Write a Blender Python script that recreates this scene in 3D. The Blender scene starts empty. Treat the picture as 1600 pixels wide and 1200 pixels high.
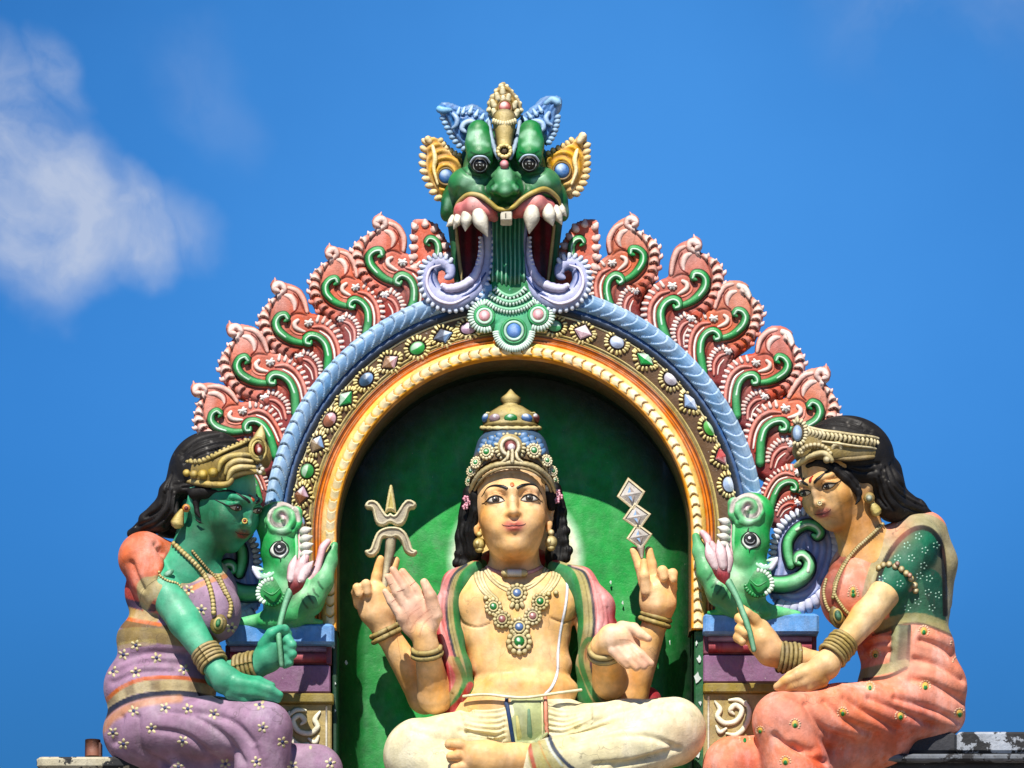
import bpy, math, random
import numpy as np
from mathutils import Vector
from mathutils.bvhtree import BVHTree
random.seed(7); rng = np.random.default_rng(7)
SC = bpy.context.scene; COL = SC.collection
# ---------------------------------------------------------------- camera, world, sun
S = 500.0                                  # photo pixels per metre at the face of the arch
DIST, DROP = 14.0, 3.4                     # the photographer stands 14 m away and 3.4 m lower
CAM = np.array([0.0, -DIST, -DROP])
cam = bpy.data.cameras.new('camera'); camo = bpy.data.objects.new('camera', cam); COL.objects.link(camo)
camo.location = CAM; camo.rotation_euler = (math.pi/2, 0, 0)
cam.sensor_width = 36; cam.lens = 36*DIST/(1600/S); cam.shift_y = DROP/(1600/S); cam.shift_x = 0
cam.clip_start = .1; cam.clip_end = 5000
SC.camera = camo
SUN_EL, SUN_AZ = 51.0, -12.0               # degrees; azimuth from straight ahead, negative = from the left
sl = bpy.data.lights.new('sun', 'SUN'); slo = bpy.data.objects.new('sun', sl); COL.objects.link(slo)
sl.energy = 5.0; sl.angle = math.radians(.5); sl.color = (1, .95, .86)
_el, _az = math.radians(SUN_EL), math.radians(SUN_AZ)
SUNV = Vector((math.sin(_az)*math.cos(_el), -math.cos(_az)*math.cos(_el), math.sin(_el)))
slo.rotation_euler = SUNV.to_track_quat('Z', 'Y').to_euler()
SC.view_settings.view_transform = 'Standard'; SC.view_settings.look = 'None'
SC.view_settings.exposure = 0.35; SC.view_settings.gamma = 1
def build_world():
    w = bpy.data.worlds.new('World'); SC.world = w; w.use_nodes = True
    nt = w.node_tree; N = nt.nodes; L = nt.links; N.clear()
    out = N.new('ShaderNodeOutputWorld'); bg = N.new('ShaderNodeBackground'); bg.inputs[1].default_value = .1
    sky = N.new('ShaderNodeTexSky'); sky.sky_type = 'NISHITA'; sky.sun_disc = False
    sky.sun_elevation = _el; sky.sun_rotation = math.atan2(SUNV.x, SUNV.y)
    sky.altitude = 3000; sky.air_density = 1.0; sky.dust_density = 0.1; sky.ozone_density = 6.0
    tc = N.new('ShaderNodeTexCoord')
    tint = N.new('ShaderNodeMix'); tint.data_type = 'RGBA'; tint.blend_type = 'MULTIPLY'; tint.inputs[0].default_value = 1
    tint.inputs[7].default_value = SKY_TINT
    L.new(sky.outputs[0], tint.inputs[6])
    # the blue is deepest low down and away from the brighter middle of the view
    sep = N.new('ShaderNodeSeparateXYZ'); L.new(tc.outputs['Generated'], sep.inputs[0])
    el = N.new('ShaderNodeMapRange'); el.interpolation_type = 'SMOOTHSTEP'
    for i, v in zip((1, 2, 3, 4), (.12, .25, .42, .86)): el.inputs[i].default_value = v
    L.new(sep.outputs[2], el.inputs[0])
    zn = N.new('ShaderNodeMapRange'); zn.interpolation_type = 'SMOOTHSTEP'
    for i, v in zip((1, 2, 3, 4), (.34, .8, 1.0, .38)): zn.inputs[i].default_value = v
    L.new(sep.outputs[2], zn.inputs[0]); ez = N.new('ShaderNodeMath'); ez.operation = 'MULTIPLY'; L.new(el.outputs[0], ez.inputs[0]); L.new(zn.outputs[0], ez.inputs[1])
    # clouds: noise masked to a patch of sky
    def dist(dirv, r0, r1, sx=1):
        vm = N.new('ShaderNodeVectorMath'); vm.operation = 'SUBTRACT'; vm.inputs[1].default_value = dirv
        L.new(warp.outputs[0], vm.inputs[0])
        sc = N.new('ShaderNodeVectorMath'); sc.operation = 'MULTIPLY'; sc.inputs[1].default_value = (1/sx, 0, 1); L.new(vm.outputs[0], sc.inputs[0])
        ln = N.new('ShaderNodeVectorMath'); ln.operation = 'LENGTH'; L.new(sc.outputs[0], ln.inputs[0])
        mr = N.new('ShaderNodeMapRange'); mr.interpolation_type = 'SMOOTHSTEP'
        for i, v in zip((1, 2, 3, 4), (r0, r1, 1, 0)): mr.inputs[i].default_value = v
        L.new(ln.outputs['Value'], mr.inputs[0]); return mr.outputs[0]
    nz = N.new('ShaderNodeTexNoise'); nz.inputs['Scale'].default_value = 16; nz.inputs['Detail'].default_value = 5; nz.inputs['Roughness'].default_value = .5
    L.new(tc.outputs['Generated'], nz.inputs['Vector'])
    ctr = N.new('ShaderNodeVectorMath'); ctr.operation = 'SUBTRACT'; ctr.inputs[1].default_value = (.5, .5, .5); L.new(nz.outputs['Color'], ctr.inputs[0])
    scl = N.new('ShaderNodeVectorMath'); scl.operation = 'SCALE'; scl.inputs['Scale'].default_value = .062; L.new(ctr.outputs[0], scl.inputs[0])
    warp = N.new('ShaderNodeVectorMath'); warp.operation = 'ADD'; L.new(tc.outputs['Generated'], warp.inputs[0]); L.new(scl.outputs[0], warp.inputs[1])
    def D(px, py):
        v = np.array([(px-800)/S, DIST, (600-py)/S+DROP]); return tuple(v/np.linalg.norm(v))
    ms = [(D(10, 345), .009, .025, .95, .78), (D(140, 370), .003, .014, 1.2, .66), (D(85, 150), .002, .013, .7, .6), (D(-50, 220), .01, .024, 1, .65), (D(1500, -30), .004, .026, 1.6, .16), (D(330, 130), .0, .016, 1, .12), (D(240, 350), .0, .01, 1.6, .35)]
    glow = (D(960, 400), .0, .135, 1.35)
    acc = None
    for dv, r0, r1, sx, a in ms:
        o = dist(dv, r0, r1, sx); m = N.new('ShaderNodeMath'); m.operation = 'MULTIPLY'; m.inputs[1].default_value = a; L.new(o, m.inputs[0])
        if acc is None: acc = m.outputs[0]
        else:
            x = N.new('ShaderNodeMath'); x.operation = 'MAXIMUM'; L.new(acc, x.inputs[0]); L.new(m.outputs[0], x.inputs[1]); acc = x.outputs[0]
    n2 = N.new('ShaderNodeTexNoise'); n2.inputs['Scale'].default_value = 28; n2.inputs['Detail'].default_value = 7; n2.inputs['Roughness'].default_value = .55
    L.new(warp.outputs[0], n2.inputs['Vector'])
    mr = N.new('ShaderNodeMapRange'); mr.inputs[1].default_value = .38; mr.inputs[2].default_value = .58; mr.inputs[3].default_value = .1; mr.inputs[4].default_value = 1
    L.new(n2.outputs[0], mr.inputs[0])
    mm = N.new('ShaderNodeMath'); mm.operation = 'MULTIPLY'; L.new(acc, mm.inputs[0]); L.new(mr.outputs[0], mm.inputs[1])
    dp = N.new('ShaderNodeVectorMath'); dp.operation = 'SCALE'; L.new(tint.outputs[2], dp.inputs[0]); L.new(ez.outputs[0], dp.inputs['Scale'])
    gm = N.new('ShaderNodeMath'); gm.operation = 'MULTIPLY'; gm.inputs[1].default_value = .72; L.new(dist(*glow), gm.inputs[0])
    gl = N.new('ShaderNodeMix'); gl.data_type = 'RGBA'; gl.inputs[7].default_value = (.62, 2.75, 7.0, 1); L.new(gm.outputs[0], gl.inputs[0]); L.new(dp.outputs[0], gl.inputs[6])
    mix = N.new('ShaderNodeMix'); mix.data_type = 'RGBA'; mix.inputs[7].default_value = CLOUD
    L.new(mm.outputs[0], mix.inputs[0]); L.new(gl.outputs[2], mix.inputs[6])
    L.new(mix.outputs[2], bg.inputs[0]); L.new(bg.outputs[0], out.inputs[0])
SKY_TINT = (.27, .84, 1.20, 1); CLOUD = (4.5, 5.0, 6.1, 1)
build_world()
# ---------------------------------------------------------------- helpers
def P(px, py, d=0.0):
    """world point on the vertical plane d/S metres in front of the arch face, seen at that photo position"""
    f = (DIST - d/S)/DIST
    return np.array([((px-800)/S)*f, -d/S, -DROP + ((600-py)/S + DROP)*f])
def PP(a): return np.array([P(*q) for q in a])
def unP(v):
    f = (DIST + v[:, 1])/DIST
    return np.stack([800 + S*v[:, 0]/f, 600 - S*((v[:, 2]+DROP)/f - DROP)], 1)
def lin(c):
    if isinstance(c, str):
        c = c.lstrip('#'); c = [int(c[i:i+2], 16)/255 for i in (0, 2, 4)]
    c = np.array(c, float); return np.where(c <= .04045, c/12.92, ((c+.055)/1.055)**2.4)
def cr(pts, n=8, closed=False):
    """Catmull-Rom through control points of any dimension"""
    p = np.array(pts, float); m = len(p)
    if m < 3 and not closed:
        t = np.linspace(0, 1, n+1)[:, None]; return p[0]*(1-t)+p[-1]*t
    out = []
    for i in range(m if closed else m-1):
        g = (lambda k: p[k % m]) if closed else (lambda k: p[min(max(k, 0), m-1)])
        a, b, c, d = g(i-1), g(i), g(i+1), g(i+2)
        for k in range(n):
            t = k/n; out.append(.5*((2*b)+(-a+c)*t+(2*a-5*b+4*c-d)*t*t+(-a+3*b-3*c+d)*t**3))
    if not closed: out.append(p[-1])
    return np.array(out)
def nrm(v): v = np.asarray(v, float); return v/max(1e-9, np.linalg.norm(v))
FRONT = np.array([0, -1.0, 0])
class M:
    """collects shapes (world space, vertex colours); build() links them as ONE mesh object"""
    def __init__(s): s.v = []; s.f = []; s.c = []; s.n = 0; s.sm = []
    def add(s, v, f, c, smooth=True):
        v = np.asarray(v, float); c = np.asarray(c, float)
        if c.ndim == 1: c = np.tile(c, (len(v), 1))
        s.v.append(v); s.c.append(c); s.f += [tuple(int(i)+s.n for i in q) for q in f]; s.sm += [smooth]*len(f); s.n += len(v)
        return s
    def grid(s, V, C, close_u=False, close_v=False, cap=False, smooth=True, flip=False):
        nu, nv = V.shape[:2]; f = []
        for i in range(nu if close_u else nu-1):
            for j in range(nv if close_v else nv-1):
                a, b = i*nv+j, ((i+1) % nu)*nv+j; c, d = ((i+1) % nu)*nv+(j+1) % nv, i*nv+(j+1) % nv
                f.append((a, b, c, d) if not flip else (a, d, c, b))
        if cap: f.append(tuple(range(nv-1, -1, -1))); f.append(tuple((nu-1)*nv+j for j in range(nv)))
        return s.add(V.reshape(-1, 3), f, C.reshape(-1, 3) if C.ndim == 3 else C, smooth)
    def tube(s, pts, r, col, hi=None, flat=1.0, nrmv=FRONT, seg=10, n=6, hw=.55, world=False, ends=True, mod=None, lo=None, spline=True):
        """swept ellipse; pts in photo px + depth px (or world); r px; hi = paint on the ridge facing nrmv"""
        p = np.array(pts, float); r = np.array(r if np.ndim(r) else [r]*len(p), float)
        if len(r) != len(p): r = np.interp(np.linspace(0, 1, len(p)), np.linspace(0, 1, len(r)), r)
        if not world: p = PP(p)
        q = np.concatenate([p, r[:, None]/S], 1)
        if spline: q = cr(q, n)
        p, r = q[:, :3], np.maximum(q[:, 3], 2e-4)
        T = np.gradient(p, axis=0); T /= np.maximum(1e-9, np.linalg.norm(T, axis=1))[:, None]
        if ends:
            p = np.concatenate([[p[0]-T[0]*r[0]*.75], [p[0]-T[0]*r[0]*.5], p, [p[-1]+T[-1]*r[-1]*.5], [p[-1]+T[-1]*r[-1]*.75]])
            r = np.concatenate([[r[0]*.12], [r[0]*.72], r, [r[-1]*.72], [r[-1]*.12]]); T = np.concatenate([[T[0]]*2, T, [T[-1]]*2])
        nv = np.asarray(nrmv, float)
        if nv.ndim == 1:
            nv = np.tile(nv, (len(p), 1))
        elif len(nv) != len(p):
            xs = np.linspace(0, 1, len(nv)); nv = np.stack([np.interp(np.linspace(0, 1, len(p)), xs, nv[:, k]) for k in range(3)], 1)
        B = np.cross(T, nv); bl = np.linalg.norm(B, axis=1)
        bad = bl < .15
        if bad.any(): B[bad] = np.cross(T[bad], np.array([1.0, 0, .01])); bl = np.linalg.norm(B, axis=1)
        B /= bl[:, None]; Nn = np.cross(B, T)
        a = np.linspace(0, 2*np.pi, seg, endpoint=False); rr = r[:, None]*np.ones(seg)
        if mod is not None: rr = rr*mod(np.linspace(0, 1, len(p))[:, None], a[None])
        V = p[:, None]+B[:, None]*(np.cos(a)[None]*rr)[..., None]+Nn[:, None]*(np.sin(a)[None]*rr*flat)[..., None]
        c0 = lin(col); C = np.tile(c0, (len(p), seg, 1))
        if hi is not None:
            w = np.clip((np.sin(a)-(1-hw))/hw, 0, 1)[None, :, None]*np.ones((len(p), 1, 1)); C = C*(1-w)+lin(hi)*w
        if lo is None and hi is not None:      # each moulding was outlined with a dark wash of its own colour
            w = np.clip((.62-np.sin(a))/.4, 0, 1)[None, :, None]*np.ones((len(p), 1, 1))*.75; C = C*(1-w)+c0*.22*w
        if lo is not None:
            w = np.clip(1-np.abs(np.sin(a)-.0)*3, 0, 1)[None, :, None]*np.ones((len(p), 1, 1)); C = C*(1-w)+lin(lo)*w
        return s.grid(V, C, close_v=True, cap=True)
    def ell(s, c, r, col, R=None, hi=None, world=False, nu=10, nv=14, hdir=FRONT, hw=.4):
        c = np.array(c, float) if world else P(*c); r = np.array(r if np.ndim(r) else [r]*3, float)/S
        th = np.linspace(0.02, np.pi-.02, nu); ph = np.linspace(0, 2*np.pi, nv, endpoint=False)
        V = np.stack([np.sin(th)[:, None]*np.cos(ph), np.sin(th)[:, None]*np.sin(ph), np.cos(th)[:, None]*np.ones(nv)], -1)*r
        if R is not None: V = V@np.asarray(R).T
        C = np.tile(lin(col), (nu, nv, 1))
        if hi is not None:
            U = V/np.linalg.norm(V, axis=-1)[..., None]; w = np.clip((U@nrm(hdir)-(1-hw))/hw, 0, 1)[..., None]; C = C*(1-w)+lin(hi)*w
        return s.grid(V+c, C, close_v=True, cap=True, flip=True)
    def box(s, x0, x1, y0, y1, d0, d1, col, bev=2.0):
        """box given by photo px at its FRONT depth d1, back at d0, small chamfer"""
        a, b = P(x0, y1, d1), P(x1, y0, d1); lo = np.array([a[0], -d1/S, a[2]]); hi = np.array([b[0], -d0/S, b[2]]); e = bev/S
        V = []; 
        for z in (lo[2], lo[2]+e, hi[2]-e, hi[2]):
            k = e if z in (lo[2], hi[2]) else 0
            x_, X_, y_, Y_ = lo[0]+k, hi[0]-k, lo[1]+k, hi[1]-k; c = e
            V.append([(x_+c, y_, z), (X_-c, y_, z), (X_, y_+c, z), (X_, Y_-c, z), (X_-c, Y_, z), (x_+c, Y_, z), (x_, Y_-c, z), (x_, y_+c, z)])
        V = np.array(V); return s.grid(V, np.tile(lin(col), (4, 8, 1)), close_v=True, cap=True, smooth=False)
    def relief(s, polys, d0, H, w, back, colf, g=1.6, hf=None, lim=None):
        """pillow relief: union of px outlines standing on plane d0, height H reached w px inside the edge"""
        polys = [np.array(p, float) for p in polys]; al = np.concatenate(polys)
        lo, hi = al.min(0)-2*g, al.max(0)+2*g
        xs = np.arange(lo[0], hi[0], g); ys = np.arange(lo[1], hi[1], g); X, Y = np.meshgrid(xs, ys, indexing='ij')
        sd = np.full(X.shape, 1e9)
        for p in polys: sd = np.minimum(sd, psd(X, Y, p))
        ins = sd < g*.55
        gx, gy = np.gradient(sd, g); gl = np.maximum(1e-6, np.hypot(gx, gy)); gx /= gl; gy /= gl
        mv = np.where(ins & (sd > -g*.55), sd, 0.0); X2, Y2 = X-gx*mv, Y-gy*mv
        t = np.clip(-sd/w, 0, 1); h = H*np.sqrt(np.maximum(0, 1-(1-t)**2))
        if hf is not None: h = h+hf(X2, Y2, sd)*np.clip(-sd/2.5, 0, 1)
        idx = -np.ones(X.shape, int); k = np.argwhere(ins); idx[ins] = np.arange(len(k))
        f = (DIST-d0/S)/DIST; x, y, hh = X2[ins], Y2[ins], h[ins]
        V = np.stack([(x-800)/S*f, -(d0+hh)/S, -DROP+((600-y)/S+DROP)*f], 1)
        Vb = V.copy(); Vb[:, 1] = -(d0-back)/S
        a, b, c, d = idx[:-1, :-1], idx[1:, :-1], idx[1:, 1:], idx[:-1, 1:]; ok = (a >= 0) & (b >= 0) & (c >= 0) & (d >= 0)
        Q = np.stack([a[ok], d[ok], c[ok], b[ok]], 1); n = len(V)
        from collections import Counter
        E = {}
        for q in Q.tolist():
            for i in range(4):
                e = (q[i], q[(i+1) % 4])
                if (e[1], e[0]) in E: del E[(e[1], e[0])]
                else: E[e] = 1
        F = [tuple(q) for q in Q.tolist()]+[tuple(q[::-1]) for q in (Q+n).tolist()]+[(e[1], e[0], e[0]+n, e[1]+n) for e in E]
        Cc = colf(x, y, sd[ins], hh)
        return s.add(np.concatenate([V, Vb]), F, np.concatenate([Cc, Cc]))
    def merge(s, o):
        s.f += [tuple(i+s.n for i in q) for q in o.f]; s.v += o.v; s.c += o.c; s.sm += o.sm; s.n += o.n; return s
    def build(s, name, parent=None, mat='paint', origin=None, **tags):
        if not s.v: print('EMPTY', name); return None
        v = np.concatenate(s.v); c = np.concatenate(s.c)
        if parent is not None: o0 = np.array(parent['_w']) 
        else: o0 = np.array(origin) if origin is not None else np.array([v[:, 0].mean(), v[:, 1].mean(), v[:, 2].min()])
        me = bpy.data.meshes.new(name)
        ln = np.array([len(q) for q in s.f]); fl = np.concatenate([np.array(q) for q in s.f]) if len(s.f) < 5 else np.fromiter((i for q in s.f for i in q), int)
        me.vertices.add(len(v)); me.vertices.foreach_set('co', (v-o0).astype(np.float32).ravel())
        me.loops.add(len(fl)); me.loops.foreach_set('vertex_index', fl.astype(np.int32))
        me.polygons.add(len(ln)); me.polygons.foreach_set('loop_start', np.concatenate([[0], np.cumsum(ln)[:-1]]).astype(np.int32))
        me.update(calc_edges=True)
        me.polygons.foreach_set('use_smooth', np.array(s.sm, bool))
        at = me.color_attributes.new('Col', 'FLOAT_COLOR', 'POINT'); at.data.foreach_set('color', np.concatenate([np.clip(c, 0, 1), np.ones((len(c), 1))], 1).astype(np.float32).ravel())
        me.materials.append(MATS[mat]); me.update()
        o = bpy.data.objects.new(name, me); COL.objects.link(o)
        o['_w'] = [float(q) for q in o0]
        if parent is not None: o.parent = parent
        else: o.location = o0
        for k, q in tags.items(): o[k] = q
        return o
    def bvh(s):
        return BVHTree.FromPolygons([tuple(q) for q in np.concatenate(s.v)], s.f)
def psd(X, Y, p):
    """signed distance to polygon"""
    d = np.full(X.shape, 1e9); ins = np.zeros(X.shape, bool); n = len(p)
    for i in range(n):
        ax, ay = p[i]; bx, by = p[(i+1) % n]; ex, ey = bx-ax, by-ay
        t = np.clip(((X-ax)*ex+(Y-ay)*ey)/max(1e-9, ex*ex+ey*ey), 0, 1)
        d = np.minimum(d, (X-ax-t*ex)**2+(Y-ay-t*ey)**2)
        if ay != by:
            c = ((ay > Y) != (by > Y)) & (X < (bx-ax)*(Y-ay)/(by-ay)+ax); ins ^= c
    return np.sqrt(d)*np.where(ins, -1, 1)
def ld(X, Y, pl):
    """distance to polyline (px)"""
    d = np.full(np.shape(X), 1e9); pl = np.array(pl, float)
    for (ax, ay), (bx, by) in zip(pl[:-1], pl[1:]):
        ex, ey = bx-ax, by-ay; t = np.clip(((X-ax)*ex+(Y-ay)*ey)/max(1e-9, ex*ex+ey*ey), 0, 1)
        d = np.minimum(d, (X-ax-t*ex)**2+(Y-ay-t*ey)**2)
    return np.sqrt(d)
def mixc(a, b, w): w = np.asarray(w)[..., None]; return a*(1-w)+b*w
def thing(name, label, cat, at, group=None, kind=None):
    o = bpy.data.objects.new(name, None); COL.objects.link(o); o.empty_display_size = .1
    o.location = at; o['_w'] = [float(q) for q in at]
    o['label'] = label; o['category'] = cat
    if group: o['group'] = group
    if kind: o['kind'] = kind
    return o
# ---------------------------------------------------------------- materials
MATS = {}
def paint_mat(name, rough=.45, bump=.25, dirt=.35, spec=.5, scale=1.0, chips=0.0, chipcol=(.75, .75, .7), grime=(.06, .05, .04), crack=.5, wear=.45, pits=.7):
    m = bpy.data.materials.new(name); m.use_nodes = True; nt = m.node_tree; N = nt.nodes; L = nt.links
    b = N['Principled BSDF']; b.inputs['Specular IOR Level'].default_value = spec
    at = N.new('ShaderNodeAttribute'); at.attribute_name = 'Col'
    geo = N.new('ShaderNodeTexCoord'); pos = geo.outputs['Object']
    def noise(sc, det=4, ro=.55, vec=None):
        n = N.new('ShaderNodeTexNoise'); n.inputs['Scale'].default_value = sc*scale; n.inputs['Detail'].default_value = det; n.inputs['Roughness'].default_value = ro
        L.new(vec or pos, n.inputs['Vector']); return n.outputs[0]
    def mr(x, a, bb, c, d):
        r = N.new('ShaderNodeMapRange'); 
        for i, v in zip((1, 2, 3, 4), (a, bb, c, d)): r.inputs[i].default_value = v
        L.new(x, r.inputs[0]); return r.outputs[0]
    def mix(f, a, bb, bt='MIX'):
        r = N.new('ShaderNodeMix'); r.data_type = 'RGBA'; r.blend_type = bt
        for i, v in ((0, f), (6, a), (7, bb)):
            if hasattr(v, 'is_linked') or hasattr(v, 'links'): L.new(v, r.inputs[i])
            else: r.inputs[i].default_value = v if i == 0 else (*v, 1)
        return r.outputs[2]
    c = at.outputs['Color']
    # brush-scale variation of the paint
    hs = N.new('ShaderNodeHueSaturation'); L.new(c, hs.inputs['Color']); L.new(mr(noise(22, 5, .6), .3, .7, .74, 1.2), hs.inputs['Value'])
    L.new(mr(noise(9, 3), .3, .7, .9, 1.12), hs.inputs['Saturation']); c = hs.outputs[0]
    # chalky faded patches, then dirt in hairline cracks
    ws = N.new('ShaderNodeMapping'); ws.inputs['Scale'].default_value = (1, 1, .45); L.new(pos, ws.inputs[0])
    fm = mr(noise(13, 8, .68, ws.outputs[0]), .48, .72, 0, wear)
    hs2 = N.new('ShaderNodeHueSaturation'); hs2.inputs['Saturation'].default_value = .55; hs2.inputs['Value'].default_value = 1.35; L.new(c, hs2.inputs['Color'])
    c = mix(fm, c, hs2.outputs[0])
    vo = N.new('ShaderNodeTexVoronoi'); vo.feature = 'DISTANCE_TO_EDGE'; vo.inputs['Scale'].default_value = 9*scale
    vw = N.new('ShaderNodeMix'); vw.data_type = 'VECTOR'; vw.inputs[0].default_value = .12; L.new(pos, vw.inputs[4]); nn = N.new('ShaderNodeTexNoise'); nn.inputs['Scale'].default_value = 14; L.new(pos, nn.inputs['Vector']); L.new(nn.outputs['Color'], vw.inputs[5]); L.new(vw.outputs[1], vo.inputs['Vector'])
    ck = mr(vo.outputs['Distance'], .0, .012, 1, 0); gate = mr(noise(5, 3), .52, .62, 0, crack)
    cm = N.new('ShaderNodeMath'); cm.operation = 'MULTIPLY'; L.new(ck, cm.inputs[0]); L.new(gate, cm.inputs[1]); c = mix(cm.outputs[0], c, grime)
    pm = mr(noise(48, 6, .7), .68, .69, 0, pits); c = mix(pm, c, (.55, .53, .47))
    # streaks of grime running down
    mp = N.new('ShaderNodeMapping'); mp.inputs['Scale'].default_value = (1, 1, .16); L.new(pos, mp.inputs[0])
    c = mix(mr(noise(26, 6, .62, mp.outputs[0]), .54, .78, 0, dirt), c, grime)
    c = mix(mr(noise(70, 3, .5), .66, .72, 0, dirt*.9), c, grime)
    if chips:
        c = mix(mr(noise(11, 8, .66), .5+.04*(1-chips), .52+.04*(1-chips), 0, 1), c, chipcol)
    L.new(c, b.inputs['Base Color'])
    L.new(mr(noise(30, 3), .3, .7, rough-.08, rough+.24), b.inputs['Roughness'])
    bp = N.new('ShaderNodeBump'); bp.inputs['Strength'].default_value = bump; bp.inputs['Distance'].default_value = .006
    ad = N.new('ShaderNodeMath'); ad.operation = 'MULTIPLY_ADD'; ad.inputs[1].default_value = .35; L.new(noise(170, 4, .6), ad.inputs[0]); L.new(noise(30, 6, .62), ad.inputs[2])
    L.new(ad.outputs[0], bp.inputs['Height']); L.new(bp.outputs[0], b.inputs['Normal'])
    MATS[name] = m; return m
paint_mat('paint', rough=.55, bump=.5)
paint_mat('skin_paint', rough=.48, bump=.3, dirt=.12, wear=.25, crack=.35, pits=.0, spec=.4)
paint_mat('cloth_paint', rough=.62, bump=.45, dirt=.25, wear=.55, pits=.3, spec=.35)
paint_mat('gloss_paint', rough=.43, bump=.34, dirt=.25, wear=.4, pits=.4)
paint_mat('gold_paint', rough=.5, bump=.6, dirt=.6, grime=(.05, .035, .02))
paint_mat('hair_paint', rough=.58, bump=.4, dirt=.0, spec=.3, wear=.5, pits=.3, crack=0)
paint_mat('wall_paint', rough=.5, bump=.4, dirt=.12, wear=.3, pits=.25)
paint_mat('ground', rough=.9, bump=.2, dirt=.3, scale=.05, crack=0, wear=.3, pits=0)
paint_mat('weathered', rough=.75, bump=.7, dirt=.5, chips=.62, chipcol=(.03, .03, .032), spec=.25)
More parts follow.
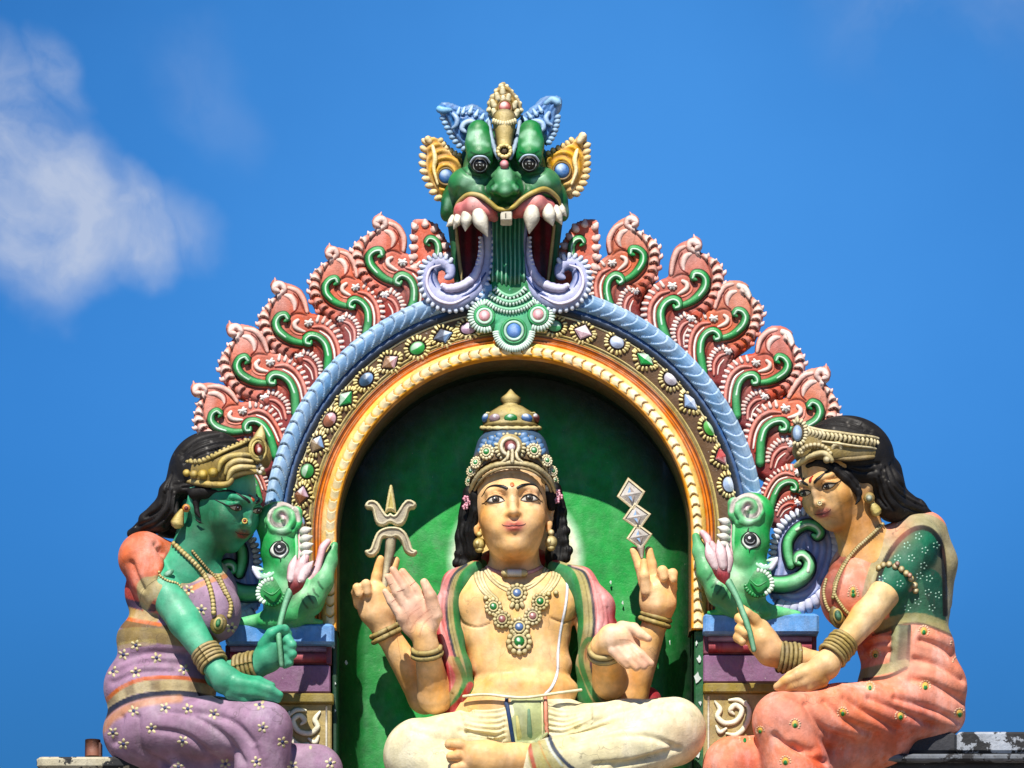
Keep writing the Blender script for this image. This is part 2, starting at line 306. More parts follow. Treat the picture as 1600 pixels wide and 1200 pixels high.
# ---------------------------------------------------------------- implicit surfaces for bodies
class SDF:
    def __init__(s, lo, hi, h):
        s.lo = np.array(lo, float); s.h = h; s.n = np.ceil((np.array(hi)-s.lo)/h).astype(int)+1
        s.F = np.full(s.n, .05, np.float32); s.pr = []
    def _blk(s, lo, hi):
        a = np.clip(np.floor((lo-s.lo)/s.h).astype(int), 0, s.n-1); b = np.clip(np.ceil((hi-s.lo)/s.h).astype(int)+1, 1, s.n)
        if (b <= a).any(): return None, None
        sl = tuple(slice(x, y) for x, y in zip(a, b))
        ax = [s.lo[i]+s.h*np.arange(a[i], b[i]) for i in range(3)]
        return sl, (ax[0][:, None, None], ax[1][None, :, None], ax[2][None, None, :])
    def _op(s, fn, lo, hi, k, sub, col):
        m = k+.02; sl, X = s._blk(lo-m, hi+m)
        if sl is not None:
            d = fn(*X).astype(np.float32); F = s.F[sl]
            if sub: d = -d; h = np.maximum(k-np.abs(F-d), 0)/k; s.F[sl] = np.maximum(F, d)+h*h*k*.25
            else: h = np.maximum(k-np.abs(F-d), 0)/k; s.F[sl] = np.minimum(F, d)-h*h*k*.25
        if col is not None: s.pr.append((fn, lin(col)))
    def cone(s, pts, rs, k=6, col=None, sub=False, flat=None):
        """chain of round cones through world points, radii px; flat=(axis, factor) squashes"""
        pts = np.array(pts, float); rs = np.array(rs if np.ndim(rs) else [rs]*len(pts), float)/S
        for i in range(len(pts)-1):
            a, b, ra, rb = pts[i], pts[i+1], rs[i], rs[i+1]
            def fn(x, y, z, a=a, b=b, ra=ra, rb=rb):
                ab = b-a; L2 = max(1e-9, ab@ab)
                t = np.clip(((x-a[0])*ab[0]+(y-a[1])*ab[1]+(z-a[2])*ab[2])/L2, 0, 1)
                return np.sqrt((x-a[0]-t*ab[0])**2+(y-a[1]-t*ab[1])**2+(z-a[2]-t*ab[2])**2)-(ra+(rb-ra)*t)
            r = max(ra, rb); s._op(fn, np.minimum(a, b)-r, np.maximum(a, b)+r, k/S, sub, col)
    def ell(s, c, r, R=None, k=8, col=None, sub=False):
        c = np.array(c, float); r = np.array(r if np.ndim(r) else [r]*3, float)/S
        Rm = np.eye(3) if R is None else np.asarray(R, float)          # columns = local axes
        def fn(x, y, z):
            dx, dy, dz = x-c[0], y-c[1], z-c[2]
            q = [dx*Rm[0, i]+dy*Rm[1, i]+dz*Rm[2, i] for i in range(3)]
            k0 = np.sqrt(sum((q[i]/r[i])**2 for i in range(3))); k1 = np.sqrt(sum((q[i]/r[i]**2)**2 for i in range(3)))
            return k0*(k0-1)/np.maximum(k1, 1e-6)
        e = np.sqrt(((np.abs(Rm)*r)**2).sum(1)) if R is None else np.full(3, r.max())
        s._op(fn, c-e, c+e, k/S, sub, col)
    def mesh(s, default='#888888', soft=3.0):
        F = s.F; I = F < 0
        cnt = np.zeros(np.array(F.shape)-1, np.int8)
        cs = [(i, j, k) for i in (0, 1) for j in (0, 1) for k in (0, 1)]; n = F.shape
        for i, j, k in cs: cnt += I[i:n[0]-1+i, j:n[1]-1+j, k:n[2]-1+k]
        act = np.argwhere((cnt > 0) & (cnt < 8)); idx = -np.ones(cnt.shape, np.int32); idx[tuple(act.T)] = np.arange(len(act))
        val = {c: F[act[:, 0]+c[0], act[:, 1]+c[1], act[:, 2]+c[2]] for c in cs}
        acc = np.zeros((len(act), 3)); w = np.zeros(len(act))
        for a in cs:
            for ax in range(3):
                if a[ax]: continue
                b = list(a); b[ax] = 1; b = tuple(b); va, vb = val[a], val[b]; m = (va < 0) != (vb < 0)
                t = np.where(m, va/np.where(m, va-vb, 1), 0); p = np.tile(np.array(a, float), (len(act), 1)); p[:, ax] += t
                acc += p*m[:, None]; w += m
        V = s.lo+(act+acc/w[:, None])*s.h
        Q = []
        for ax in range(3):
            u, v = (ax+1) % 3, (ax+2) % 3
            A = np.take(I, range(0, n[ax]-1), ax); B = np.take(I, range(1, n[ax]), ax)
            e = np.argwhere(A != B); e = e[(e[:, u] > 0) & (e[:, v] > 0) & (e[:, u] < n[u]-1) & (e[:, v] < n[v]-1)]
            s0 = I[tuple(e.T)]
            def g(du, dv):
                q = e.copy(); q[:, u] -= du; q[:, v] -= dv; return idx[tuple(q.T)]
            q = np.stack([g(0, 0), g(1, 0), g(1, 1), g(0, 1)], 1); q[~s0] = q[~s0][:, ::-1]; Q.append(q)
        Q = np.concatenate(Q); Q = Q[(Q >= 0).all(1)]
        # light smoothing removes the voxel staircase
        for it in range(2):
            A = np.zeros_like(V); c = np.zeros(len(V))
            for i in range(4):
                np.add.at(A, Q[:, i], V[Q[:, (i+1) % 4]]); np.add.at(c, Q[:, i], 1)
            V = V+.5*(A/np.maximum(c, 1)[:, None]-V)
        C = np.tile(lin(default), (len(V), 1))
        if s.pr:
            D = np.stack([fn(V[:, 0], V[:, 1], V[:, 2]) for fn, _ in s.pr], 1); D -= D.min(1)[:, None]
            W = np.exp(-D/(soft/S)); W /= W.sum(1)[:, None]; C = W@np.stack([c for _, c in s.pr])
        return Skin(V, Q, C)
class Skin:
    def __init__(s, V, Q, C): s.V, s.Q, s.C = V, Q, C; s.norm()
    def norm(s):
        V, Q = s.V, s.Q; n = np.cross(V[Q[:, 2]]-V[Q[:, 0]], V[Q[:, 3]]-V[Q[:, 1]]); N = np.zeros_like(V)
        for i in range(4): np.add.at(N, Q[:, i], n)
        s.N = N/np.maximum(1e-12, np.linalg.norm(N, axis=1))[:, None]; s.px = unP(V); s._b = None
        v = CAM-V; v /= np.linalg.norm(v, axis=1)[:, None]; s.face = (s.N*v).sum(1)
    def bvh(s):
        if s._b is None: s._b = BVHTree.FromPolygons(s.V.tolist(), s.Q.tolist())
        return s._b
    def hit(s, px, py):
        d = nrm(P(px, py)-CAM); r = s.bvh().ray_cast(Vector(CAM), Vector(d))
        return (None, None) if r[0] is None else (np.array(r[0]), np.array(r[1]))
    def carve(s, lines, w, A):
        """press (A<0) or raise (A>0) soft furrows along photo-px polylines, facing side only; px units"""
        D = np.zeros(len(s.V))
        for l in lines:
            d = ld(s.px[:, 0], s.px[:, 1], cr(l, 6)); D += A/S*np.exp(-(d/w)**2)
        s.V = s.V+s.N*(D*np.clip(s.face*3, 0, 1))[:, None]; s.norm()
    def line(s, l, w, col, a=1.0, soft=1.2):
        d = ld(s.px[:, 0], s.px[:, 1], cr(l, 6)); k = np.clip((w-d)/soft+.5, 0, 1)*a*(s.face > -.1); s.C = mixc(s.C, lin(col), k)
    def area(s, poly, col, a=1.0, soft=1.5, facing=True, spline=True):
        p = cr(poly, 6, True) if spline else np.array(poly, float)
        d = psd(s.px[:, 0], s.px[:, 1], p); k = np.clip(-d/soft+.5, 0, 1)*a
        if facing: k = k*(s.face > -.1)
        s.C = mixc(s.C, lin(col), k)
    def spot(s, x, y, r, col, a=1.0, ry=None):
        d = np.hypot((s.px[:, 0]-x)/r, (s.px[:, 1]-y)/(ry or r)); s.C = mixc(s.C, lin(col), a*np.exp(-d*d)*(s.face > -.1))
    def toM(s):
        m = M(); m.v = [s.V]; m.c = [s.C]; m.n = len(s.V); m.f = [tuple(q) for q in s.Q.tolist()]; m.sm = [True]*len(m.f); return m
    def build(s, name, parent=None, mat='paint', extra=None, **k):
        m = s.toM()
        if extra is not None: m.merge(extra)
        return m.build(name, parent, mat, **k)
def surf(m):
    """make a Skin-like hit target out of an M"""
    V = np.concatenate(m.v); 
    o = Skin.__new__(Skin); o._b = BVHTree.FromPolygons(V.tolist(), m.f); o.V = V; return o
def on(sk, x, y, lift=0):
    p, n = sk.hit(x, y)
    if p is None: return None, None
    return p+n*lift/S, n
def stroke(m, sk, pts, w, col, h=.5, n=8, hi=None, lift=0, seg=8, hw=.55):
    """painted or moulded line laid on a surface along photo-px points"""
    p = cr(pts, n) if len(pts) > 2 else cr(pts, 10); w = np.interp(np.linspace(0, 1, len(p)), np.linspace(0, 1, len(w)), w) if np.ndim(w) else np.full(len(p), w)
    q, nn, rr = [], [], []
    for (x, y), ww in zip(p, w):
        a, b = on(sk, x, y, lift)
        if a is None: continue
        q.append(a); nn.append(b); rr.append(ww)
    if len(q) > 2: m.tube(q, rr, col, hi=hi, flat=h, nrmv=np.array(nn), world=True, spline=False, seg=seg, hw=hw)
def patch(m, sk, poly, col, h=.8, rings=5, spline=True, colf=None, n=5, c=None):
    """thin raised shape laid on a surface"""
    p = cr(poly, n, True) if spline else np.array(poly, float); c = np.array(c) if c is not None else p.mean(0)
    V = []; C = []; base = lin(col)
    for t in [1e-3]+list(np.linspace(0, 1, rings+1)[1:]):
        row = [];
        for q in p:
            x, y = c+(q-c)*t; a, b = on(sk, x, y, h)
            if a is None: return
            row.append(a)
        V.append(row)
    V.append([on(sk, *(c+(q-c)*1.02), -.6)[0] if on(sk, *(c+(q-c)*1.02), -.6)[0] is not None else V[-1][i] for i, q in enumerate(p)])
    V = np.array(V)
    m.grid(V, np.tile(base, V.shape[:2]+(1,)), close_v=True, flip=True); return True
def flower(m, sk, x, y, r, pet, ctr, n=5, a0=0, h=.5):
    for i in range(n):
        a = a0+i*2*math.pi/n; cx, cy = x+math.cos(a)*r*.62, y+math.sin(a)*r*.62
        patch(m, sk, [(cx+math.cos(t)*r*.34*math.cos(a)-math.sin(t)*r*.24*math.sin(a), cy+math.cos(t)*r*.34*math.sin(a)+math.sin(t)*r*.24*math.cos(a)) for t in np.linspace(0, 2*np.pi, 7)[:-1]], pet, h, rings=1, n=2)
    patch(m, sk, [(x+math.cos(t)*r*.26, y+math.sin(t)*r*.26) for t in np.linspace(0, 2*np.pi, 7)[:-1]], ctr, h+.4, rings=1, n=2)
def spiral(cx, cy, r0, r1, a0, a1, n=14, d=0):
    t = np.linspace(0, 1, n); a = np.radians(a0+(a1-a0)*t); r = r0+(r1-r0)*t
    return [(cx+q*math.cos(b), cy+q*math.sin(b), d) for q, b in zip(r, a)]
# ================================================================ NICHE AND ARCH
CX, CY = 803.0, 838.0
def arc_path(R, y_end=985, step=1.0, y_end_r=None):
    """centre-line points/outward normals of a horseshoe at radius R: left leg, half circle, right leg (px)"""
    n1 = int((y_end-CY)/step); n2 = int(math.pi*R/step)
    pts, nn, s = [], [], []
    for i in range(n1): pts.append((CX-R, y_end-i*(y_end-CY)/n1)); nn.append((-1, 0))
    for i in range(n2+1):
        a = math.pi-math.pi*i/n2; pts.append((CX+R*math.cos(a), CY-R*math.sin(a))); nn.append((math.cos(a), -math.sin(a)))
    for i in range(1, n1+1): pts.append((CX+R, CY+i*(y_end-CY)/n1)); nn.append((1, 0))
    return np.array(pts), np.array(nn)
def band(m, R0, R1, nv, hf, cf, step=1.3, y_end=985, back=-40):
    """moulding between radii R0<R1; hf(s,v) height px, cf(s,v,h) colour"""
    Rm = (R0+R1)/2; pts, nn = arc_path(Rm, y_end, step); s = np.arange(len(pts))*step
    v = np.linspace(0, 1, nv); H = hf(s[:, None], v[None]); Cc = cf(s[:, None]*np.ones_like(v), np.ones((len(s), 1))*v, H)
    off = (v-.5)*(R1-R0)
    X = pts[:, 0, None]+nn[:, 0, None]*off; Y = pts[:, 1, None]+nn[:, 1, None]*off
    def row(X, Y, D):
        # reference plane d=0 for outline, real relief towards the viewer
        return np.stack([(X-800)/S, -D/S, (600-Y)/S], -1)
    V = row(X, Y, H); Vb0 = row(X[:, :1], Y[:, :1], np.full((len(s), 1), back)); Vb1 = row(X[:, -1:], Y[:, -1:], np.full((len(s), 1), back))
    V = np.concatenate([Vb0, V, Vb1], 1); Cc = np.concatenate([Cc[:, :1], Cc, Cc[:, -1:]], 1)
    m.grid(V, Cc, cap=True, flip=True)
def smooth(a, b, x): t = np.clip((x-a)/(b-a), 0, 1); return t*t*(3-2*t)
arch = thing('arch', 'horseshoe arch with blue, jewelled gold and yellow bands and red flames along its rim', 'arch', P(CX, 985, -60))
# --- blue outer band of overlapping scales
def blue_h(s, v):
    ph = s/18.5+1.1*(v-.5)**2*2.2-.9*v; fr = ph-np.floor(ph); prof = 8*np.sqrt(np.clip(1-((v-.55)/.56)**2, 0, 1))
    return 12+prof+3.6*(1-fr)**1.0*smooth(0, .12, fr)-2*(fr < .05)
def blue_c(s, v, h):
    ph = s/18.5+1.1*(v-.5)**2*2.2-.9*v; fr = ph-np.floor(ph)
    c = mixc(lin('#6c94bb'), lin('#a3c2dc'), smooth(.35, .95, v)*.75*np.ones_like(s)); c = mixc(c, lin('#c9dcea'), smooth(.25, .05, fr)*.55)
    st = (np.sin(v*38+.6*np.sin(s/7))*.5+.5)**3; c = mixc(c, lin('#4272a8'), st*.38); c = mixc(c, lin('#1d3d78'), (smooth(.93, 1, fr))*.9)
    return c
m = M(); band(m, 364, 391, 16, blue_h, blue_c)
def dk_h(s, v): return 10+2.5*np.sin(np.pi*v)+0*s
def dk_c(s, v, h): return mixc(lin('#3a5c8c'), lin('#15202f'), smooth(.75, .45, v)*np.ones_like(s))
band(m, 351, 364, 7, dk_h, dk_c)
m.build('blue_band', arch, 'gloss_paint')
# --- jewelled gold band
def gd_h(s, v):
    return 4+5*np.exp(-((v-.96)/.05)**2)+4*np.exp(-((v-.04)/.05)**2)+4.5*np.exp(-((v-.17)/.035)**2)+0*s
def gd_c(s, v, h):
    w = 10.5*np.sin(s/42*np.pi*2)*0
    tri = np.abs(((s+12)/41.3) % 1-.5)*2
    base = mixc(lin('#c9b884'), lin('#5e4836'), smooth(.46, .32, v+.4*(tri-.5)))
    base = mixc(base, lin('#d2bd72'), np.exp(-((v-.17)/.05)**2)); base = mixc(base, lin('#ad9248'), smooth(.1, .03, v)); return mixc(base, lin('#d8cda4'), smooth(.86, .93, v))
m = M(); band(m, 314, 351, 34, gd_h, gd_c); m.build('jewelled_band', arch, 'gold_paint')
# --- orange fillets, then the scalloped yellow rim that turns into the soffit
def or_h(s, v): return 4+4.5*np.abs(np.sin(np.pi*v*1.6+.3))+0*s
def or_c(s, v, h):
    c = mixc(lin('#e08228'), lin('#3b170c'), np.exp(-((v-.83)/.12)**2)); c = mixc(c, lin('#54210e'), np.exp(-((v-.36)/.08)**2)); return c*np.ones_like(s)[..., None]
m = M(); band(m, 301, 314, 14, or_h, or_c)
def ye_h(s, v):
    ph = s/16.5-.9*(v-.4)**2*4; fr = ph-np.floor(ph); msk = smooth(.1, .16, v)*smooth(.72, .66, v)
    return 5+13*np.sqrt(np.clip(1-((v-.35)/.66)**2, 0.02, 1))+msk*(3.6*fr**1.2-1.5)
def ye_c(s, v, h):
    ph = s/16.5-.9*(v-.4)**2*4; fr = ph-np.floor(ph); msk = smooth(.1, .17, v)*smooth(.7, .62, v)
    c = mixc(lin('#eaa92a'), lin('#f3cb74'), smooth(.5, .8, v)*np.ones_like(s)*.6); c = mixc(c, lin('#f0dcac'), msk*smooth(.05, .4, fr)*.95); c = mixc(c, lin('#9a5a12'), msk*smooth(.1, .02, fr)*.8)
    return mixc(c, lin('#d98a1c'), smooth(.12, .0, v))
band(m, 277, 301, 26, ye_h, ye_c)
m.build('yellow_rim', arch, 'gloss_paint')
# body of the arch behind the mouldings
m = M()
pts, nn = arc_path(300, 985, 6)
prof = [(-26, -10), (-26, -60), (86, -95), (88, -60), (88, 4), (80, 8), (-20, 3)]
V = np.array([[((p[0]+q[0]*a-800)/S, -d/S, (600-p[1]-q[1]*a)/S) for a, d in prof] for p, q in zip(pts, nn)])
m.grid(V, np.tile(lin('#5f4326'), V.shape[:2]+(1,)), close_v=True, cap=True); m.build('arch_core', arch, 'paint')
# --- gems
GEMS = [(466, 817, 0, '#7f9cc0'), (471, 774, 1, '#c9a9bb'), (480, 736, 0, '#2c8a3c'), (495, 694, 1, '#7fa3cf'), (515, 656, 0, '#c99aa5'), (540, 623, 1, '#2f9550'), (572, 593, 0, '#6d96c9'), (609, 566, 1, '#cfa0a8'), (652, 544, 0, '#2f9a44'), (692, 525, 1, '#7ba0cd'), (732, 513, 0, '#bb93b4'),
        (866, 509, 0, '#3fa468'), (911, 519, 1, '#d6b5c0'), (964, 535, 0, '#a8b8d8'), (1008, 561, 1, '#25a34c'), (1048, 592, 0, '#c3bccb'), (1079, 628, 1, '#8fa9cf'), (1109, 669, 0, '#4aa33f'), (1129, 713, 1, '#c9878c'), (1139, 757, 0, '#9db2d4')]
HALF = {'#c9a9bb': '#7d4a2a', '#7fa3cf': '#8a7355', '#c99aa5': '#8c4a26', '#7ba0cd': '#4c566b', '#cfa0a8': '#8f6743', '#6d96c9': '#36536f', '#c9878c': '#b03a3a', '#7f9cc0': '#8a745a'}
def gem(parent, x, y, dia, col, rx=10.5, ry=8, ang=0, d=6, beads=18, bead='#c4a140', dark='#35261a', name='gem', sc=1.0):
    """gem stone on a dark seat, ring of beads as its own piece"""
    ca, sa = math.cos(ang), math.sin(ang)
    def q(u, v, dd): return P(x+u*ca-v*sa, y+u*sa+v*ca, dd)
    rx *= rng.uniform(.92, 1.06); ry *= rng.uniform(.92, 1.06)
    m = M(); K = 28
    def outl(a, k):
        if dia:
            t = a/(math.pi/2); i = int(t) % 4; f = t-int(t); c = [(1, 0), (0, 1), (-1, 0), (0, -1)]; A, B = c[i], c[(i+1) % 4]
            return ((A[0]*(1-f)+B[0]*f)*(rx*1.25)*k, (A[1]*(1-f)+B[1]*f)*(ry*1.2)*k)
        return (math.cos(a)*rx*k, math.sin(a)*ry*k)
    rings = [(1.18, 0, dark), (1.1, 2.2, dark), (.98, 2.4, col), (.8, 4, col), (.01, 6.2 if dia else 5.5, col)]
    V, C = [], []
    for k, h, cc in rings:
        row, rc = [], []
        for i in range(K):
            a = 2*math.pi*i/K; u, v = outl(a, k); row.append(q(u, v, d+h*sc)); c = lin(cc)
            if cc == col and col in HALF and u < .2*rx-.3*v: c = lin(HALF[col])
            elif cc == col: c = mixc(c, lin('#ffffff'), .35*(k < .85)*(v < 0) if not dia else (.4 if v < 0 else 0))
            rc.append(c)
        V.append(row); C.append(rc)
    m.grid(np.array(V), np.array(C), close_v=True, cap=False, smooth=not dia, flip=True)
    g = m.build(name, parent, 'gloss_paint')
    m = M(); nb = beads
    for i in range(nb):
        a = 2*math.pi*(i+.5+rng.uniform(-.16, .16))/nb; u, v = outl(a, 1.0); l = math.hypot(u, v); ex = 4.6*sc; u2, v2 = u*(l+ex)/l, v*(l+ex)/l; u3, v3 = u*(l+ex*1.9)/l, v*(l+ex*1.9)/l
        m.tube([q(u2, v2, d+3*sc), q(u3, v3, d+1.2*sc)], [2.1*sc*rng.uniform(.8, 1.15), 2.5*sc*rng.uniform(.8, 1.2)], bead, hi='#f1e2a0', world=True, spline=False, seg=7, hw=.7)
    gg = m.build('bead_ring', g, 'gold_paint')
    gg.location = (0, 0, 0); return g
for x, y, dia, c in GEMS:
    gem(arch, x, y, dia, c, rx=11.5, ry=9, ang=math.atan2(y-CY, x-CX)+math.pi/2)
# --- flames
def flame(T, shade=0.0, broken=False, mirror=False):
    """T maps template px (drawn on the third flame right of the head) to photo px"""
    m = M(); D0 = -34
    o = [(1083, 367), (1091, 374), (1092, 383), (1087, 392), (1094, 397), (1103, 404), (1112, 412), (1119, 424), (1121, 443), (1117, 462), (1109, 481), (1098, 494), (1088, 511), (1082, 530), (1080, 560), (1010, 545), (1006, 507), (1006, 481), (1010, 464), (1019, 448), (1031, 439), (1043, 432), (1043, 420), (1044, 406), (1051, 390), (1061, 380), (1070, 375), (1076, 372)]
    if broken: o = [(1088, 380), (1092, 386)] + o[3:-2]+[(1076, 376)]
    ol = np.array([T(*p) for p in cr(o, 3, True)])
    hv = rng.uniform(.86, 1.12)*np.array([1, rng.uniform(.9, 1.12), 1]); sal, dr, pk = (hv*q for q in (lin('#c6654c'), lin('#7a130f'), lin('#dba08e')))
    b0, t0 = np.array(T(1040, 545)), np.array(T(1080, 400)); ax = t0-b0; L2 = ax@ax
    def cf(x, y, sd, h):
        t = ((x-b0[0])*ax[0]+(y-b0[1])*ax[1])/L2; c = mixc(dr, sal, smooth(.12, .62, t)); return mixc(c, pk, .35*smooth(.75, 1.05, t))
    sc = math.hypot(*(np.array(T(1041, 500))-np.array(T(1040, 500))))
    rp = np.array([T(*p) for p in cr([(1087, 394), (1099, 404), (1108, 417), (1112, 430), (1112, 445), (1109, 461), (1101, 477), (1091, 489), (1080, 502)], 5)])
    gr = [[T(*p) for p in cr(q, 5)] for q in ([(1083, 400), (1093, 410), (1100, 424), (1103, 440), (1100, 458), (1092, 470), (1080, 480), (1068, 486)], [(1050, 432), (1053, 414), (1055, 400)], [(1050, 436), (1062, 430), (1074, 434), (1080, 444)], [(1070, 486), (1082, 500), (1078, 520)], [(1046, 530), (1044, 505), (1050, 488), (1062, 480)])]
    def rim_s(x, y):
        bd = np.full(np.shape(x), 1e9); bs_ = np.zeros(np.shape(x)); s0 = 0
        for (ax, ay), (bx, by) in zip(rp[:-1], rp[1:]):
            ex, ey = bx-ax, by-ay; l = math.hypot(ex, ey); t = np.clip(((x-ax)*ex+(y-ay)*ey)/(l*l), 0, 1); dx, dy = x-ax-t*ex, y-ay-t*ey; d = np.hypot(dx, dy)
            k = d < bd; sg_ = np.sign(dx*ey-dy*ex); bs_ = np.where(k, s0+t*l, bs_); bd = np.where(k, d, bd); 
            s0 += l
        ph = bs_/(13*sc)-.35*(bd/(8*sc))**2; return bd/sc, ph-np.floor(ph), bs_/s0
    def hf(x, y, sd):
        d, fr, t = rim_s(x, y); g = np.minimum.reduce([ld(x, y, q) for q in gr]); return np.where(d < 9, 7*fr*smooth(9.5, 7, d)-1, 0)-2.2*np.exp(-(g/(1.5*sc))**2)
    def cf2(x, y, sd, h):
        c = cf(x, y, sd, h); d, fr, t = rim_s(x, y); g = np.minimum.reduce([ld(x, y, q) for q in gr])
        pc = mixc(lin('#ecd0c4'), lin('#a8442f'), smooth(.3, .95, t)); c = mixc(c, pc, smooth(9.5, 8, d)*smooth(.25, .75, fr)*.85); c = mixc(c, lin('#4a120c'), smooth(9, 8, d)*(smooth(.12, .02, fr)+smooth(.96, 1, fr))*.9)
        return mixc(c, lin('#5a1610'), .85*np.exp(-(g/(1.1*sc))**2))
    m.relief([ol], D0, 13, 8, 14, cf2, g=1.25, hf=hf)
    sc = math.hypot(*(np.array(T(1041, 500))-np.array(T(1040, 500))))
    def tb(mm, pts, r, col, d=16, hi=None, **k):
        r = np.array(r if np.ndim(r) else [r]*len(pts))*sc
        dd = np.array(d if np.ndim(d) else [d]*len(pts))
        mm.tube([(*T(*p), D0+q) for p, q in zip(pts, dd)], r, col, hi=hi, **k)
    # stem stroke, inner curl, curled tip
    tb(m, [(1047, 428), (1048, 408), (1056, 391), (1068, 383)], [3, 4.5, 4.5, 3], '#dd8a72', d=12, hi='#eebcae', flat=.8)
    tb(m, [(1064, 421), (1062, 410), (1066, 399), (1074, 394)], [2, 4.5, 5, 3], '#dd9a86', d=12, hi='#efd0c4', flat=.7)
    tb(m, [(1070, 424), (1060, 418), (1056, 405), (1062, 393)], .9, '#8c2c1c', d=13.5, flat=.6)
    if not broken:
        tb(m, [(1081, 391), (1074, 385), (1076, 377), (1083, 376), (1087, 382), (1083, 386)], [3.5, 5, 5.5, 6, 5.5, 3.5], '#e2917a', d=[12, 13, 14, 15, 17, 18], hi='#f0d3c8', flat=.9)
        tb(m, [(1087, 376), (1083, 371), (1081, 364)], [4, 3, .8], '#d4674a', d=13, hi='#e9a898')
    else: tb(m, [(1076, 384), (1086, 388), (1094, 400)], [5, 6, 5], '#e3c9b8', d=11, hi='#f0e6da')
    tb(m, [(1063, 437), (1069, 441), (1069, 448), (1063, 454), (1057, 458)], [3, 4, 4, 3.4, 2], '#dd9a86', d=13, hi='#f2dcd0')
    tb(m, [(1074, 440), (1076, 450), (1070, 458), (1062, 462)], 2.2, '#c04a30', d=12, hi='#dd8a72')
    # scales of the outer rim
    rim = [((1084, 397), (1096, 400)), ((1091, 404), (1106, 410)), ((1097, 414), (1114, 418)), ((1101, 427), (1120, 428)), ((1103, 441), (1121, 444)), ((1101, 454), (1118, 462)), ((1096, 465), (1110, 479)), ((1087, 474), (1099, 490)), ((1077, 480), (1088, 498))]
    for i, (a, b) in enumerate(rim):
        if broken and i < 1: continue
        k = i/8; mx = ((a[0]+b[0])/2, (a[1]+b[1])/2+2)
        c1 = ['#dd8a78', '#c05a45', '#8a2a1e'][0 if k < .45 else 1 if k < .8 else 2]; h1 = ['#f0d0c6', '#dd9382', '#b5523f'][0 if k < .6 else 1 if k < .85 else 2]
        tb(m, [(mx[0]*.3+b[0]*.7, mx[1]*.3+b[1]*.7), (b[0]+1, b[1]-1), (b[0]+2.5, b[1]-5)], [4.5, 3.6, .8], c1, d=[10, 10, 9], hi=h1, flat=.6, seg=8, hw=.7, n=3)
    # two feathered plumes
    def plume(path, rr, n, rose, l1):
        c = cr([(*p, 0) for p in path], 10); Lh = np.concatenate([[0], np.cumsum(np.hypot(*np.diff(c[:, :2], axis=0).T))]); 
        for i in range(n):
            s0 = (i+.5)/n*Lh[-1]; x = np.interp(s0, Lh, c[:, 0]); y = np.interp(s0, Lh, c[:, 1]); x1 = np.interp(s0+2, Lh, c[:, 0]); y1 = np.interp(s0+2, Lh, c[:, 1])
            t = nrm([x1-x+1e-6, y1-y]); nx, ny = t[1], -t[0]      # outward = left of travel
            k = .45+.55*i/n; a = (x-nx*-1*.5, y-ny*-1*.5)
            cc = '#b8726a' if i < n*.35 else '#d4a498'
            tb(m, [(x-nx*2.5, y-ny*2.5), (x+nx*rr*k*1.3-t[0]*1, y+ny*rr*k*1.3-t[1]*1)], [3.1, 2.6], cc, d=[13, 11], hi='#e9cfc4', seg=6, flat=.8, hw=.8, n=3)
        for i in range(6):
            a = math.radians(-40+i*52); tb(m, [rose, (rose[0]+math.cos(a)*5.5, rose[1]+math.sin(a)*5.5)], [2.8, 2.2], '#e8d2c6', d=[16, 14], hi='#f6ebe2', seg=6, n=3)
        for pth, r, c1, h1 in l1: tb(m, pth, r, c1, d=13, hi=h1)
    plume([(1012, 530), (1011, 507), (1011, 486), (1016, 466), (1026, 451), (1040, 443)], 4.5, 11, (1049, 445),
          [([(1020, 525), (1017, 500), (1020, 477), (1030, 460), (1045, 454)], [3, 3.4, 3.6, 3.4, 2], '#b5473a', '#dd8a78'),
           ([(1026, 520), (1024, 498), (1027, 478), (1036, 464)], [1.6, 2, 2, 1.2], '#e6c9b8', '#f5ece2'),
           ([(1030, 525), (1027, 503), (1029, 480), (1040, 464), (1052, 458), (1062, 462)], 1.3, '#8c1d14', '#b23424')])
    plume([(1052, 533), (1049, 520), (1052, 506), (1060, 493), (1071, 488)], 3.8, 9, (1077, 494),
          [([(1060, 538), (1058, 520), (1064, 506), (1073, 500)], [2.4, 2.8, 2.8, 1.8], '#a5372c', '#d98f80'), ([(1066, 536), (1066, 522), (1072, 510)], [1.2, 1.6, 1.2], '#d3a092', '#ecd4c8')])
    # green scrolls with a dark outline under them
    g = M()
    low = [(1043, 538), (1038, 522), (1034, 505), (1034, 487), (1040, 473), (1050, 466), (1058, 469), (1060, 476), (1055, 479), (1052, 475)]
    up = [(1064, 475), (1076, 469), (1086, 460), (1094, 448), (1095, 435), (1088, 426), (1079, 425), (1077, 432), (1082, 435)]
    for pth, rr in ((low, [6.8, 6.8, 6.8, 6.6, 6.4, 6.2, 6, 5.4, 4, 2.2]), (up, [4.6, 5.6, 6.4, 6.8, 6.4, 6, 5.6, 4.6, 2.4])):
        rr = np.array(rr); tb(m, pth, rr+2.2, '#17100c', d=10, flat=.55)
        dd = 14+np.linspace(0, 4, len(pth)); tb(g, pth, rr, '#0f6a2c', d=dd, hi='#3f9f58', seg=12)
        tb(g, pth[2:-1], rr[2:-1]*.28, '#8fc99b', d=dd[2:-1]+rr[2:-1]*sc*.86, hi='#d8eeda', flat=.6, seg=6)
        tb(g, [pth[-3], pth[-2]], rr[-3:-1]*.45, '#b8dcbc', d=dd[-3:-1]+rr[-3:-1]*sc*.7, flat=.7, seg=6)
    return m, g
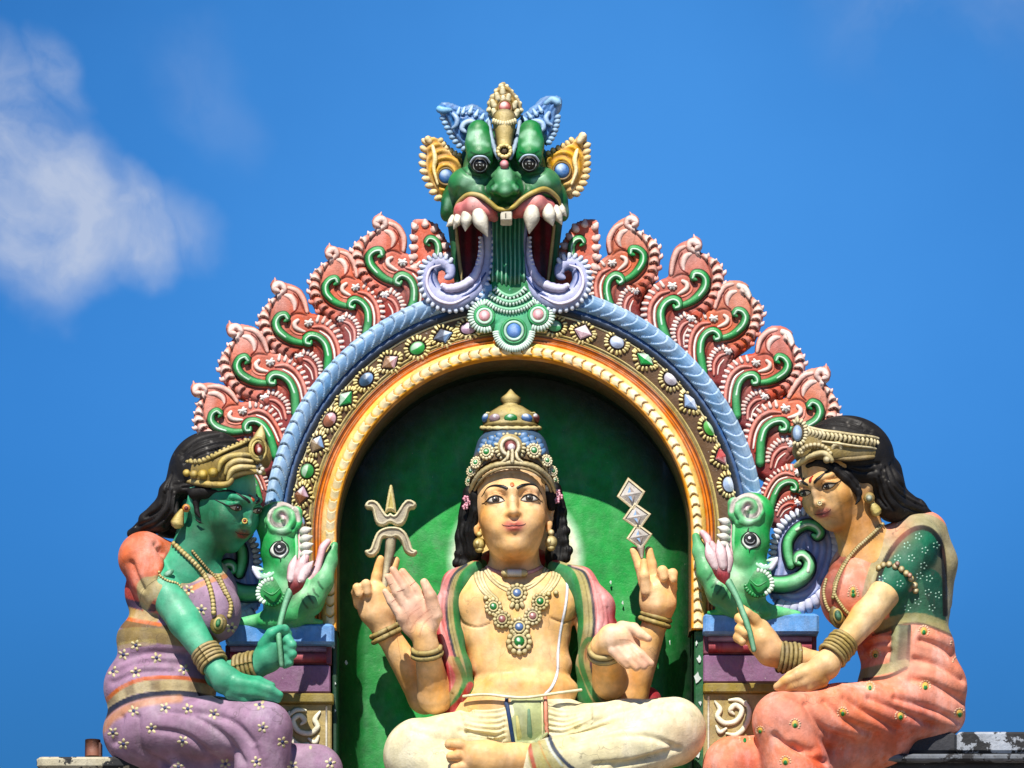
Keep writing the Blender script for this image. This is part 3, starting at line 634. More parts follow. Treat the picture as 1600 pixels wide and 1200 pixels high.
def simT(b, t, mirror):
    w = rng.uniform(-1, 1, 8)
    b0, t0 = complex(1040, 527), complex(1080, 366)
    if mirror: b0, t0 = complex(-1040, 527), complex(-1080, 366)
    k = (complex(*t)-complex(*b))/(t0-b0)
    def T(x, y):
        u = np.clip((545-y)/180, 0, 1)
        x = 1058+(x-1058)*(1+.11*np.clip((535-y)/60, 0, 1))
        x, y = x+u*(2.6*math.sin(y/(24+4*w[0])+3*w[1])+2.5*w[2]*u+1.2*math.sin(y/9+6*w[5])), y+u*(2.4*math.sin(x/(17+3*w[3])+3*w[4]))
        z = complex(*b)+k*(complex(-x if mirror else x, y)-b0); return (z.real, z.imag)
    return T
FL = [((639, 492), (599, 331), 1, 0), ((571, 524), (519, 380), 1, 0), ((511, 578), (433, 436), 1, 0), ((461, 637), (363, 503), 1, 0), ((427, 703), (311, 594), 1, 0), ((404, 775), (322, 690), 1, 0),
      ((960, 490), (979, 333), 0, 0), ((1042, 530), (1081, 366), 0, 0), ((1098, 573), (1158, 428), 0, 1), ((1152, 640), (1228, 500), 0, 1), ((1189, 713), (1288, 572), 0, 0), ((1206, 790), (1305, 700), 0, 0)]
for b, t, mi, br in FL:
    a, g = flame(simT(b, t, mi), broken=bool(br)); f = a.build('flame', arch, 'paint'); g.build('green_scroll', f, 'gloss_paint')
    if br: f['label'] = 'flame with its curled tip broken off'
for mir in (0, 1):   # the two short flames tucked behind the head's volutes
    X = (lambda x: 1578-x) if mir else (lambda x: x)
    m = M(); ol = cr([(X(x), y) for x, y in [(645, 346), (664, 344), (681, 351), (692, 366), (702, 384), (710, 410), (712, 450), (660, 450), (643, 410), (643, 380)]], 4, True)
    sal = lin('#cf5a3a')
    m.relief([ol], -34, 12, 9, 12, lambda x, y, sd, h: mixc(sal, lin('#e9b9ac'), .5*smooth(-10, -2, sd)), g=2)
    for a, b in [((652, 356), (645, 349)), ((665, 354), (664, 344)), ((675, 360), (682, 351)), ((683, 371), (692, 366)), ((690, 384), (701, 381)), ((695, 398), (707, 397)), ((651, 372), (642, 368)), ((651, 386), (641, 384)), ((650, 400), (640, 400)), ((652, 415), (641, 417))]:
        m.tube([(X(a[0]), a[1], -23), (X((a[0]+b[0])/2), (a[1]+b[1])/2+2, -21), (X(b[0]), b[1], -23)], [5, 6.5, 3], '#d98a7a', hi='#f0cfc4', flat=.55, hw=.8)
    pth = [(680, 412), (684, 400), (685, 386), (680, 376), (671, 373), (666, 379), (671, 384)]; rr = np.array([5, 6, 6.2, 6, 5.4, 4.4, 2.2])
    m.tube([(X(x), y, -24) for x, y in pth], rr+2, '#17100c', flat=.5); g = M(); g.tube([(X(x), y, -18) for x, y in pth], rr, '#0f6a2c', hi='#4aa562'); g.tube([(X(x), y, -12.5) for x, y in pth[1:-1]], rr[1:-1]*.28, '#8fc99b', hi='#d8eeda', seg=6)
    f = m.build('flame', arch, 'paint'); g.build('green_scroll', f, 'gloss_paint')
# ---------------------------------------------------------------- niche: painted back wall, side walls and vault
niche = thing('niche', 'deep arched niche painted green, with a pale yellow glow painted behind the head', 'niche', P(803, 1260, -120))
m = M()
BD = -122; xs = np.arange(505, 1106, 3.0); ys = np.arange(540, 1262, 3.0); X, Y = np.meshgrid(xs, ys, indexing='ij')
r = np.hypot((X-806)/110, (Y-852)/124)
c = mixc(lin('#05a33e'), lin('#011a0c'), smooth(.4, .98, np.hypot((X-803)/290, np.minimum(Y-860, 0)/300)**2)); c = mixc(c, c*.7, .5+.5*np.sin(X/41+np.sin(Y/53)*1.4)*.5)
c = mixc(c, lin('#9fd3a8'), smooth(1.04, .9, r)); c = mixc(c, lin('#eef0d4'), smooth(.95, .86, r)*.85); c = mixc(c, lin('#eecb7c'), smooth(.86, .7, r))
sh = 4*np.sin(X/37)*np.sin(Y/51)
V = np.stack([(X-800)/S, -(BD+sh*.4)/S+0*X, (600-Y)/S], -1)
V[..., 1] += -smooth(235, 300, np.abs(X-803))*60/S        # the back wall curves forward into the sides
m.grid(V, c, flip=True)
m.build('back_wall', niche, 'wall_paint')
# side walls and vault (inside faces), plus the peeling green edge strips at the front
m = M(); pts, nn = arc_path(279, 1262, 5); dd = np.linspace(-8, BD-20, 10)
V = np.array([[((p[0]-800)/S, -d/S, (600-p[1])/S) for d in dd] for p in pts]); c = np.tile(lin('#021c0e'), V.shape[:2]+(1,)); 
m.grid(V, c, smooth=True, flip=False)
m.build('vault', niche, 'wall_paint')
m = M()
m.box(519, 527, 985, 1262, -150, 2, '#0b3a20'); m.build('edge_strip', niche, 'wall_paint')
m = M(); m.box(1085, 1101, 985, 1262, -150, 4, '#0c5a2c'); m.build('edge_strip', niche, 'wall_paint')
m = M(); bw = SimpleChips = None
def chip(x, y, r, d, seed):
    rg = np.random.default_rng(seed); K = 9; pl = [(x+math.cos(2*math.pi*i/K)*r*rg.uniform(.35, 1.1)*.7, y+math.sin(2*math.pi*i/K)*r*rg.uniform(.5, 1.3)) for i in range(K)]
    V = np.array([[P(x, y, d+.5)]*K, [P(*p, d+.4) for p in pl], [P(*p, d-1) for p in pl]]); m.grid(V, np.tile(lin('#c9d3cd'), (3, K, 1)), close_v=True, smooth=False, flip=True)
for i, (x, y, r) in enumerate([(1051, 1003, 9), (1055, 1037, 7), (954, 910, 3), (973, 942, 3), (1085, 1087, 5), (541, 1036, 4)]): chip(x, y, r, BD+6 if 560 < x < 1060 else BD+40, i); m.build('peeled_patch', niche, 'wall_paint'); m = M()
for i, (x, y, r) in enumerate([(1092, 1030, 8), (1090, 1060, 12), (1094, 1098, 6), (1096, 1150, 14), (1091, 1180, 8), (1088, 1005, 5), (1095, 1120, 5), (524, 1068, 3), (522, 1012, 3), (524, 1110, 4)]): chip(x, y, r*.7, 6 if x > 1000 else 4, 50+i); m.build('peeled_patch', niche, 'wall_paint'); m = M()
# ================================================================ HORNED MONSTER HEAD ON THE CROWN OF THE ARCH
def comb(m, path, n, ln, r, col, hi, d=0, side=1, seg=6, flat=.9, r2=None, tilt=0.0):
    """row of short teeth standing along a px path, on its left (side=1) or right"""
    c = cr([(*p, 0) for p in path], 10)[:, :2]; L = np.concatenate([[0], np.cumsum(np.hypot(*np.diff(c, axis=0).T))])
    dd = np.interp(np.linspace(0, 1, n), np.linspace(0, 1, np.size(d)), np.atleast_1d(d)); lnn = np.interp(np.linspace(0, 1, n), np.linspace(0, 1, np.size(ln)), np.atleast_1d(ln))
    for i in range(n):
        s0 = (i+.5)/n*L[-1]; f = lambda s: np.array([np.interp(s, L, c[:, 0]), np.interp(s, L, c[:, 1])])
        p = f(s0); t = nrm(f(s0+1)-f(s0-1)+1e-9); o = np.array([t[1], -t[0]])*side; e = o*lnn[i]+t*tilt*lnn[i]
        m.tube([(*p, dd[i]), (*(p+e*.6), dd[i]), (*(p+e), dd[i]-r*.5)], [r, r, r2 if r2 else r*.75], col, hi=hi, seg=seg, flat=flat, hw=.8, n=3)
mon = thing('monster_head', 'green horned monster head with white fangs and long green tongue crowning the arch', 'sculpture', P(790, 545, 20))
def B(x0, x1, y0, y1, d0, d1):
    a = [P(x, y, d) for x in (x0, x1) for y in (y0, y1) for d in (d0, d1)]; return np.min(a, 0), np.max(a, 0)
def EL(s, c, r, **k): s.ell(P(*c), (r[0], r[2], r[1]), **k)     # r = across, up, deep
def rot(yaw=0, pitch=0, roll=0):
    y, p, r = map(math.radians, (yaw, pitch, roll)); cz, sz, cx, sx, cy, sy = math.cos(y), math.sin(y), math.cos(p), math.sin(p), math.cos(r), math.sin(r)
    Rz = np.array([[cz, -sz, 0], [sz, cz, 0], [0, 0, 1]]); Rx = np.array([[1, 0, 0], [0, cx, -sx], [0, sx, cx]]); Ry = np.array([[cy, 0, sy], [0, 1, 0], [-sy, 0, cy]])
    return Rz@Rx@Ry
s = SDF(*B(670, 912, 165, 372, -60, 135), .0036)
G1, G2 = '#0a5f26', '#107a36'
EL(s, (788, 262, 20), (64, 62, 48), k=10, col=G1); EL(s, (790, 300, 20), (90, 42, 40), k=16, col=G1)
for sg in (-1, 1):
    X = (lambda x: 1577-x) if sg > 0 else (lambda x: x)
    EL(s, (X(734), 288, 52), (34, 26, 32), k=14, col=G2); EL(s, (X(706), 318, 22), (17, 27, 22), k=10, col=G1); EL(s, (X(697), 334, 18), (9, 12, 12), k=6, col=G1)
    s.cone([P(X(748), 206, 70), P(X(748), 226, 74), P(X(750), 244, 82)], [18, 20, 21], k=7, col=G2)
    s.ell(P(X(750), 262, 92), (17, 20, 15), k=8, sub=True)
    s.cone([P(X(734), 300, 62), P(X(752), 302, 74), P(X(770), 318, 72)], [10, 11, 9], k=8, col=G1)
    EL(s, (X(773), 297, 96), (9, 7, 9), k=6, col=G2); s.ell(P(X(774), 303, 103), (3.5, 6, 3), k=3, sub=True)
EL(s, (789, 292, 66), (32, 26, 28), k=12, col=G1); s.cone([P(788, 256, 78), P(789, 290, 98)], [9, 13], k=10, col=G2); EL(s, (789, 301, 103), (9, 7, 8), k=6, col=G2)
sk = s.mesh()
for x, y, r, a in [(737, 212, 9, .55), (752, 220, 10, .4), (826, 214, 9, .55), (838, 222, 8, .4), (735, 285, 17, .45), (845, 283, 15, .4), (788, 275, 12, .6), (789, 295, 7, .5), (706, 312, 9, .2), (765, 268, 6, .3), (813, 268, 6, .3), (885, 330, 8, .2)]: sk.spot(x, y, r, '#a7d8b5', a)
for q, w, a in (([(734, 216), (740, 208), (750, 206)], 3.5, .6), ([(742, 224), (752, 222), (762, 226)], 3, .5), ([(815, 212), (824, 206), (834, 208)], 3.5, .6), ([(818, 226), (828, 222), (840, 226)], 3, .5), ([(724, 286), (732, 278), (744, 280)], 4.5, .45), ([(834, 280), (846, 276), (856, 286)], 4.5, .45), ([(782, 268), (788, 264), (795, 268), (796, 278)], 3.5, .55), ([(775, 290), (771, 296)], 2.5, .5), ([(803, 290), (807, 296)], 2.5, .5), ([(699, 312), (697, 326)], 3, .4), ([(884, 322), (890, 334)], 3, .4)): sk.line(q, w, '#9fd0ae', a, 4)
sk.carve([[(768, 276), (760, 284), (758, 296), (764, 308)], [(809, 276), (817, 284), (819, 296), (813, 308)], [(722, 262), (732, 272), (750, 276)], [(855, 260), (846, 270), (828, 274)], [(716, 296), (712, 312), (714, 326)]], 3.2, -3)
for q in ([(768, 276), (760, 284), (758, 296), (764, 308)], [(809, 276), (817, 284), (819, 296), (813, 308)], [(722, 262), (732, 272), (750, 276)], [(855, 260), (846, 270), (828, 274)]): sk.line(q, 1.2, '#04300f', .7)
sk.line([(736, 238), (750, 243), (765, 238)], 1.4, '#062b12', .8); sk.line([(812, 238), (827, 243), (842, 236)], 1.4, '#062b12', .8)
sk.line([(770, 300), (766, 292), (772, 286)], 1.2, '#05351a', .7); sk.line([(808, 300), (812, 292), (806, 286)], 1.2, '#05351a', .7)
sk.line([(758, 270), (770, 282), (772, 292)], 1.6, '#06401d', .5); sk.line([(820, 270), (808, 282), (806, 292)], 1.6, '#06401d', .5)
sk.build('face', mon, 'gloss_paint')
for sg in (0, 1):
    X = (lambda x: 1577-x) if sg else (lambda x: x); ex, ey = (750, 257) if not sg else (827, 255)
    m = M(); m.ell((ex, ey, 88), (15.5, 15, 14), '#14100e'); e = m.build('eye', mon, 'gloss_paint')
    m = M(); sf = Skin.__new__(Skin); q = M(); q.ell((ex, ey, 88), (15.5, 15, 14), '#14100e', nu=24, nv=32); sf = surf(q)
    for rr, cc, h in ((10.5, '#c9cdc8', .3), (8.8, '#100e0d', .6)):
        patch(m, sf, [(ex+rr*math.cos(a), ey+1+rr*math.sin(a)*.95) for a in np.linspace(0, 2*np.pi, 13)[:-1]], cc, h, rings=2, n=2)
    patch(m, sf, [(ex+1+1.3*math.cos(a), ey+1.3*math.sin(a)) for a in np.linspace(0, 2*np.pi, 7)[:-1]], '#d8d8d0', 1.2, rings=1, n=2)
    m.tube([(ex-15, ey-3, 96), (ex-9, ey-11, 104), (ex, ey-13, 107), (ex+9, ey-11, 104), (ex+15, ey-3, 96)], 1.6, '#9fb9d4', hi='#c8d8e8'); m.build('iris', e, 'paint')
    m = M(); lip = [(710, 341, 40), (715, 320, 56), (731, 305, 78), (750, 306, 90), (765, 316, 94), (777, 326, 92), (789, 328, 90)] if not sg else [(874, 334, 40), (872, 312, 56), (853, 296, 78), (833, 301, 90), (816, 311, 94), (803, 323, 92), (788, 328, 90)]
    m.tube(lip, [3, 4, 4.4, 4.2, 4, 4, 3.6], '#8a762e', hi='#bfa85a'); m.tube([(a, b+4.5, c-1) for a, b, c in lip], [1.2, 1.6, 2, 1.8, 1.6, 1.5, 1], '#2a1a0c'); m.build('lip', mon, 'gloss_paint')
    s = SDF(*B(X(743)-52, X(743)+52, 290, 366, 0, 115), .0036); dy = -5*sg
    s.cone([P(X(714), 344+dy, 34), P(X(724), 330+dy, 56), P(X(742), 323+dy, 72), P(X(762), 330+dy, 74), P(X(772), 340+dy, 60)], [7, 14, 17, 14, 7], k=6, col='#d0706c'); gm = s.mesh()
    gm.line([(X(716), 350+dy), (X(740), 346+dy), (X(768), 350+dy)], 7, '#7c1c22', .55, 5); gm.spot(X(742), 316+dy, 13, '#e6a8a0', .6); gm.build('gum', mon, 'gloss_paint')
    tl = [((746, 334), (762, 370), 12.5), ((729, 337), (727, 361), 10), ((717, 340), (709, 358), 7.5), ((708, 344), (698, 354), 6)] if not sg else [((832, 329), (827, 365), 13), ((856, 329), (864, 353), 11), ((868, 330), (878, 351), 8.5), ((875, 326), (885, 338), 7)]
    for (a, b, r), dd in zip(tl, (84, 74, 62, 48)):
        m = M(); m.tube([(a[0], a[1]-5, dd-6), (a[0]*.7+b[0]*.3, a[1]*.7+b[1]*.3, dd+4), (a[0]*.35+b[0]*.65, a[1]*.35+b[1]*.65, dd+5), (b[0], b[1], dd+4)], [r*.7, r, r*.62, .8], '#c9bda6', hi='#e6dfcd', n=5, seg=14); m.build('fang', mon, 'paint')
# mouth cavity and jaw edges
for sg in (0, 1):
    X = (lambda x: 1578-x) if sg else (lambda x: x)
    m = M(); m.relief([[(X(x), y) for x, y in [(706, 320), (772, 320), (770, 400), (757, 440), (733, 462), (716, 456), (712, 420), (710, 370)]]], -26, 3, 3, 30, lambda x, y, sd, h: mixc(lin('#8e1220'), lin('#4a0810'), smooth(0, 1, .5+.5*np.sin(x*.35))), g=2)
    m.build('mouth', mon, 'gloss_paint')
    m = M(); m.tube([(X(706), 330, 8), (X(708), 356, 4), (X(711), 390, 0), (X(713), 425, -4), (X(718), 452, -8)], [10, 8, 7, 6, 5], '#06361c', hi='#0d5a2e'); m.tube([(X(712), 352, 12), (X(716), 390, 8), (X(720), 425, 2), (X(724), 448, -2)], [2.6, 3, 3, 2], '#7d6a3c', hi='#b39c62'); m.build('jaw', mon, 'paint')
    # volutes flowing from the corners of the mouth
    m = M()
    A = [(762, 345), (762, 398), (754, 432), (735, 459), (708, 471), (682, 463), (669, 441), (674, 418), (690, 411), (702, 419), (703, 430), (697, 434)]
    dA = [6, 8, 12, 16, 18, 18, 18, 19, 21, 23, 26, 28]; rA = [8, 9.5, 12, 15, 17, 17.5, 16, 14, 12, 9.5, 7.5, 4]
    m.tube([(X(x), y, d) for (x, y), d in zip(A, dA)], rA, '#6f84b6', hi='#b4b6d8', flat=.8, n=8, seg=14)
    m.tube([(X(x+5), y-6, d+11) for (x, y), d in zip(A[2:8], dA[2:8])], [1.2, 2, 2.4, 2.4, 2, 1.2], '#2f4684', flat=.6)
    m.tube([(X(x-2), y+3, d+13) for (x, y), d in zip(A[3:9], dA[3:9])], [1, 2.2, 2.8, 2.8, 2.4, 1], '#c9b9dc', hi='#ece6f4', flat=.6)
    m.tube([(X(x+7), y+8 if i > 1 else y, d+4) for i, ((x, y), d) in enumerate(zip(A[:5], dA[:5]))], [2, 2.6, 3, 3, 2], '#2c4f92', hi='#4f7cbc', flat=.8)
    # outer comb
    oc = [(772, 352), (772, 402), (764, 440), (746, 470), (714, 487), (682, 483), (659, 462), (652, 436), (658, 410), (676, 398), (694, 398), (708, 408)]
    comb(m, [(X(788+(x-788)*.985), y*.985+6.5) for x, y in oc], 34, [2, 5, 9, 10, 8], 3.9, '#8299c4', '#dbe2ee', d=[12, 17, 23, 26, 28], side=(1 if sg else -1)*-1*-1, tilt=.2)
    # inner rolled comb
    ic = [(752, 372), (751, 402), (742, 430), (724, 446), (702, 451), (692, 446)]
    m.tube([(X(x), y, d) for (x, y), d in zip(ic, [12, 16, 22, 28, 30, 32])], [3, 5, 6.5, 7, 6.5, 4], '#a99fcf', hi='#dcd8ee', n=8, mod=lambda t, a: 1+.16*np.abs(np.sin(t*40)))
    comb(m, [(X(x-3), y-4) for x, y in ic], 17, [2, 4, 5], 2.6, '#c7c3df', '#f0eef6', d=[18, 24, 34], side=(1 if sg else -1)*-1)
    m.build('volute', mon, 'gloss_paint')
# tongue and apron
m = M()
tg = cr([(770, 332), (796, 330), (819, 332), (818, 380), (822, 420), (827, 438), (815, 447), (800, 451), (784, 449), (765, 438), (769, 415), (770, 380)], 4, True)
def tgc(x, y, sd, h):
    k = (.5+.5*np.sin(x*.9+.35*np.sin(y/14)))**2; c = mixc(lin('#0a6c46'), lin('#2a9a6c'), .5*k); c = mixc(c, lin('#b9dcc6'), smooth(.72, 1, k)*(.3+.45*smooth(380, 445, y))); return mixc(c, lin('#053d27'), smooth(.2, 0, k)*.6)
m.relief([tg], 14, 16, 16, 30, tgc, g=1.3, hf=lambda x, y, sd: 1.6*np.sin(x*.9+.35*np.sin(y/14)))
m.build('tongue', mon, 'gloss_paint')
m = M(); lob = [(757, 494, 26), (841, 492, 26), (803, 517, 33)]
cir = lambda x, y, r, n=40: [(x+r*math.cos(a), y+r*math.sin(a)) for a in np.linspace(0, 2*np.pi, n, endpoint=False)]
def apc(x, y, sd, h):
    c = mixc(lin('#0b7a3e'), lin('#4fae7c'), smooth(455, 480, y)); return mixc(c, lin('#0b5e32'), smooth(-1, -5, sd)*0)
m.relief([cir(*l) for l in lob]+[cr([(772, 436), (824, 436), (840, 470), (850, 496), (803, 520), (748, 496), (762, 470)], 4, True)], 8, 15, 9, 26, apc, g=1.8)
for yy, w, n in ((457, 22, 11), (466, 30, 15), (478, 36, 19)):
    pth = [(796-w, yy-9), (796-w*.55, yy+1), (797, yy+6), (798+w*.55, yy+1), (798+w, yy-9)]
    m.tube([(x, y, 25) for x, y in pth], [2, 3.2, 3.6, 3.2, 2], '#1d8e54', hi='#8ccfa6'); comb(m, pth, n, 6, 2.3, '#74c09a', '#e3f1e6', d=26, side=-1)
for (x, y, r), gc, n in zip(lob, ('#e79aa0', '#e79aa0', '#5f8fd6'), (20, 20, 26)):
    a0, a1 = {757: (60, 300), 841: (-120, 120), 803: (0, 180)}[x]
    comb(m, [(x+(r-8)*math.cos(math.radians(a)), y+(r-8)*math.sin(math.radians(a))) for a in np.linspace(a0, a1, 9)], n, 7.5, 2.5, '#74c09a', '#e3f1e6', d=22, side=1)
    for rr, dd, cc, hh in ((r*.56, 23, '#0d7a3c', '#3da865'), (r*.42, 25, '#7cc69a', '#c6e6d0')): m.tube([(x+rr*math.cos(a), y+rr*math.sin(a), dd) for a in np.linspace(0, 2*np.pi, 22)], 2.6, cc, hi=hh, ends=False)
m.build('apron', mon, 'gloss_paint')
for (x, y, r), gc in zip(lob, ('#e79aa0', '#e79aa0', '#4f86d2')):
    m = M(); m.ell((x, y, 24), (r*.36, 6, r*.36), gc, hi='#f0dfe0' if gc[1] == 'e' else '#9fc0ee'); m.build('gem', mon, 'gloss_paint')
m = M(); m.box(782, 800, 329, 344, 60, 92, '#cfc8b6', 1.5); m.box(789.5, 791, 333, 341, 88, 92.6, '#2b1a10', .3); m.build('front_tooth', mon, 'paint')
# gilt ear leaves
def leafy(name, ol, d0, c1, c2, teeth, tlen, tcol, thi, gemspec, side, extra=None, H=15):
    m = M(); o = cr(ol, 4, True); gx, gy, gr, gc = gemspec if gemspec else (0, 0, 0, None)
    def cf(x, y, sd, h):
        c = mixc(lin(c1), lin(c2), .5+.5*np.sin((np.hypot(x-gx, y-gy) if gc else x+y)*.55)); return mixc(c, lin(thi), .4*smooth(-7, -2, sd))
    m.relief([o], d0, H, 12, 16, cf, g=1.8, hf=(lambda x, y, sd: 1.8*np.sin(np.hypot(x-gx, y-gy)*.55)) if gc else (lambda x, y, sd: 1.2*np.sin(sd*1.1)))
    comb(m, teeth, tlen[0], tlen[1], tlen[2], tcol, thi, d=d0+8, side=side, r2=.8, tilt=-.5, seg=7)
    if extra: extra(m)
    o = m.build(name, mon, 'gold_paint' if 'ear' in name or 'crest' in name else 'gloss_paint')
    if gc:
        m = M(); m.tube([(gx+gr*1.12*math.cos(a), gy+gr*1.12*math.sin(a), d0+H+2) for a in np.linspace(0, 2*np.pi, 22)], 2.2, '#3a2a14', hi='#8a6a2c', ends=False); m.ell((gx, gy, d0+H+1), (gr, 7, gr), gc, hi='#c3d6ee' if gc[1] < '9' else '#f2cfc8', hdir=(-.4, -1, .6)); m.build('gem', o, 'gloss_paint')
leafy('ear_leaf', [(667, 215), (683, 217), (693, 228), (706, 240), (721, 246), (723, 262), (719, 280), (710, 297), (690, 312), (680, 298), (670, 284), (664, 266), (665, 246), (664, 228)], 10, '#b07a1c', '#e2ab3c', [(668, 218), (664, 240), (664, 262), (671, 284), (682, 302), (692, 312)], (9, 9, 4.8), '#cf9c46', '#f0d6a0', (697, 276, 11.5, '#3c6fae'), -1,
      lambda m: (comb(m, [(684, 218), (694, 230), (708, 241), (720, 247)], 6, 7, 4.6, '#b8892f', '#e8cf92', d=16, side=1, r2=.8), m.tube([(676, 228, 24), (680, 248, 27), (678, 264, 27), (684, 288, 27)], [3, 4.5, 3.5, 2], '#e9b84c', hi='#f6e2ae'), m.tube([(672, 222, 22), (668, 217, 22)], [5, 6], '#cf9c46', hi='#f0d6a0')))
leafy('ear_leaf', [(911, 209), (917, 218), (912, 234), (915, 250), (914, 268), (909, 285), (900, 299), (891, 307), (879, 299), (866, 283), (855, 262), (852, 246), (864, 238), (880, 231), (893, 224), (903, 214)], 10, '#b07a1c', '#e2ab3c', [(914, 224), (914, 246), (914, 266), (908, 286), (894, 306)], (9, 9, 4.8), '#cf9c46', '#f0d6a0', (878, 267, 12, '#3c6fae'), 1,
      lambda m: (comb(m, [(898, 218), (884, 229), (868, 236), (855, 244)], 6, 7, 4.6, '#b8892f', '#e8cf92', d=16, side=-1, r2=.8), m.tube([(902, 234, 24), (898, 250, 27), (900, 268, 27), (893, 288, 27)], [3, 4.5, 3.5, 2], '#e9b84c', hi='#f6e2ae'), m.tube([(905, 222, 22), (911, 212, 22)], [6, 7], '#d9b070', hi='#f3dfb8')))
def hornx(pts):
    def f(m):
        for p, r, c, h in pts: m.tube(p, r, c, hi=h, flat=.8)
    return f
leafy('horn', [(685, 168), (693, 160), (708, 163), (722, 168), (738, 163), (752, 170), (765, 182), (770, 205), (773, 236), (764, 228), (752, 208), (736, 208), (729, 232), (716, 224), (707, 210), (701, 196), (693, 182)], 28, '#2f629f', '#4f86c4', [(692, 181), (700, 198), (708, 213), (718, 226), (730, 233)], (8, 6, 4), '#5480ae', '#9dbcd8', None, -1,
      hornx([([(764, 215, 44), (752, 200, 46), (738, 190, 47), (726, 193, 47), (722, 201, 47), (727, 206, 48)], [2, 3.5, 4.5, 5, 4.6, 3], '#6c9bd0', '#b4cbe4'), ([(708, 178, 44), (714, 186, 46), (713, 195, 46), (707, 200, 45)], [3.5, 4.5, 4, 2.5], '#5f90c8', '#a8c2de'), ([(686, 170, 40), (692, 172, 42), (704, 172, 42)], [6, 6, 4], '#4688c6', '#8cc0e4')]
            +[([(734+i*9, 176+i*5, 44), (738+i*9, 166+i*6, 42)], [4.4, 2], '#5c94cf', '#a9cbe8') for i in range(4)]+[([(715+i*8, 178-i, 44), (718+i*8, 168, 42)], [3.8, 2], '#5c94cf', '#a9cbe8') for i in range(2)]))
leafy('horn', [(877, 154), (877, 166), (870, 180), (867, 196), (862, 212), (854, 224), (848, 216), (838, 205), (822, 208), (808, 238), (807, 204), (813, 184), (826, 172), (838, 162), (848, 153), (862, 150)], 28, '#2f629f', '#4f86c4', [(870, 180), (868, 196), (862, 212), (854, 225)], (7, 6, 4), '#5480ae', '#9dbcd8', None, 1,
      hornx([([(813, 216, 44), (822, 198, 46), (834, 190, 47), (846, 192, 47), (849, 200, 47), (844, 205, 48)], [2, 3.5, 4.5, 5, 4.6, 3], '#6c9bd0', '#b4cbe4'), ([(858, 176, 44), (853, 184, 46), (856, 192, 46), (862, 195, 45)], [3.5, 4.5, 4, 2.5], '#5f90c8', '#a8c2de'), ([(872, 160, 42), (862, 156, 42), (852, 162, 42)], [7, 6, 4], '#4688c6', '#8cc0e4')]
            +[([(846-i*8, 174+i*5, 44), (842-i*9, 166+i*5, 42)], [4.4, 2], '#5c94cf', '#a9cbe8') for i in range(4)]))
leafy('crest', [(786, 129), (796, 137), (806, 149), (815, 163), (814, 176), (804, 184), (788, 187), (772, 184), (763, 174), (762, 160), (770, 148), (777, 137)], 56, '#735a28', '#a98844', [(786, 130), (772, 146), (764, 162), (763, 178)], (5, 6, 4.5), '#b39858', '#e6dab0', (789, 168, 9.5, '#b95a52'), 1,
      lambda m: [comb(m, [(788, 131), (802, 146), (813, 163), (815, 178)], 5, 6, 4.5, '#b39858', '#e6dab0', d=62, side=-1, r2=.9)]+[m.tube([(x, y, 72), (x*.8+788*.2, y+8, 70)], [4.4, 5.6], '#b9a062', hi='#e9deb8', flat=.7) for x, y in [(785, 138), (776, 147), (795, 149), (769, 158), (806, 160), (786, 152), (771, 172), (809, 173)]])
m = M()
prof = [(182, 20), (186, 21.5), (193, 21), (195, 19), (204, 18.5), (206, 17), (220, 14.5), (232, 12)]
m.tube([(788+i*.0, y, 74+i*2) for i, (y, r) in enumerate(prof)], [r*.88 for _, r in prof], '#7d662f', hi='#b9a468', spline=False, seg=26, ends=False, mod=lambda t, a: 1+.05*np.cos(a*12)*(t > .25), nrmv=FRONT)
m.tube([(788+10*math.cos(a), 236+9*math.sin(a), 98) for a in np.linspace(0, 2*np.pi, 18)], 3.2, '#b5983e', hi='#e4d08a', ends=False, mod=lambda t, a: 1+.15*np.sin(t*70)); m.ell((788, 236, 94), (6, 4, 6), '#4c3a1a')
comb(m, [(770, 186), (788, 191), (806, 186)], 10, 5, 2.6, '#c2a866', '#eadfb6', d=96, side=-1)
for sg in (-1, 1): m.tube([(788+sg*24, 190, 66), (788+sg*20, 215, 78), (788+sg*14, 236, 88), (788+sg*9, 248, 92)], [3.5, 4, 4, 3], '#5b6c80', hi='#98aec2', mod=lambda t, a: 1+.14*np.sin(t*60))
m.build('forehead_ornament', mon, 'gold_paint')
m = M(); m.ell((788, 257, 96), (7, 7, 7), '#b9606a', hi='#e9aeb0'); m.build('bead', mon, 'gloss_paint')
m = M(); m.ell((788, 270, -30), (75, 40, 70), G1); m.tube([(788, 300, -45), (788, 440, -50)], [60, 50], '#2c1a14', flat=.5); m.build('back_of_head', mon, 'paint')

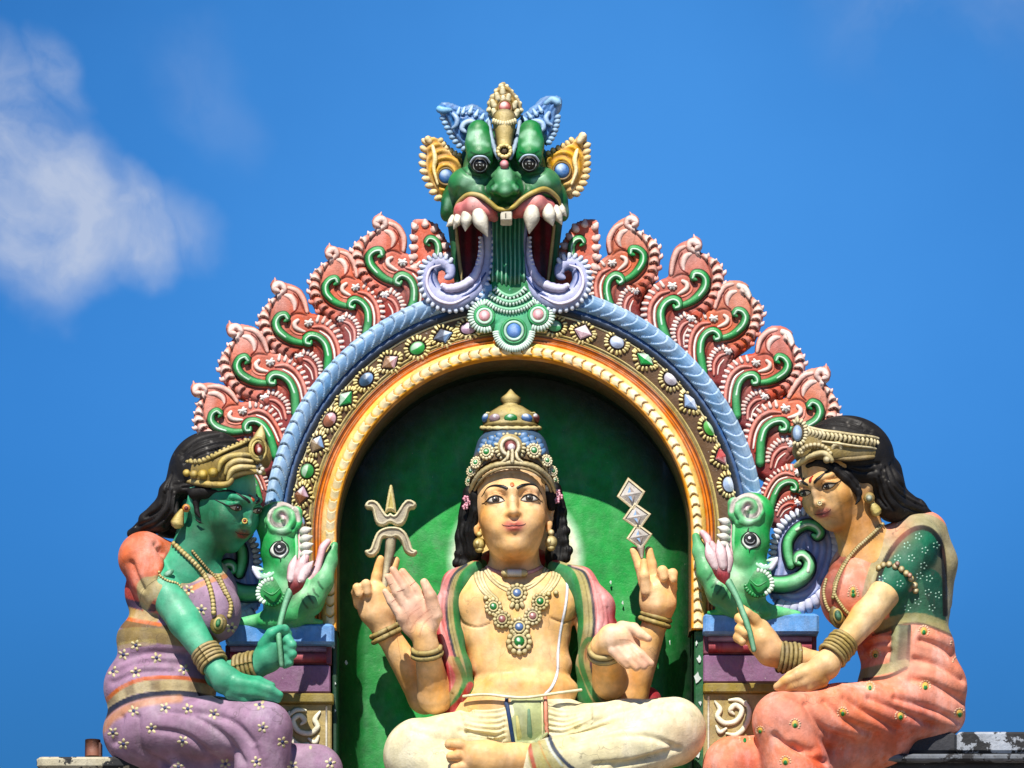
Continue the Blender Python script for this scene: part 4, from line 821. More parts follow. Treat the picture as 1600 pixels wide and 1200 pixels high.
# ================================================================ GREEN BEASTS BESIDE THE ARCH
def beast(mir, dy, label):
    X = (lambda x: 1609.5-x) if mir else (lambda x: x); D = 30
    t = thing('mythical_beast', label, 'sculpture', P(X(1175), 960+dy, D), group='green beasts at the feet of the arch')
    p = lambda x, y, d: P(X(x), y+dy, d+D)
    lo, hi = B(min(X(1070), X(1260)), max(X(1070), X(1260)), 755+dy, 985+dy, D-50, D+80)
    s = SDF(lo, hi, .0038); g1, g2, g3 = '#22a04c', '#0e7c34', '#5cc07c'
    E = lambda c, r, **k: s.ell(p(*c), (r[0], r[2], r[1]), **k)
    E((1174, 804, 14), (36, 34, 28), k=8, col=g1); E((1170, 846, 16), (33, 38, 30), k=14, col=g1); E((1164, 905, 8), (42, 42, 34), k=16, col=g3)
    s.cone([p(1140, 945, 0), p(1180, 955, 5), p(1245, 962, -5)], [14, 16, 8], k=14, col=g3)
    s.cone([p(1087, 838, 4), p(1094, 862, 8), p(1106, 896, 14), p(1126, 926, 16), p(1150, 944, 12)], [6, 11, 16, 21, 22], k=8, col='#4fa868')
    s.cone([p(1108, 958, 4), p(1150, 953, 12), p(1200, 957, 12)], [4, 7, 8], k=5, col=g1)
    E((1162, 868, 38), (16, 20, 10), k=8, col=g1)
    # snout roll
    sp = spiral(1170, 796, 24, 6, 200, -200, 12)
    s.cone([p(a, b, 36+i*.9) for i, (a, b, _) in enumerate(sp)], list(np.linspace(11, 6, 12)), k=4, col='#45b368')
    sk = s.mesh()
    Y = lambda q: [(X(a), b+dy) for a, b in q]
    for x, y, r, c, a in [(1168, 790, 9, '#c9a0a8', .9), (1155, 780, 10, '#a8dcb0', .4), (1170, 812, 9, '#d8e8d8', .5), (1150, 870, 12, '#a8e0a8', .45), (1150, 905, 17, '#c4e8bc', .75), (1190, 870, 12, '#0e8c3c', .5), (1130, 935, 20, '#0c6a2c', .55), (1180, 880, 20, '#1fb358', .5), (1098, 870, 14, '#84c690', .5), (1195, 835, 12, '#0b8038', .55), (1185, 945, 14, '#0b7a34', .5)]: sk.spot(X(x), y+dy, r, c, a)
    for q in ([(1112, 918), (1118, 912), (1120, 906)], [(1120, 928), (1126, 920), (1128, 914)], [(1129, 936), (1135, 928), (1137, 922)], [(1105, 906), (1110, 900), (1112, 895)]): sk.line(Y(q), 1.6, '#07401c', .8)
    sk.line(Y([(1148, 812), (1156, 818), (1166, 822), (1176, 820)]), 1.2, '#0a4a20', .7)
    spl = Y([(1150, 812), (1143, 798), (1148, 782), (1164, 773), (1181, 778), (1188, 793), (1181, 805), (1168, 806), (1162, 797), (1168, 790)])
    sk.carve([spl], 4.5, -6); sk.line(spl[1:], 3.6, '#d3b4b8', .8, 2.5); sk.line([(a+1, b+4) for a, b in spl[2:8]], 1.3, '#0a4a20', .6)
    body = sk.build('body', t, 'gloss_paint')
    m = M(); ex, ey = X(1172), 843+dy
    patch(m, sk, Y([(1160, 846), (1164, 836), (1171, 832), (1180, 835), (1187, 846), (1182, 853), (1171, 858), (1164, 853)]), '#e6eadf', .8)
    patch(m, sk, [(ex+10*math.cos(a), ey+9.6*math.sin(a)) for a in np.linspace(0, 2*np.pi, 13)[:-1]], '#0d0d0f', 2.2)
    stroke(m, sk, [(ex+6.5*math.cos(a), ey+6.2*math.sin(a)) for a in np.linspace(.2, 3.0, 8)], .7, '#8e9094', lift=2.4)
    patch(m, sk, [(ex-1+2.2*math.cos(a), ey-2+2.2*math.sin(a)) for a in np.linspace(0, 2*np.pi, 9)[:-1]], '#f2f2f2', 3.4, rings=2)
    stroke(m, sk, Y([(1170, 825), (1169, 831), (1180, 834), (1188, 845), (1184, 854), (1172, 858), (1171, 864)]), [.5, 1.2, 1.2, 1.0, 1.2, 1.2, .5], '#0b1a10', lift=.6)
    stroke(m, sk, Y([(1170, 829), (1160, 838), (1159, 848), (1166, 858)]), [.5, 1.0, 1.0, .6], '#0b1a10', lift=.6)
    m.build('eye', body, 'gloss_paint')
    # flank rosette
    m = M(); q = lambda x, y, d: (X(x), y+dy, d+D)
    m.ell(q(1186, 910, 36), (23, 7, 22), '#10863a', hi='#2fb25c', nu=14, nv=22); m.tube([q(1172, 905, 47), q(1184, 915, 50), q(1198, 908, 48)], [1, 2, 1], '#0a5a28', hi='#2a9a50')
    comb(m, Y([(1182, 889), (1197, 893), (1207, 906), (1207, 920), (1196, 930)]), 11, 5, 3, '#8fcfa0', '#e4f2e2', d=40+D, side=-1 if not mir else 1)
    comb(m, Y([(1196, 930), (1180, 932), (1166, 922), (1163, 908)]), 10, 5, 3, '#0a6a2c', '#1c8e44', d=38+D, side=-1 if not mir else 1)
    for i in range(3): m.tube([q(1180+i*8, 880+i*2, 34), q(1192+i*6, 888, 36), q(1204+i*4, 884-i*4, 36), q(1206+i*4, 876-i, 36), q(1199+i*2, 876, 38)], [3, 4, 4.4, 4, 2.4], ['#5cb888', '#a9cfc4', '#b9bfe0'][i], hi=['#a8e0b8', '#e0efe8', '#e6e6f6'][i])
    m.build('haunch', t, 'gloss_paint')
    # mouth: pink gums, teeth
    m = M(); m.tube([q(1097, 832, 16), q(1105, 842, 22), q(1110, 860, 22), q(1118, 884, 20), q(1132, 900, 16)], [5, 6.5, 6, 7, 5], '#e0929c', hi='#f2c4c6'); m.tube([q(1141, 812, 28), q(1139, 835, 30), q(1141, 862, 30), q(1140, 892, 28)], [4, 6.5, 7, 5], '#dc8f9c', hi='#f4cdd0')
    m.tube([q(1142, 808, 24), q(1147, 820, 32), q(1146, 850, 36), q(1150, 875, 34)], [2, 3, 3, 2], '#3fae62', hi='#8ad89c')
    m.build('gum', t, 'gloss_paint')
    for i, (x, y, r) in enumerate([(1130, 815, 7), (1129, 827, 7), (1128, 839, 7), (1129, 851, 6.4)]):
        m = M(); m.tube([q(1137, y+3, 36), q(x+2, y, 42), q(x-7, y-3, 42)], [r*.8, r, 1.6], '#c4bfb4', hi='#e8e4d8', seg=12); m.build('tooth', t, 'paint')
    # great tail scroll behind
    m = M(); lav = lin('#a3a8cf')
    ol = [(1205, 880), (1206, 855), (1214, 828), (1230, 808), (1252, 797), (1276, 799), (1290, 812), (1304, 840), (1306, 868), (1298, 900), (1284, 928), (1262, 945), (1236, 950), (1212, 940), (1200, 915)]
    m.relief([cr(Y(ol), 4, True)], D-40, 14, 12, 20, lambda x, y, sd, h: mixc(lav, lin('#6f83b8'), .5+.5*np.sin(sd*.6)), g=2, hf=lambda x, y, sd: 1.3*np.sin(sd*.6))
    comb(m, Y([(1212, 884), (1211, 858), (1218, 832), (1234, 812), (1254, 803), (1276, 806)]), 15, 8, 4.6, '#aab4d8', '#e8ebf5', d=D-24, side=1 if not mir else -1)
    comb(m, Y([(1276, 806), (1292, 822), (1300, 848), (1300, 876), (1290, 904), (1274, 930), (1248, 944), (1216, 940)]), 19, 15, 8.2, '#8f93bd', '#cfd0e2', d=D-30, side=1 if not mir else -1, flat=.6, tilt=.35)
    m.build('tail_fan', t, 'gloss_paint')
    for pth, rr in (([(1236, 884), (1231, 864), (1232, 845), (1244, 828), (1260, 820), (1274, 823), (1281, 832), (1277, 839), (1270, 836)], [7, 8, 8, 8, 8.2, 8.4, 8, 6, 3]), ([(1206, 913), (1228, 913), (1248, 906), (1262, 893), (1264, 878), (1255, 868), (1246, 870), (1244, 878), (1250, 881)], [12, 12.5, 12, 10.5, 9, 8, 7, 5, 3])):
        m = M(); dd = np.linspace(-18, -10, len(pth)); m.tube([q(*a, d-5) for a, d in zip(pth, dd)], np.array(rr)+2.4, '#15283a', flat=.5); m.tube([q(*a, d) for a, d in zip(pth, dd)], rr, '#0f8a3a', hi='#6cc987', seg=14)
        m.tube([q(a[0], a[1], d+r*.9) for a, d, r in list(zip(pth, dd, rr))[3:-1]], np.array(rr[3:-1])*.34, '#9fd8a8', hi='#dcf0d8', seg=7, flat=.6); m.build('tail_scroll', t, 'gloss_paint')
beast(0, 0, 'green beast with rolled snout and lavender tail fan right of the arch'); beast(1, 14, 'green beast with rolled snout left of the arch, beside the green skinned woman')
# ================================================================ PEDESTALS AND LEDGES
def pedestal(x0, x1, y0, lab, mir):
    t = thing('pedestal', lab, 'pedestal', P((x0+x1)/2, 1262, 0))
    X = (lambda x: x0+x1-x) if mir else (lambda x: x)
    for nm, a, b, d, c, ex in (('slab', 0, 32, 38, '#5b93cf', 4), ('red_moulding', 33.5, 64, 24, '#8c2430', 0), ('neck', 65, 108, 16, '#80587a', -2), ('olive_moulding', 109, 124, 26, '#8c7a34', 3), ('panel', 125, 305, 16, '#a8935a', 0)):
        m = M()
        if nm == 'red_moulding':
            m.box(x0, x1, y0+a, y0+b, -90, d-10, '#6e3446', 1.5); m.tube([(x0+8, y0+a+20, d-9), (x1-8, y0+a+20, d-9)], [9, 9], '#8a1c26', hi='#a8404a', ends=False); m.tube([(x0+8, y0+a+7, d-8), (x1-8, y0+a+7, d-8)], [6, 6], '#7c4860', hi='#a5809a', ends=False)
        else: m.box(x0-(ex if mir == 0 else 0)*0, x1+ex, y0+a, y0+b, -90, d, c, 4 if nm == 'slab' else 2)
        if nm == 'panel':
            w = '#ddd3ac'; cxm = X(x0+52) if not mir else x0+x1-(x0+52)
            F = (lambda a: x0+a) if not mir else (lambda a: x1-a)
            for pth, r in (([(F(18), y0+138), (F(26), y0+150), (F(22), y0+162), (F(34), y0+172), (F(52), y0+168), (F(60), y0+152), (F(50), y0+144), (F(42), y0+152), (F(48), y0+158)], 4.5), ([(F(66), y0+138), (F(72), y0+155), (F(66), y0+176), (F(52), y0+190), (F(36), y0+188)], 4.5), ([(F(20), y0+176), (F(26), y0+186), (F(36), y0+180)], 4), ([(F(40), y0+136), (F(56), y0+136), (F(68), y0+146)], 4)):
                m.tube([(*p, d+2) for p in pth], [2]+[r]*(len(pth)-2)+[2], w, hi='#f0ead0', flat=.7)
            m.tube([(F(8), y0+130, d+1), (F(8), y0+300, d+1)], 1.6, '#d8d2c0', ends=False)
        m.build(nm, t, 'paint')
pedestal(1099, 1276, 958, 'stone pedestal with blue slab and red moulding under the right green beast', 0)
pedestal(352, 518, 974, 'stone pedestal with blue slab and red moulding under the left green beast', 1)
t = thing('ledge', 'black ledge with peeling white paint below the woman in lilac', 'ledge', P(170, 1290, -60))
m = M(); m.box(57, 330, 1182, 1200, -170, 45, '#b9b19a', 4); m.build('ledge_top', t, 'weathered'); m = M(); m.box(64, 330, 1201.5, 1290, -165, 36, '#77705f', 3); m.build('ledge_face', t, 'weathered')
t = thing('ledge', 'black ledge with flaking white and blue paint below the woman in orange', 'ledge', P(1460, 1290, -60))
m = M(); m.box(1340, 1495, 1144, 1176, -169, 41, '#3a3b40', 4); m.box(1495.5, 1640, 1143, 1176, -170, 42, '#a3a9b2', 4); m.build('ledge_top', t, 'weathered')
m = M(); m.box(1322, 1640, 1177.5, 1188, -168, 60, '#6f747b', 3); m.build('ledge_lip', t, 'weathered')
m = M(); pts = [(1330, 1189.5), (1610, 1189.5), (1570, 1240), (1540, 1290), (1350, 1290)]
m.relief([pts], 30, 4, 4, 190, lambda x, y, sd, h: mixc(lin('#26262a'), lin('#4a4a4e'), .3+0*x), g=4); m.build('ledge_face', t, 'paint')
t = thing('lamp_bracket', 'small rusty brown socket standing on the ledge behind the woman in lilac', 'bracket', P(145, 1181, 20))
m = M(); m.tube([(145, 1182, 20), (145, 1156, 20)], [12.5, 12], '#4a2416', hi='#7a4630', spline=False, ends=False, seg=18); m.build('socket', t, 'paint')
m = M(); m.box(154, 158, 1160, 1182, 8, 32, '#5a3020', .8); m.build('clip', t, 'paint')
# ================================================================ FIGURES: shared head and face
def frame(yaw, pitch, roll):
    y, p, r = map(math.radians, (yaw, pitch, roll))
    f = np.array([math.sin(y)*math.cos(p), -math.cos(y)*math.cos(p), -math.sin(p)]); x = np.array([math.cos(y), math.sin(y), 0])
    u = np.array([math.sin(y)*math.sin(p), -math.cos(y)*math.sin(p), math.cos(p)])
    return np.stack([x*math.cos(r)+u*math.sin(r), -x*math.sin(r)+u*math.cos(r), f])
class Head:
    """local frame: x to the viewer's right, y up, z out of the face; origin between the eyes, inside the skull"""
    def __init__(h, O, F, k): h.O, h.F, h.k = P(*O), F, k
    def w(h, x, y, z): return h.O+(h.F[0]*x+h.F[1]*y+h.F[2]*z)*h.k/S
    def loc(h, V): return (V-h.O)@h.F.T*S/h.k
    def hit(h, x, y):
        o = h.w(x, y, 160); r = h.b.ray_cast(Vector(o), Vector(-h.F[2])); return (None, None) if r[0] is None else (np.array(r[0]), np.array(r[1]))
def head_sdf(s, h, col, ears=((-57, -10, -8), (57, -10, -8)), skull=(-12, 64), lipc='#c0504c', neck=None):
    k = h.k; R = h.F.T[:, [0, 1, 2]]; rk = lambda *a: [q*k for q in a]
    E = lambda c, r, kk, **o: s.ell(h.w(*c), rk(*r), R=R, k=kk*k, col=o.pop('col', col), **o)
    Cn = lambda pts, r, kk, **o: s.cone([h.w(*p) for p in pts], rk(*r), k=kk*k, col=o.pop('col', col), **o)
    E((0, 22, skull[0]), (57, 68, skull[1]) if len(skull) < 3 else (50, skull[2], skull[1]), 8); E((0, -20, 6), (51, 64, 49) if len(skull) < 3 else (50, 60, 49), 14); E((0, -54, 10), (34, 30, 40), 18)
    E((0, -71, 35), (15, 12, 12), 16); E((-26, -27, 32), (22, 22, 18), 16); E((26, -27, 32), (22, 22, 18), 16)
    Cn([(-34, 15, 40), (-13, 14, 51), (0, 12, 52), (13, 14, 51), (34, 15, 40)], [5, 5, 5, 5, 5], 12)
    for sx in (-1, 1):
        E((sx*27, 2, 58), (18, 9, 9), 10, sub=True); E((sx*26, 0, 41), (15, 9, 12), 3)
        Cn([(sx*13, 0, 46), (sx*18, 6, 50), (sx*27, 8, 51.5), (sx*36, 5, 47), (sx*41, 0, 40)], [2, 2.4, 2.6, 2.4, 1.6], 2.5)
        Cn([(sx*14, -3, 46), (sx*26, -8, 48.5), (sx*38, -4, 43)], [1.6, 2, 1.4], 4)
        E((sx*8.2, -25, 54.5), (4.4, 4.2, 7), 4)
    Cn([(0, 13, 51), (0, -6, 57), (0, -20, 61.5)], [5, 5, 5.6], 9); E((0, -23.5, 62.5), (6, 5.6, 6.3), 5)
    for sx in (-1, 1): E((sx*5.4, -29.8, 60.5), (2.1, 1.7, 4), 1.6, sub=True)
    E((0, -43, 41.5), (27, 15, 13.5), 14); E((0, -36, 60), (2.2, 4, 3), 4, sub=True)
    Cn([(-17.5, -42, 48), (-9, -41.4, 54.5), (-3.5, -39.6, 57), (0, -40.6, 57.3), (3.5, -39.6, 57), (9, -41.4, 54.5), (17.5, -42, 48)], [.8, 1.9, 2.4, 2.0, 2.4, 1.9, .8], 1.6, col=lipc)
    Cn([(-12, -45.2, 51.5), (-6, -47.8, 55.5), (0, -48.6, 57), (6, -47.8, 55.5), (12, -45.2, 51.5)], [.8, 2.3, 3.0, 2.3, .8], 1.6, col=lipc)
    E((0, -58, 57), (12, 4, 4), 8, sub=True)
    for i, e in enumerate(ears):
        if e is None: continue
        sx = -1 if i == 0 else 1; x, y, z = e
        Cn([(x-sx*2, y+12, z+4), (x+sx*3, y+16, z-4), (x+sx*5, y+8, z-10), (x+sx*3, y-6, z-7), (x, y-18, z), (x-sx*1, y-26, z+1)], [4, 4.5, 4.5, 4, 5, 4.5], 3)
        E((x-sx*2, y, z-2), (6, 16, 6), 5); E((x+sx*5, y+3, z+2), (3.5, 9, 4), 4, sub=True)
def head_finish(sk, h, name, parent, skin, dark, lipc, iris='#3a2c22', browc='#0c0806', bindi='#c8501c', white='#d9d0c0', gaze=(0, 0), brow_h=0, lid='#caa070', mouthc='#5a1a14', cheek=None, eyes=(-1, 1), under='#b86a24'):
    """paint and add eyes, brows, mouth line on a finished body skin"""
    h.b = sk.bvh(); Lc = h.loc(sk.V); fz = (sk.N@h.F[2]); fr = (np.abs(Lc[:, 0]) < 62) & (Lc[:, 1] > -100) & (Lc[:, 1] < 80) & (Lc[:, 2] > -30) & (Lc[:, 2] < 95)
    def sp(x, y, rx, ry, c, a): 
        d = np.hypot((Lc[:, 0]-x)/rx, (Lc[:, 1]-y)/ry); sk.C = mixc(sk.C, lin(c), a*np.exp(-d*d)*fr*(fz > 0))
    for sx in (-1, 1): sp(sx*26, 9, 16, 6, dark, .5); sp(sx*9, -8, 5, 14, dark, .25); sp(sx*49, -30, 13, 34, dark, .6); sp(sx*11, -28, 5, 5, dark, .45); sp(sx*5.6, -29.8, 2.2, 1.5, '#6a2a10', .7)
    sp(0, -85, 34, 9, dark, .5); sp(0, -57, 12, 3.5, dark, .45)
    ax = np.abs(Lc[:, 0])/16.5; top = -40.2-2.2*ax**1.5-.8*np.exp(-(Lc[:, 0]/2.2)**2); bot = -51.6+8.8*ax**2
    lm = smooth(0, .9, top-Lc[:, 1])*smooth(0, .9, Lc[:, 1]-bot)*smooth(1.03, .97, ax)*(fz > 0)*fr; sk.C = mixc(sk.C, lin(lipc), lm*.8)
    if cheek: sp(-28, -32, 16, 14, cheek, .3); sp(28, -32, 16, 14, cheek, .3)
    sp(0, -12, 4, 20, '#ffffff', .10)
    body = None
    m = M()
    stroke(m, h, [(-16.5, -42.6), (-8, -44.2), (-3, -43.9), (0, -44.6), (3, -43.9), (8, -44.2), (16.5, -42.6)], [.5, .9, 1.0, 1.1, 1.0, .9, .5], mouthc, lift=.25, h=.4)
    for sx in (-1, 1): stroke(m, h, [(sx*16, -42.8), (sx*18.5, -40.8)], [.9, .5], mouthc, h=.4)
    mouth = m
    out = []
    for sx in (-1, 1):
        m = M(); q = lambda pts: [(sx*a, b) for a, b in pts]
        patch(m, h, q([(13, -2.2), (18, 2.4), (26, 4.2), (34, 2.6), (39.5, -.5), (34, -3.8), (26, -4.8), (18, -4.2)]), white, .35, rings=3)
        gx, gy = sx*26+gaze[0], -.2+gaze[1]
        clip = lambda pts: [(a, min(max(b, -4.4+.012*(a-sx*26)**2), 4.0-.012*(a-sx*26)**2)) for a, b in pts]
        for r, c, l in ((5.6, '#17100c', .7), (4.7, iris, .9), (2.3, '#070505', 1.1)): patch(m, h, clip([(gx+r*math.cos(a), gy+r*math.sin(a)) for a in np.linspace(0, 2*np.pi, 15)[:-1]]), c, l, rings=2, n=2)
        patch(m, h, [(gx-1.8+1.1*math.cos(a), gy+1.8+1.1*math.sin(a)) for a in np.linspace(0, 2*np.pi, 7)[:-1]], '#f4f4f0', 1.3, rings=1, n=2)
        out.append(('eye', m)); m = M()
        stroke(m, h, q([(12, -3), (17.5, 2.8), (26, 5), (34.5, 3.2), (41, -.6), (47, .8)]), [.6, 1.2, 1.5, 1.4, 1.1, .3], '#0d0806', h=.5, lift=.6)
        stroke(m, h, q([(12.8, -3), (18, -4.8), (26, -5.6), (35, -4.2), (41, -.6)]), [.4, .5, .7, .7, .5], '#2a120a', h=.4, lift=.4)
        stroke(m, h, q([(15, 7.2), (26, 10.3), (37, 8), (42, 4)]), [.3, .6, .6, .3], dark, h=.4, lift=.2)
        out.append(('eyeliner', m)); m = M()
        stroke(m, h, q([(8, 14+brow_h), (15, 18+brow_h), (27, 22.5+brow_h), (37, 21+brow_h), (47, 12+brow_h)]), [2.2, 2.5, 2.3, 1.7, .5], browc, h=.45, lift=.3)
        out.append(('eyebrow', m))
    m = M(); patch(m, h, [(3.3*math.cos(a), 20+brow_h*.5+4*math.sin(a)) for a in np.linspace(0, 2*np.pi, 11)[:-1]], bindi, .9, rings=2, n=2); out.append(('bindi', m))
    out.append(('mouth_line', mouth))
    return out
def attach(lst, parent, mat='gloss_paint'):
    for n, m in lst:
        if m.n: m.build(n, parent, mat)
def finger(s, pts, r, col, k=3.0): s.cone([P(*p) for p in pts], r, k=k, col=col)
def bangle(m, c, ax, r, w, n, c1='#54421f', h1='#b39a58', tilt=None):
    """n rings of radius r px stacked along axis ax (world), centred on world point c"""
    ax = nrm(ax); a = nrm(np.cross(ax, [0.3, 0, 1])); b = np.cross(ax, a)
    for i in range(n):
        o = c+ax*(i-(n-1)/2)*w/S; pts = [o+(a*math.cos(t)+b*math.sin(t))*r*(1+.05*(i%2))/S for t in np.linspace(0, 2*np.pi, 36)]
        m.tube(pts, w*.52, c1, hi=h1, world=True, spline=False, ends=False, seg=8, hw=.8, mod=lambda t, q: 1+.06*np.sin(t*150))
def beads(m, sk, pts, r, col, hi, gap=1.0, d=.4, shape=1.0, lift=None):
    c = cr(pts, 10)[:, :2]; L = np.concatenate([[0], np.cumsum(np.hypot(*np.diff(c, axis=0).T))]); n = max(2, int(L[-1]/(2*r*gap)))
    for i in range(n):
        s0 = (i+.5)/n*L[-1]; x, y = np.interp(s0, L, c[:, 0]), np.interp(s0, L, c[:, 1]); p, nn = on(sk, x, y, r*d if lift is None else lift)
        if p is not None: m.ell(p, (r, r*shape, r), col, hi=hi, world=True, nu=7, nv=9, hw=.7)
def disc_jewel(m, sk, x, y, r, col, n=12, gold='#7a6532', hi='#cdb97c', lift=2, stone_hi='#ffffff'):
    p, nn = on(sk, x, y, lift)
    if p is None: return
    nn = nrm(nn+FRONT*1.2); a = nrm(np.cross(nn, [0, 0, 1])); b = np.cross(a, nn)
    R = np.stack([a, nn, b], 1)
    m.ell(p, (r*.8, r*.3, r*.8), '#4a3a1c', R=R, world=True)
    for i in range(n):
        t = 2*math.pi*i/n; m.ell(p+(a*math.cos(t)+b*math.sin(t))*r*.82/S, (r*.26,)*3, gold, hi=hi, world=True, nu=7, nv=9, hw=.8)
    m.tube([p+nn*r*.2/S+(a*math.cos(t)+b*math.sin(t))*r*.5/S for t in np.linspace(0, 2*np.pi, 18)], r*.13, gold, hi=hi, world=True, spline=False, ends=False, seg=6, hw=.8)
    m.ell(p+nn*r*.15/S, (r*.42, r*.3, r*.42), col, R=R, hi=stone_hi, hdir=(-.3, -1, .5), world=True, hw=.12)
# ================================================================ CENTRAL FIGURE
dei = thing('seated_statue', 'four armed seated statue with golden skin, jewelled crown and white loincloth inside the niche', 'statue', P(808, 1262, 20))
SK, SKD, SKO = '#efbe80', '#b87432', '#c98a3c'
h0 = Head((799.7, 793, 22), frame(1.3, -2.9, 2.6), 1.0)
lo, hi = B(545, 1070, 700, 1215, -115, 185)
s = SDF(lo, hi, .0037)
head_sdf(s, h0, SK, lipc='#c4685a')
pc = lambda pts, rs, k=8, col=SK, **o: s.cone([P(*p) for p in pts], rs, k=k, col=col, **o)
E = lambda c, r, **k: s.ell(P(*c), (r[0], r[2], r[1]), col=k.pop('col', SK), **k)
pc([(803, 850, 0), (804, 880, -8), (805, 912, -14)], [38, 36, 40], 12)
pc([(730, 925, -15), (880, 925, -15)], [34, 34], 22)
E((762, 945, 4), (55, 44, 40), k=16); E((850, 945, 4), (55, 44, 40), k=16); E((806, 990, 0), (86, 70, 48), k=16); E((814, 1040, 4), (80, 44, 44), k=16); E((820, 1078, 14), (84, 34, 44), k=14)
E((800, 1110, 10), (100, 50, 52), k=10)
s.cone([P(816, 1049, 66), P(816, 1049, 58)], [2.2, 2.2], k=2, sub=True)
# arms
pc([(706, 960, -30), (664, 1088, -42), (604, 988, -20)], [22, 27, 18], 6); pc([(716, 955, -12), (680, 1088, 20), (666, 1010, 66)], [20, 27, 18], 6)
pc([(915, 955, -32), (985, 1088, -42), (1026, 965, -20)], [22, 27, 19], 6); pc([(912, 955, -12), (953, 1064, 26), (946, 1010, 84)], [20, 28, 21], 6)
# left back hand, two fingers holding the trident
PK = '#ebbd9a'
pc([(602, 988, -20), (592, 958, -16), (586, 932, -14)], [19, 25, 24], 6); E((583, 948, -14), (25, 29, 16), k=6)
for q, r in (([(584, 925, -12), (589, 900, -8), (594, 874, -6)], [9.5, 8.4, 6.8]), ([(604, 925, -16), (611, 900, -16), (618, 876, -16)], [9.5, 8.4, 6.8]),
             ([(572, 935, -12), (567, 918, -2), (572, 913, 10), (575, 926, 10)], [9, 8, 7.5, 6.5]), ([(560, 944, -14), (556, 926, -4), (558, 918, 8), (561, 929, 9)], [8, 7, 6.6, 6])): finger(s, q, r, SK)
# left front hand, palm raised
pc([(666, 1010, 66), (662, 990, 70)], [19, 20], 5)
s.ell(P(651, 965, 74), (29, 12, 34), R=rot(0, 8, -14), k=7, col=PK); E((676, 962, 78), (13, 26, 13), k=6, col=PK); pc([(629, 965, 76), (641, 945, 76), (655, 936, 76)], [10, 10, 9], 6, PK)
for q, r in (([(663, 944, 76), (649, 920, 80), (629, 893, 80)], [9, 7.6, 5.8]), ([(648, 944, 78), (632, 918, 84), (614, 890, 86)], [9, 7.8, 5.8]), ([(634, 949, 78), (620, 925, 84), (606, 901, 86)], [8.5, 7.2, 5.4]), ([(623, 958, 76), (611, 940, 80), (602, 924, 82)], [7.8, 6.6, 5]),
             ([(680, 962, 82), (673, 932, 90), (663, 910, 92)], [12, 9.4, 6.6])): finger(s, q, r, PK, 2.2)
# right back hand
pc([(1026, 968, -20), (1028, 945, -14), (1026, 925, -12)], [20, 27, 24], 6); E((1028, 932, -12), (29, 30, 16), k=6)
for q, r in (([(1007, 912, -10), (1000, 886, -8), (990, 860, -8)], [9.5, 8, 6.4]), ([(1020, 905, -16), (1018, 882, -14), (1014, 860, -12)], [9.5, 8.2, 6.4]), ([(1010, 924, 6), (1007, 900, 12), (1006, 878, 8)], [9.5, 7.8, 5.8]),
             ([(1036, 918, -8), (1034, 901, 0), (1035, 892, 10), (1037, 903, 12)], [9.5, 8.6, 8, 6.6]), ([(1050, 920, -12), (1050, 902, -4), (1051, 896, 6), (1052, 906, 9)], [8.5, 8, 7.6, 6.2])): finger(s, q, r, SK)
# right front hand, palm turned up and out
pc([(946, 1010, 84), (958, 1000, 100), (972, 998, 112)], [22, 24, 20], 6); s.ell(P(972, 1002, 112), (30, 16, 22), R=rot(0, 20, 28), k=6, col=PK)
for q, r in (([(985, 1008, 118), (1002, 1024, 126), (1017, 1037, 128)], [9, 7.6, 5.8]), ([(976, 1013, 120), (992, 1029, 128), (1006, 1042, 130)], [9, 7.6, 5.8]), ([(968, 1016, 120), (982, 1031, 128), (994, 1044, 130)], [8.6, 7.2, 5.6]), ([(958, 1017, 116), (970, 1030, 124), (980, 1041, 127)], [8, 6.8, 5.2]),
             ([(972, 982, 112), (990, 982, 124), (1002, 992, 132), (1013, 998, 134)], [12, 9, 8, 6])): finger(s, q, r, PK, 2.2)
bs = s.mesh(soft=1.6); dei_b = bs
for q in ([(714, 950), (722, 972), (745, 980), (765, 974)], [(862, 966), (880, 972), (898, 966), (905, 950)]): bs.carve([q], 2.2, -1.6); bs.line(q, .8, '#5c2a10', .8)
bs.carve([[(808, 935), (812, 990), (814, 1040)]], 9, -1.5)
bs.carve([[(735, 1058), (760, 1052), (800, 1050)], [(905, 1060), (880, 1052), (850, 1050)]], 5, -1.2)
for x, y, r, c, a in [(805, 1082, 26, '#c9862e', .5), (760, 1075, 30, '#cf8c3c', .5), (880, 1070, 28, '#cf8c3c', .5), (728, 1010, 16, '#cf8c3c', .5), (892, 1010, 14, '#cf8c3c', .5), (640, 1070, 26, '#c07a2c', .5), (690, 1070, 24, '#c07a2c', .55), (985, 1060, 30, '#c07a2c', .6), (940, 1050, 20, '#c9862e', .5), (806, 890, 24, '#b86e2c', .6),
                      (650, 955, 26, '#dc9c90', .45), (640, 985, 20, '#e6b48a', .5), (975, 1005, 22, '#ecc0a8', .5), (590, 950, 20, '#e6b488', .4), (1030, 940, 20, '#e6b488', .4), (620, 900, 14, '#d0826a', .4), (1010, 1035, 14, '#d89a86', .4)]: bs.spot(x, y, r, c, a)
for q in ([(641, 985), (652, 968), (672, 952)], [(636, 975), (640, 962), (658, 948)], [(655, 995), (662, 975), (676, 962)], [(968, 1000), (982, 1000), (992, 1006)]): bs.line(q, .8, '#a5604c', .6)
parts = head_finish(bs, h0, 'body', dei, SK, '#c07830', '#c4685a', bindi='#e0661a', iris='#4c4038', under='#b86a24')
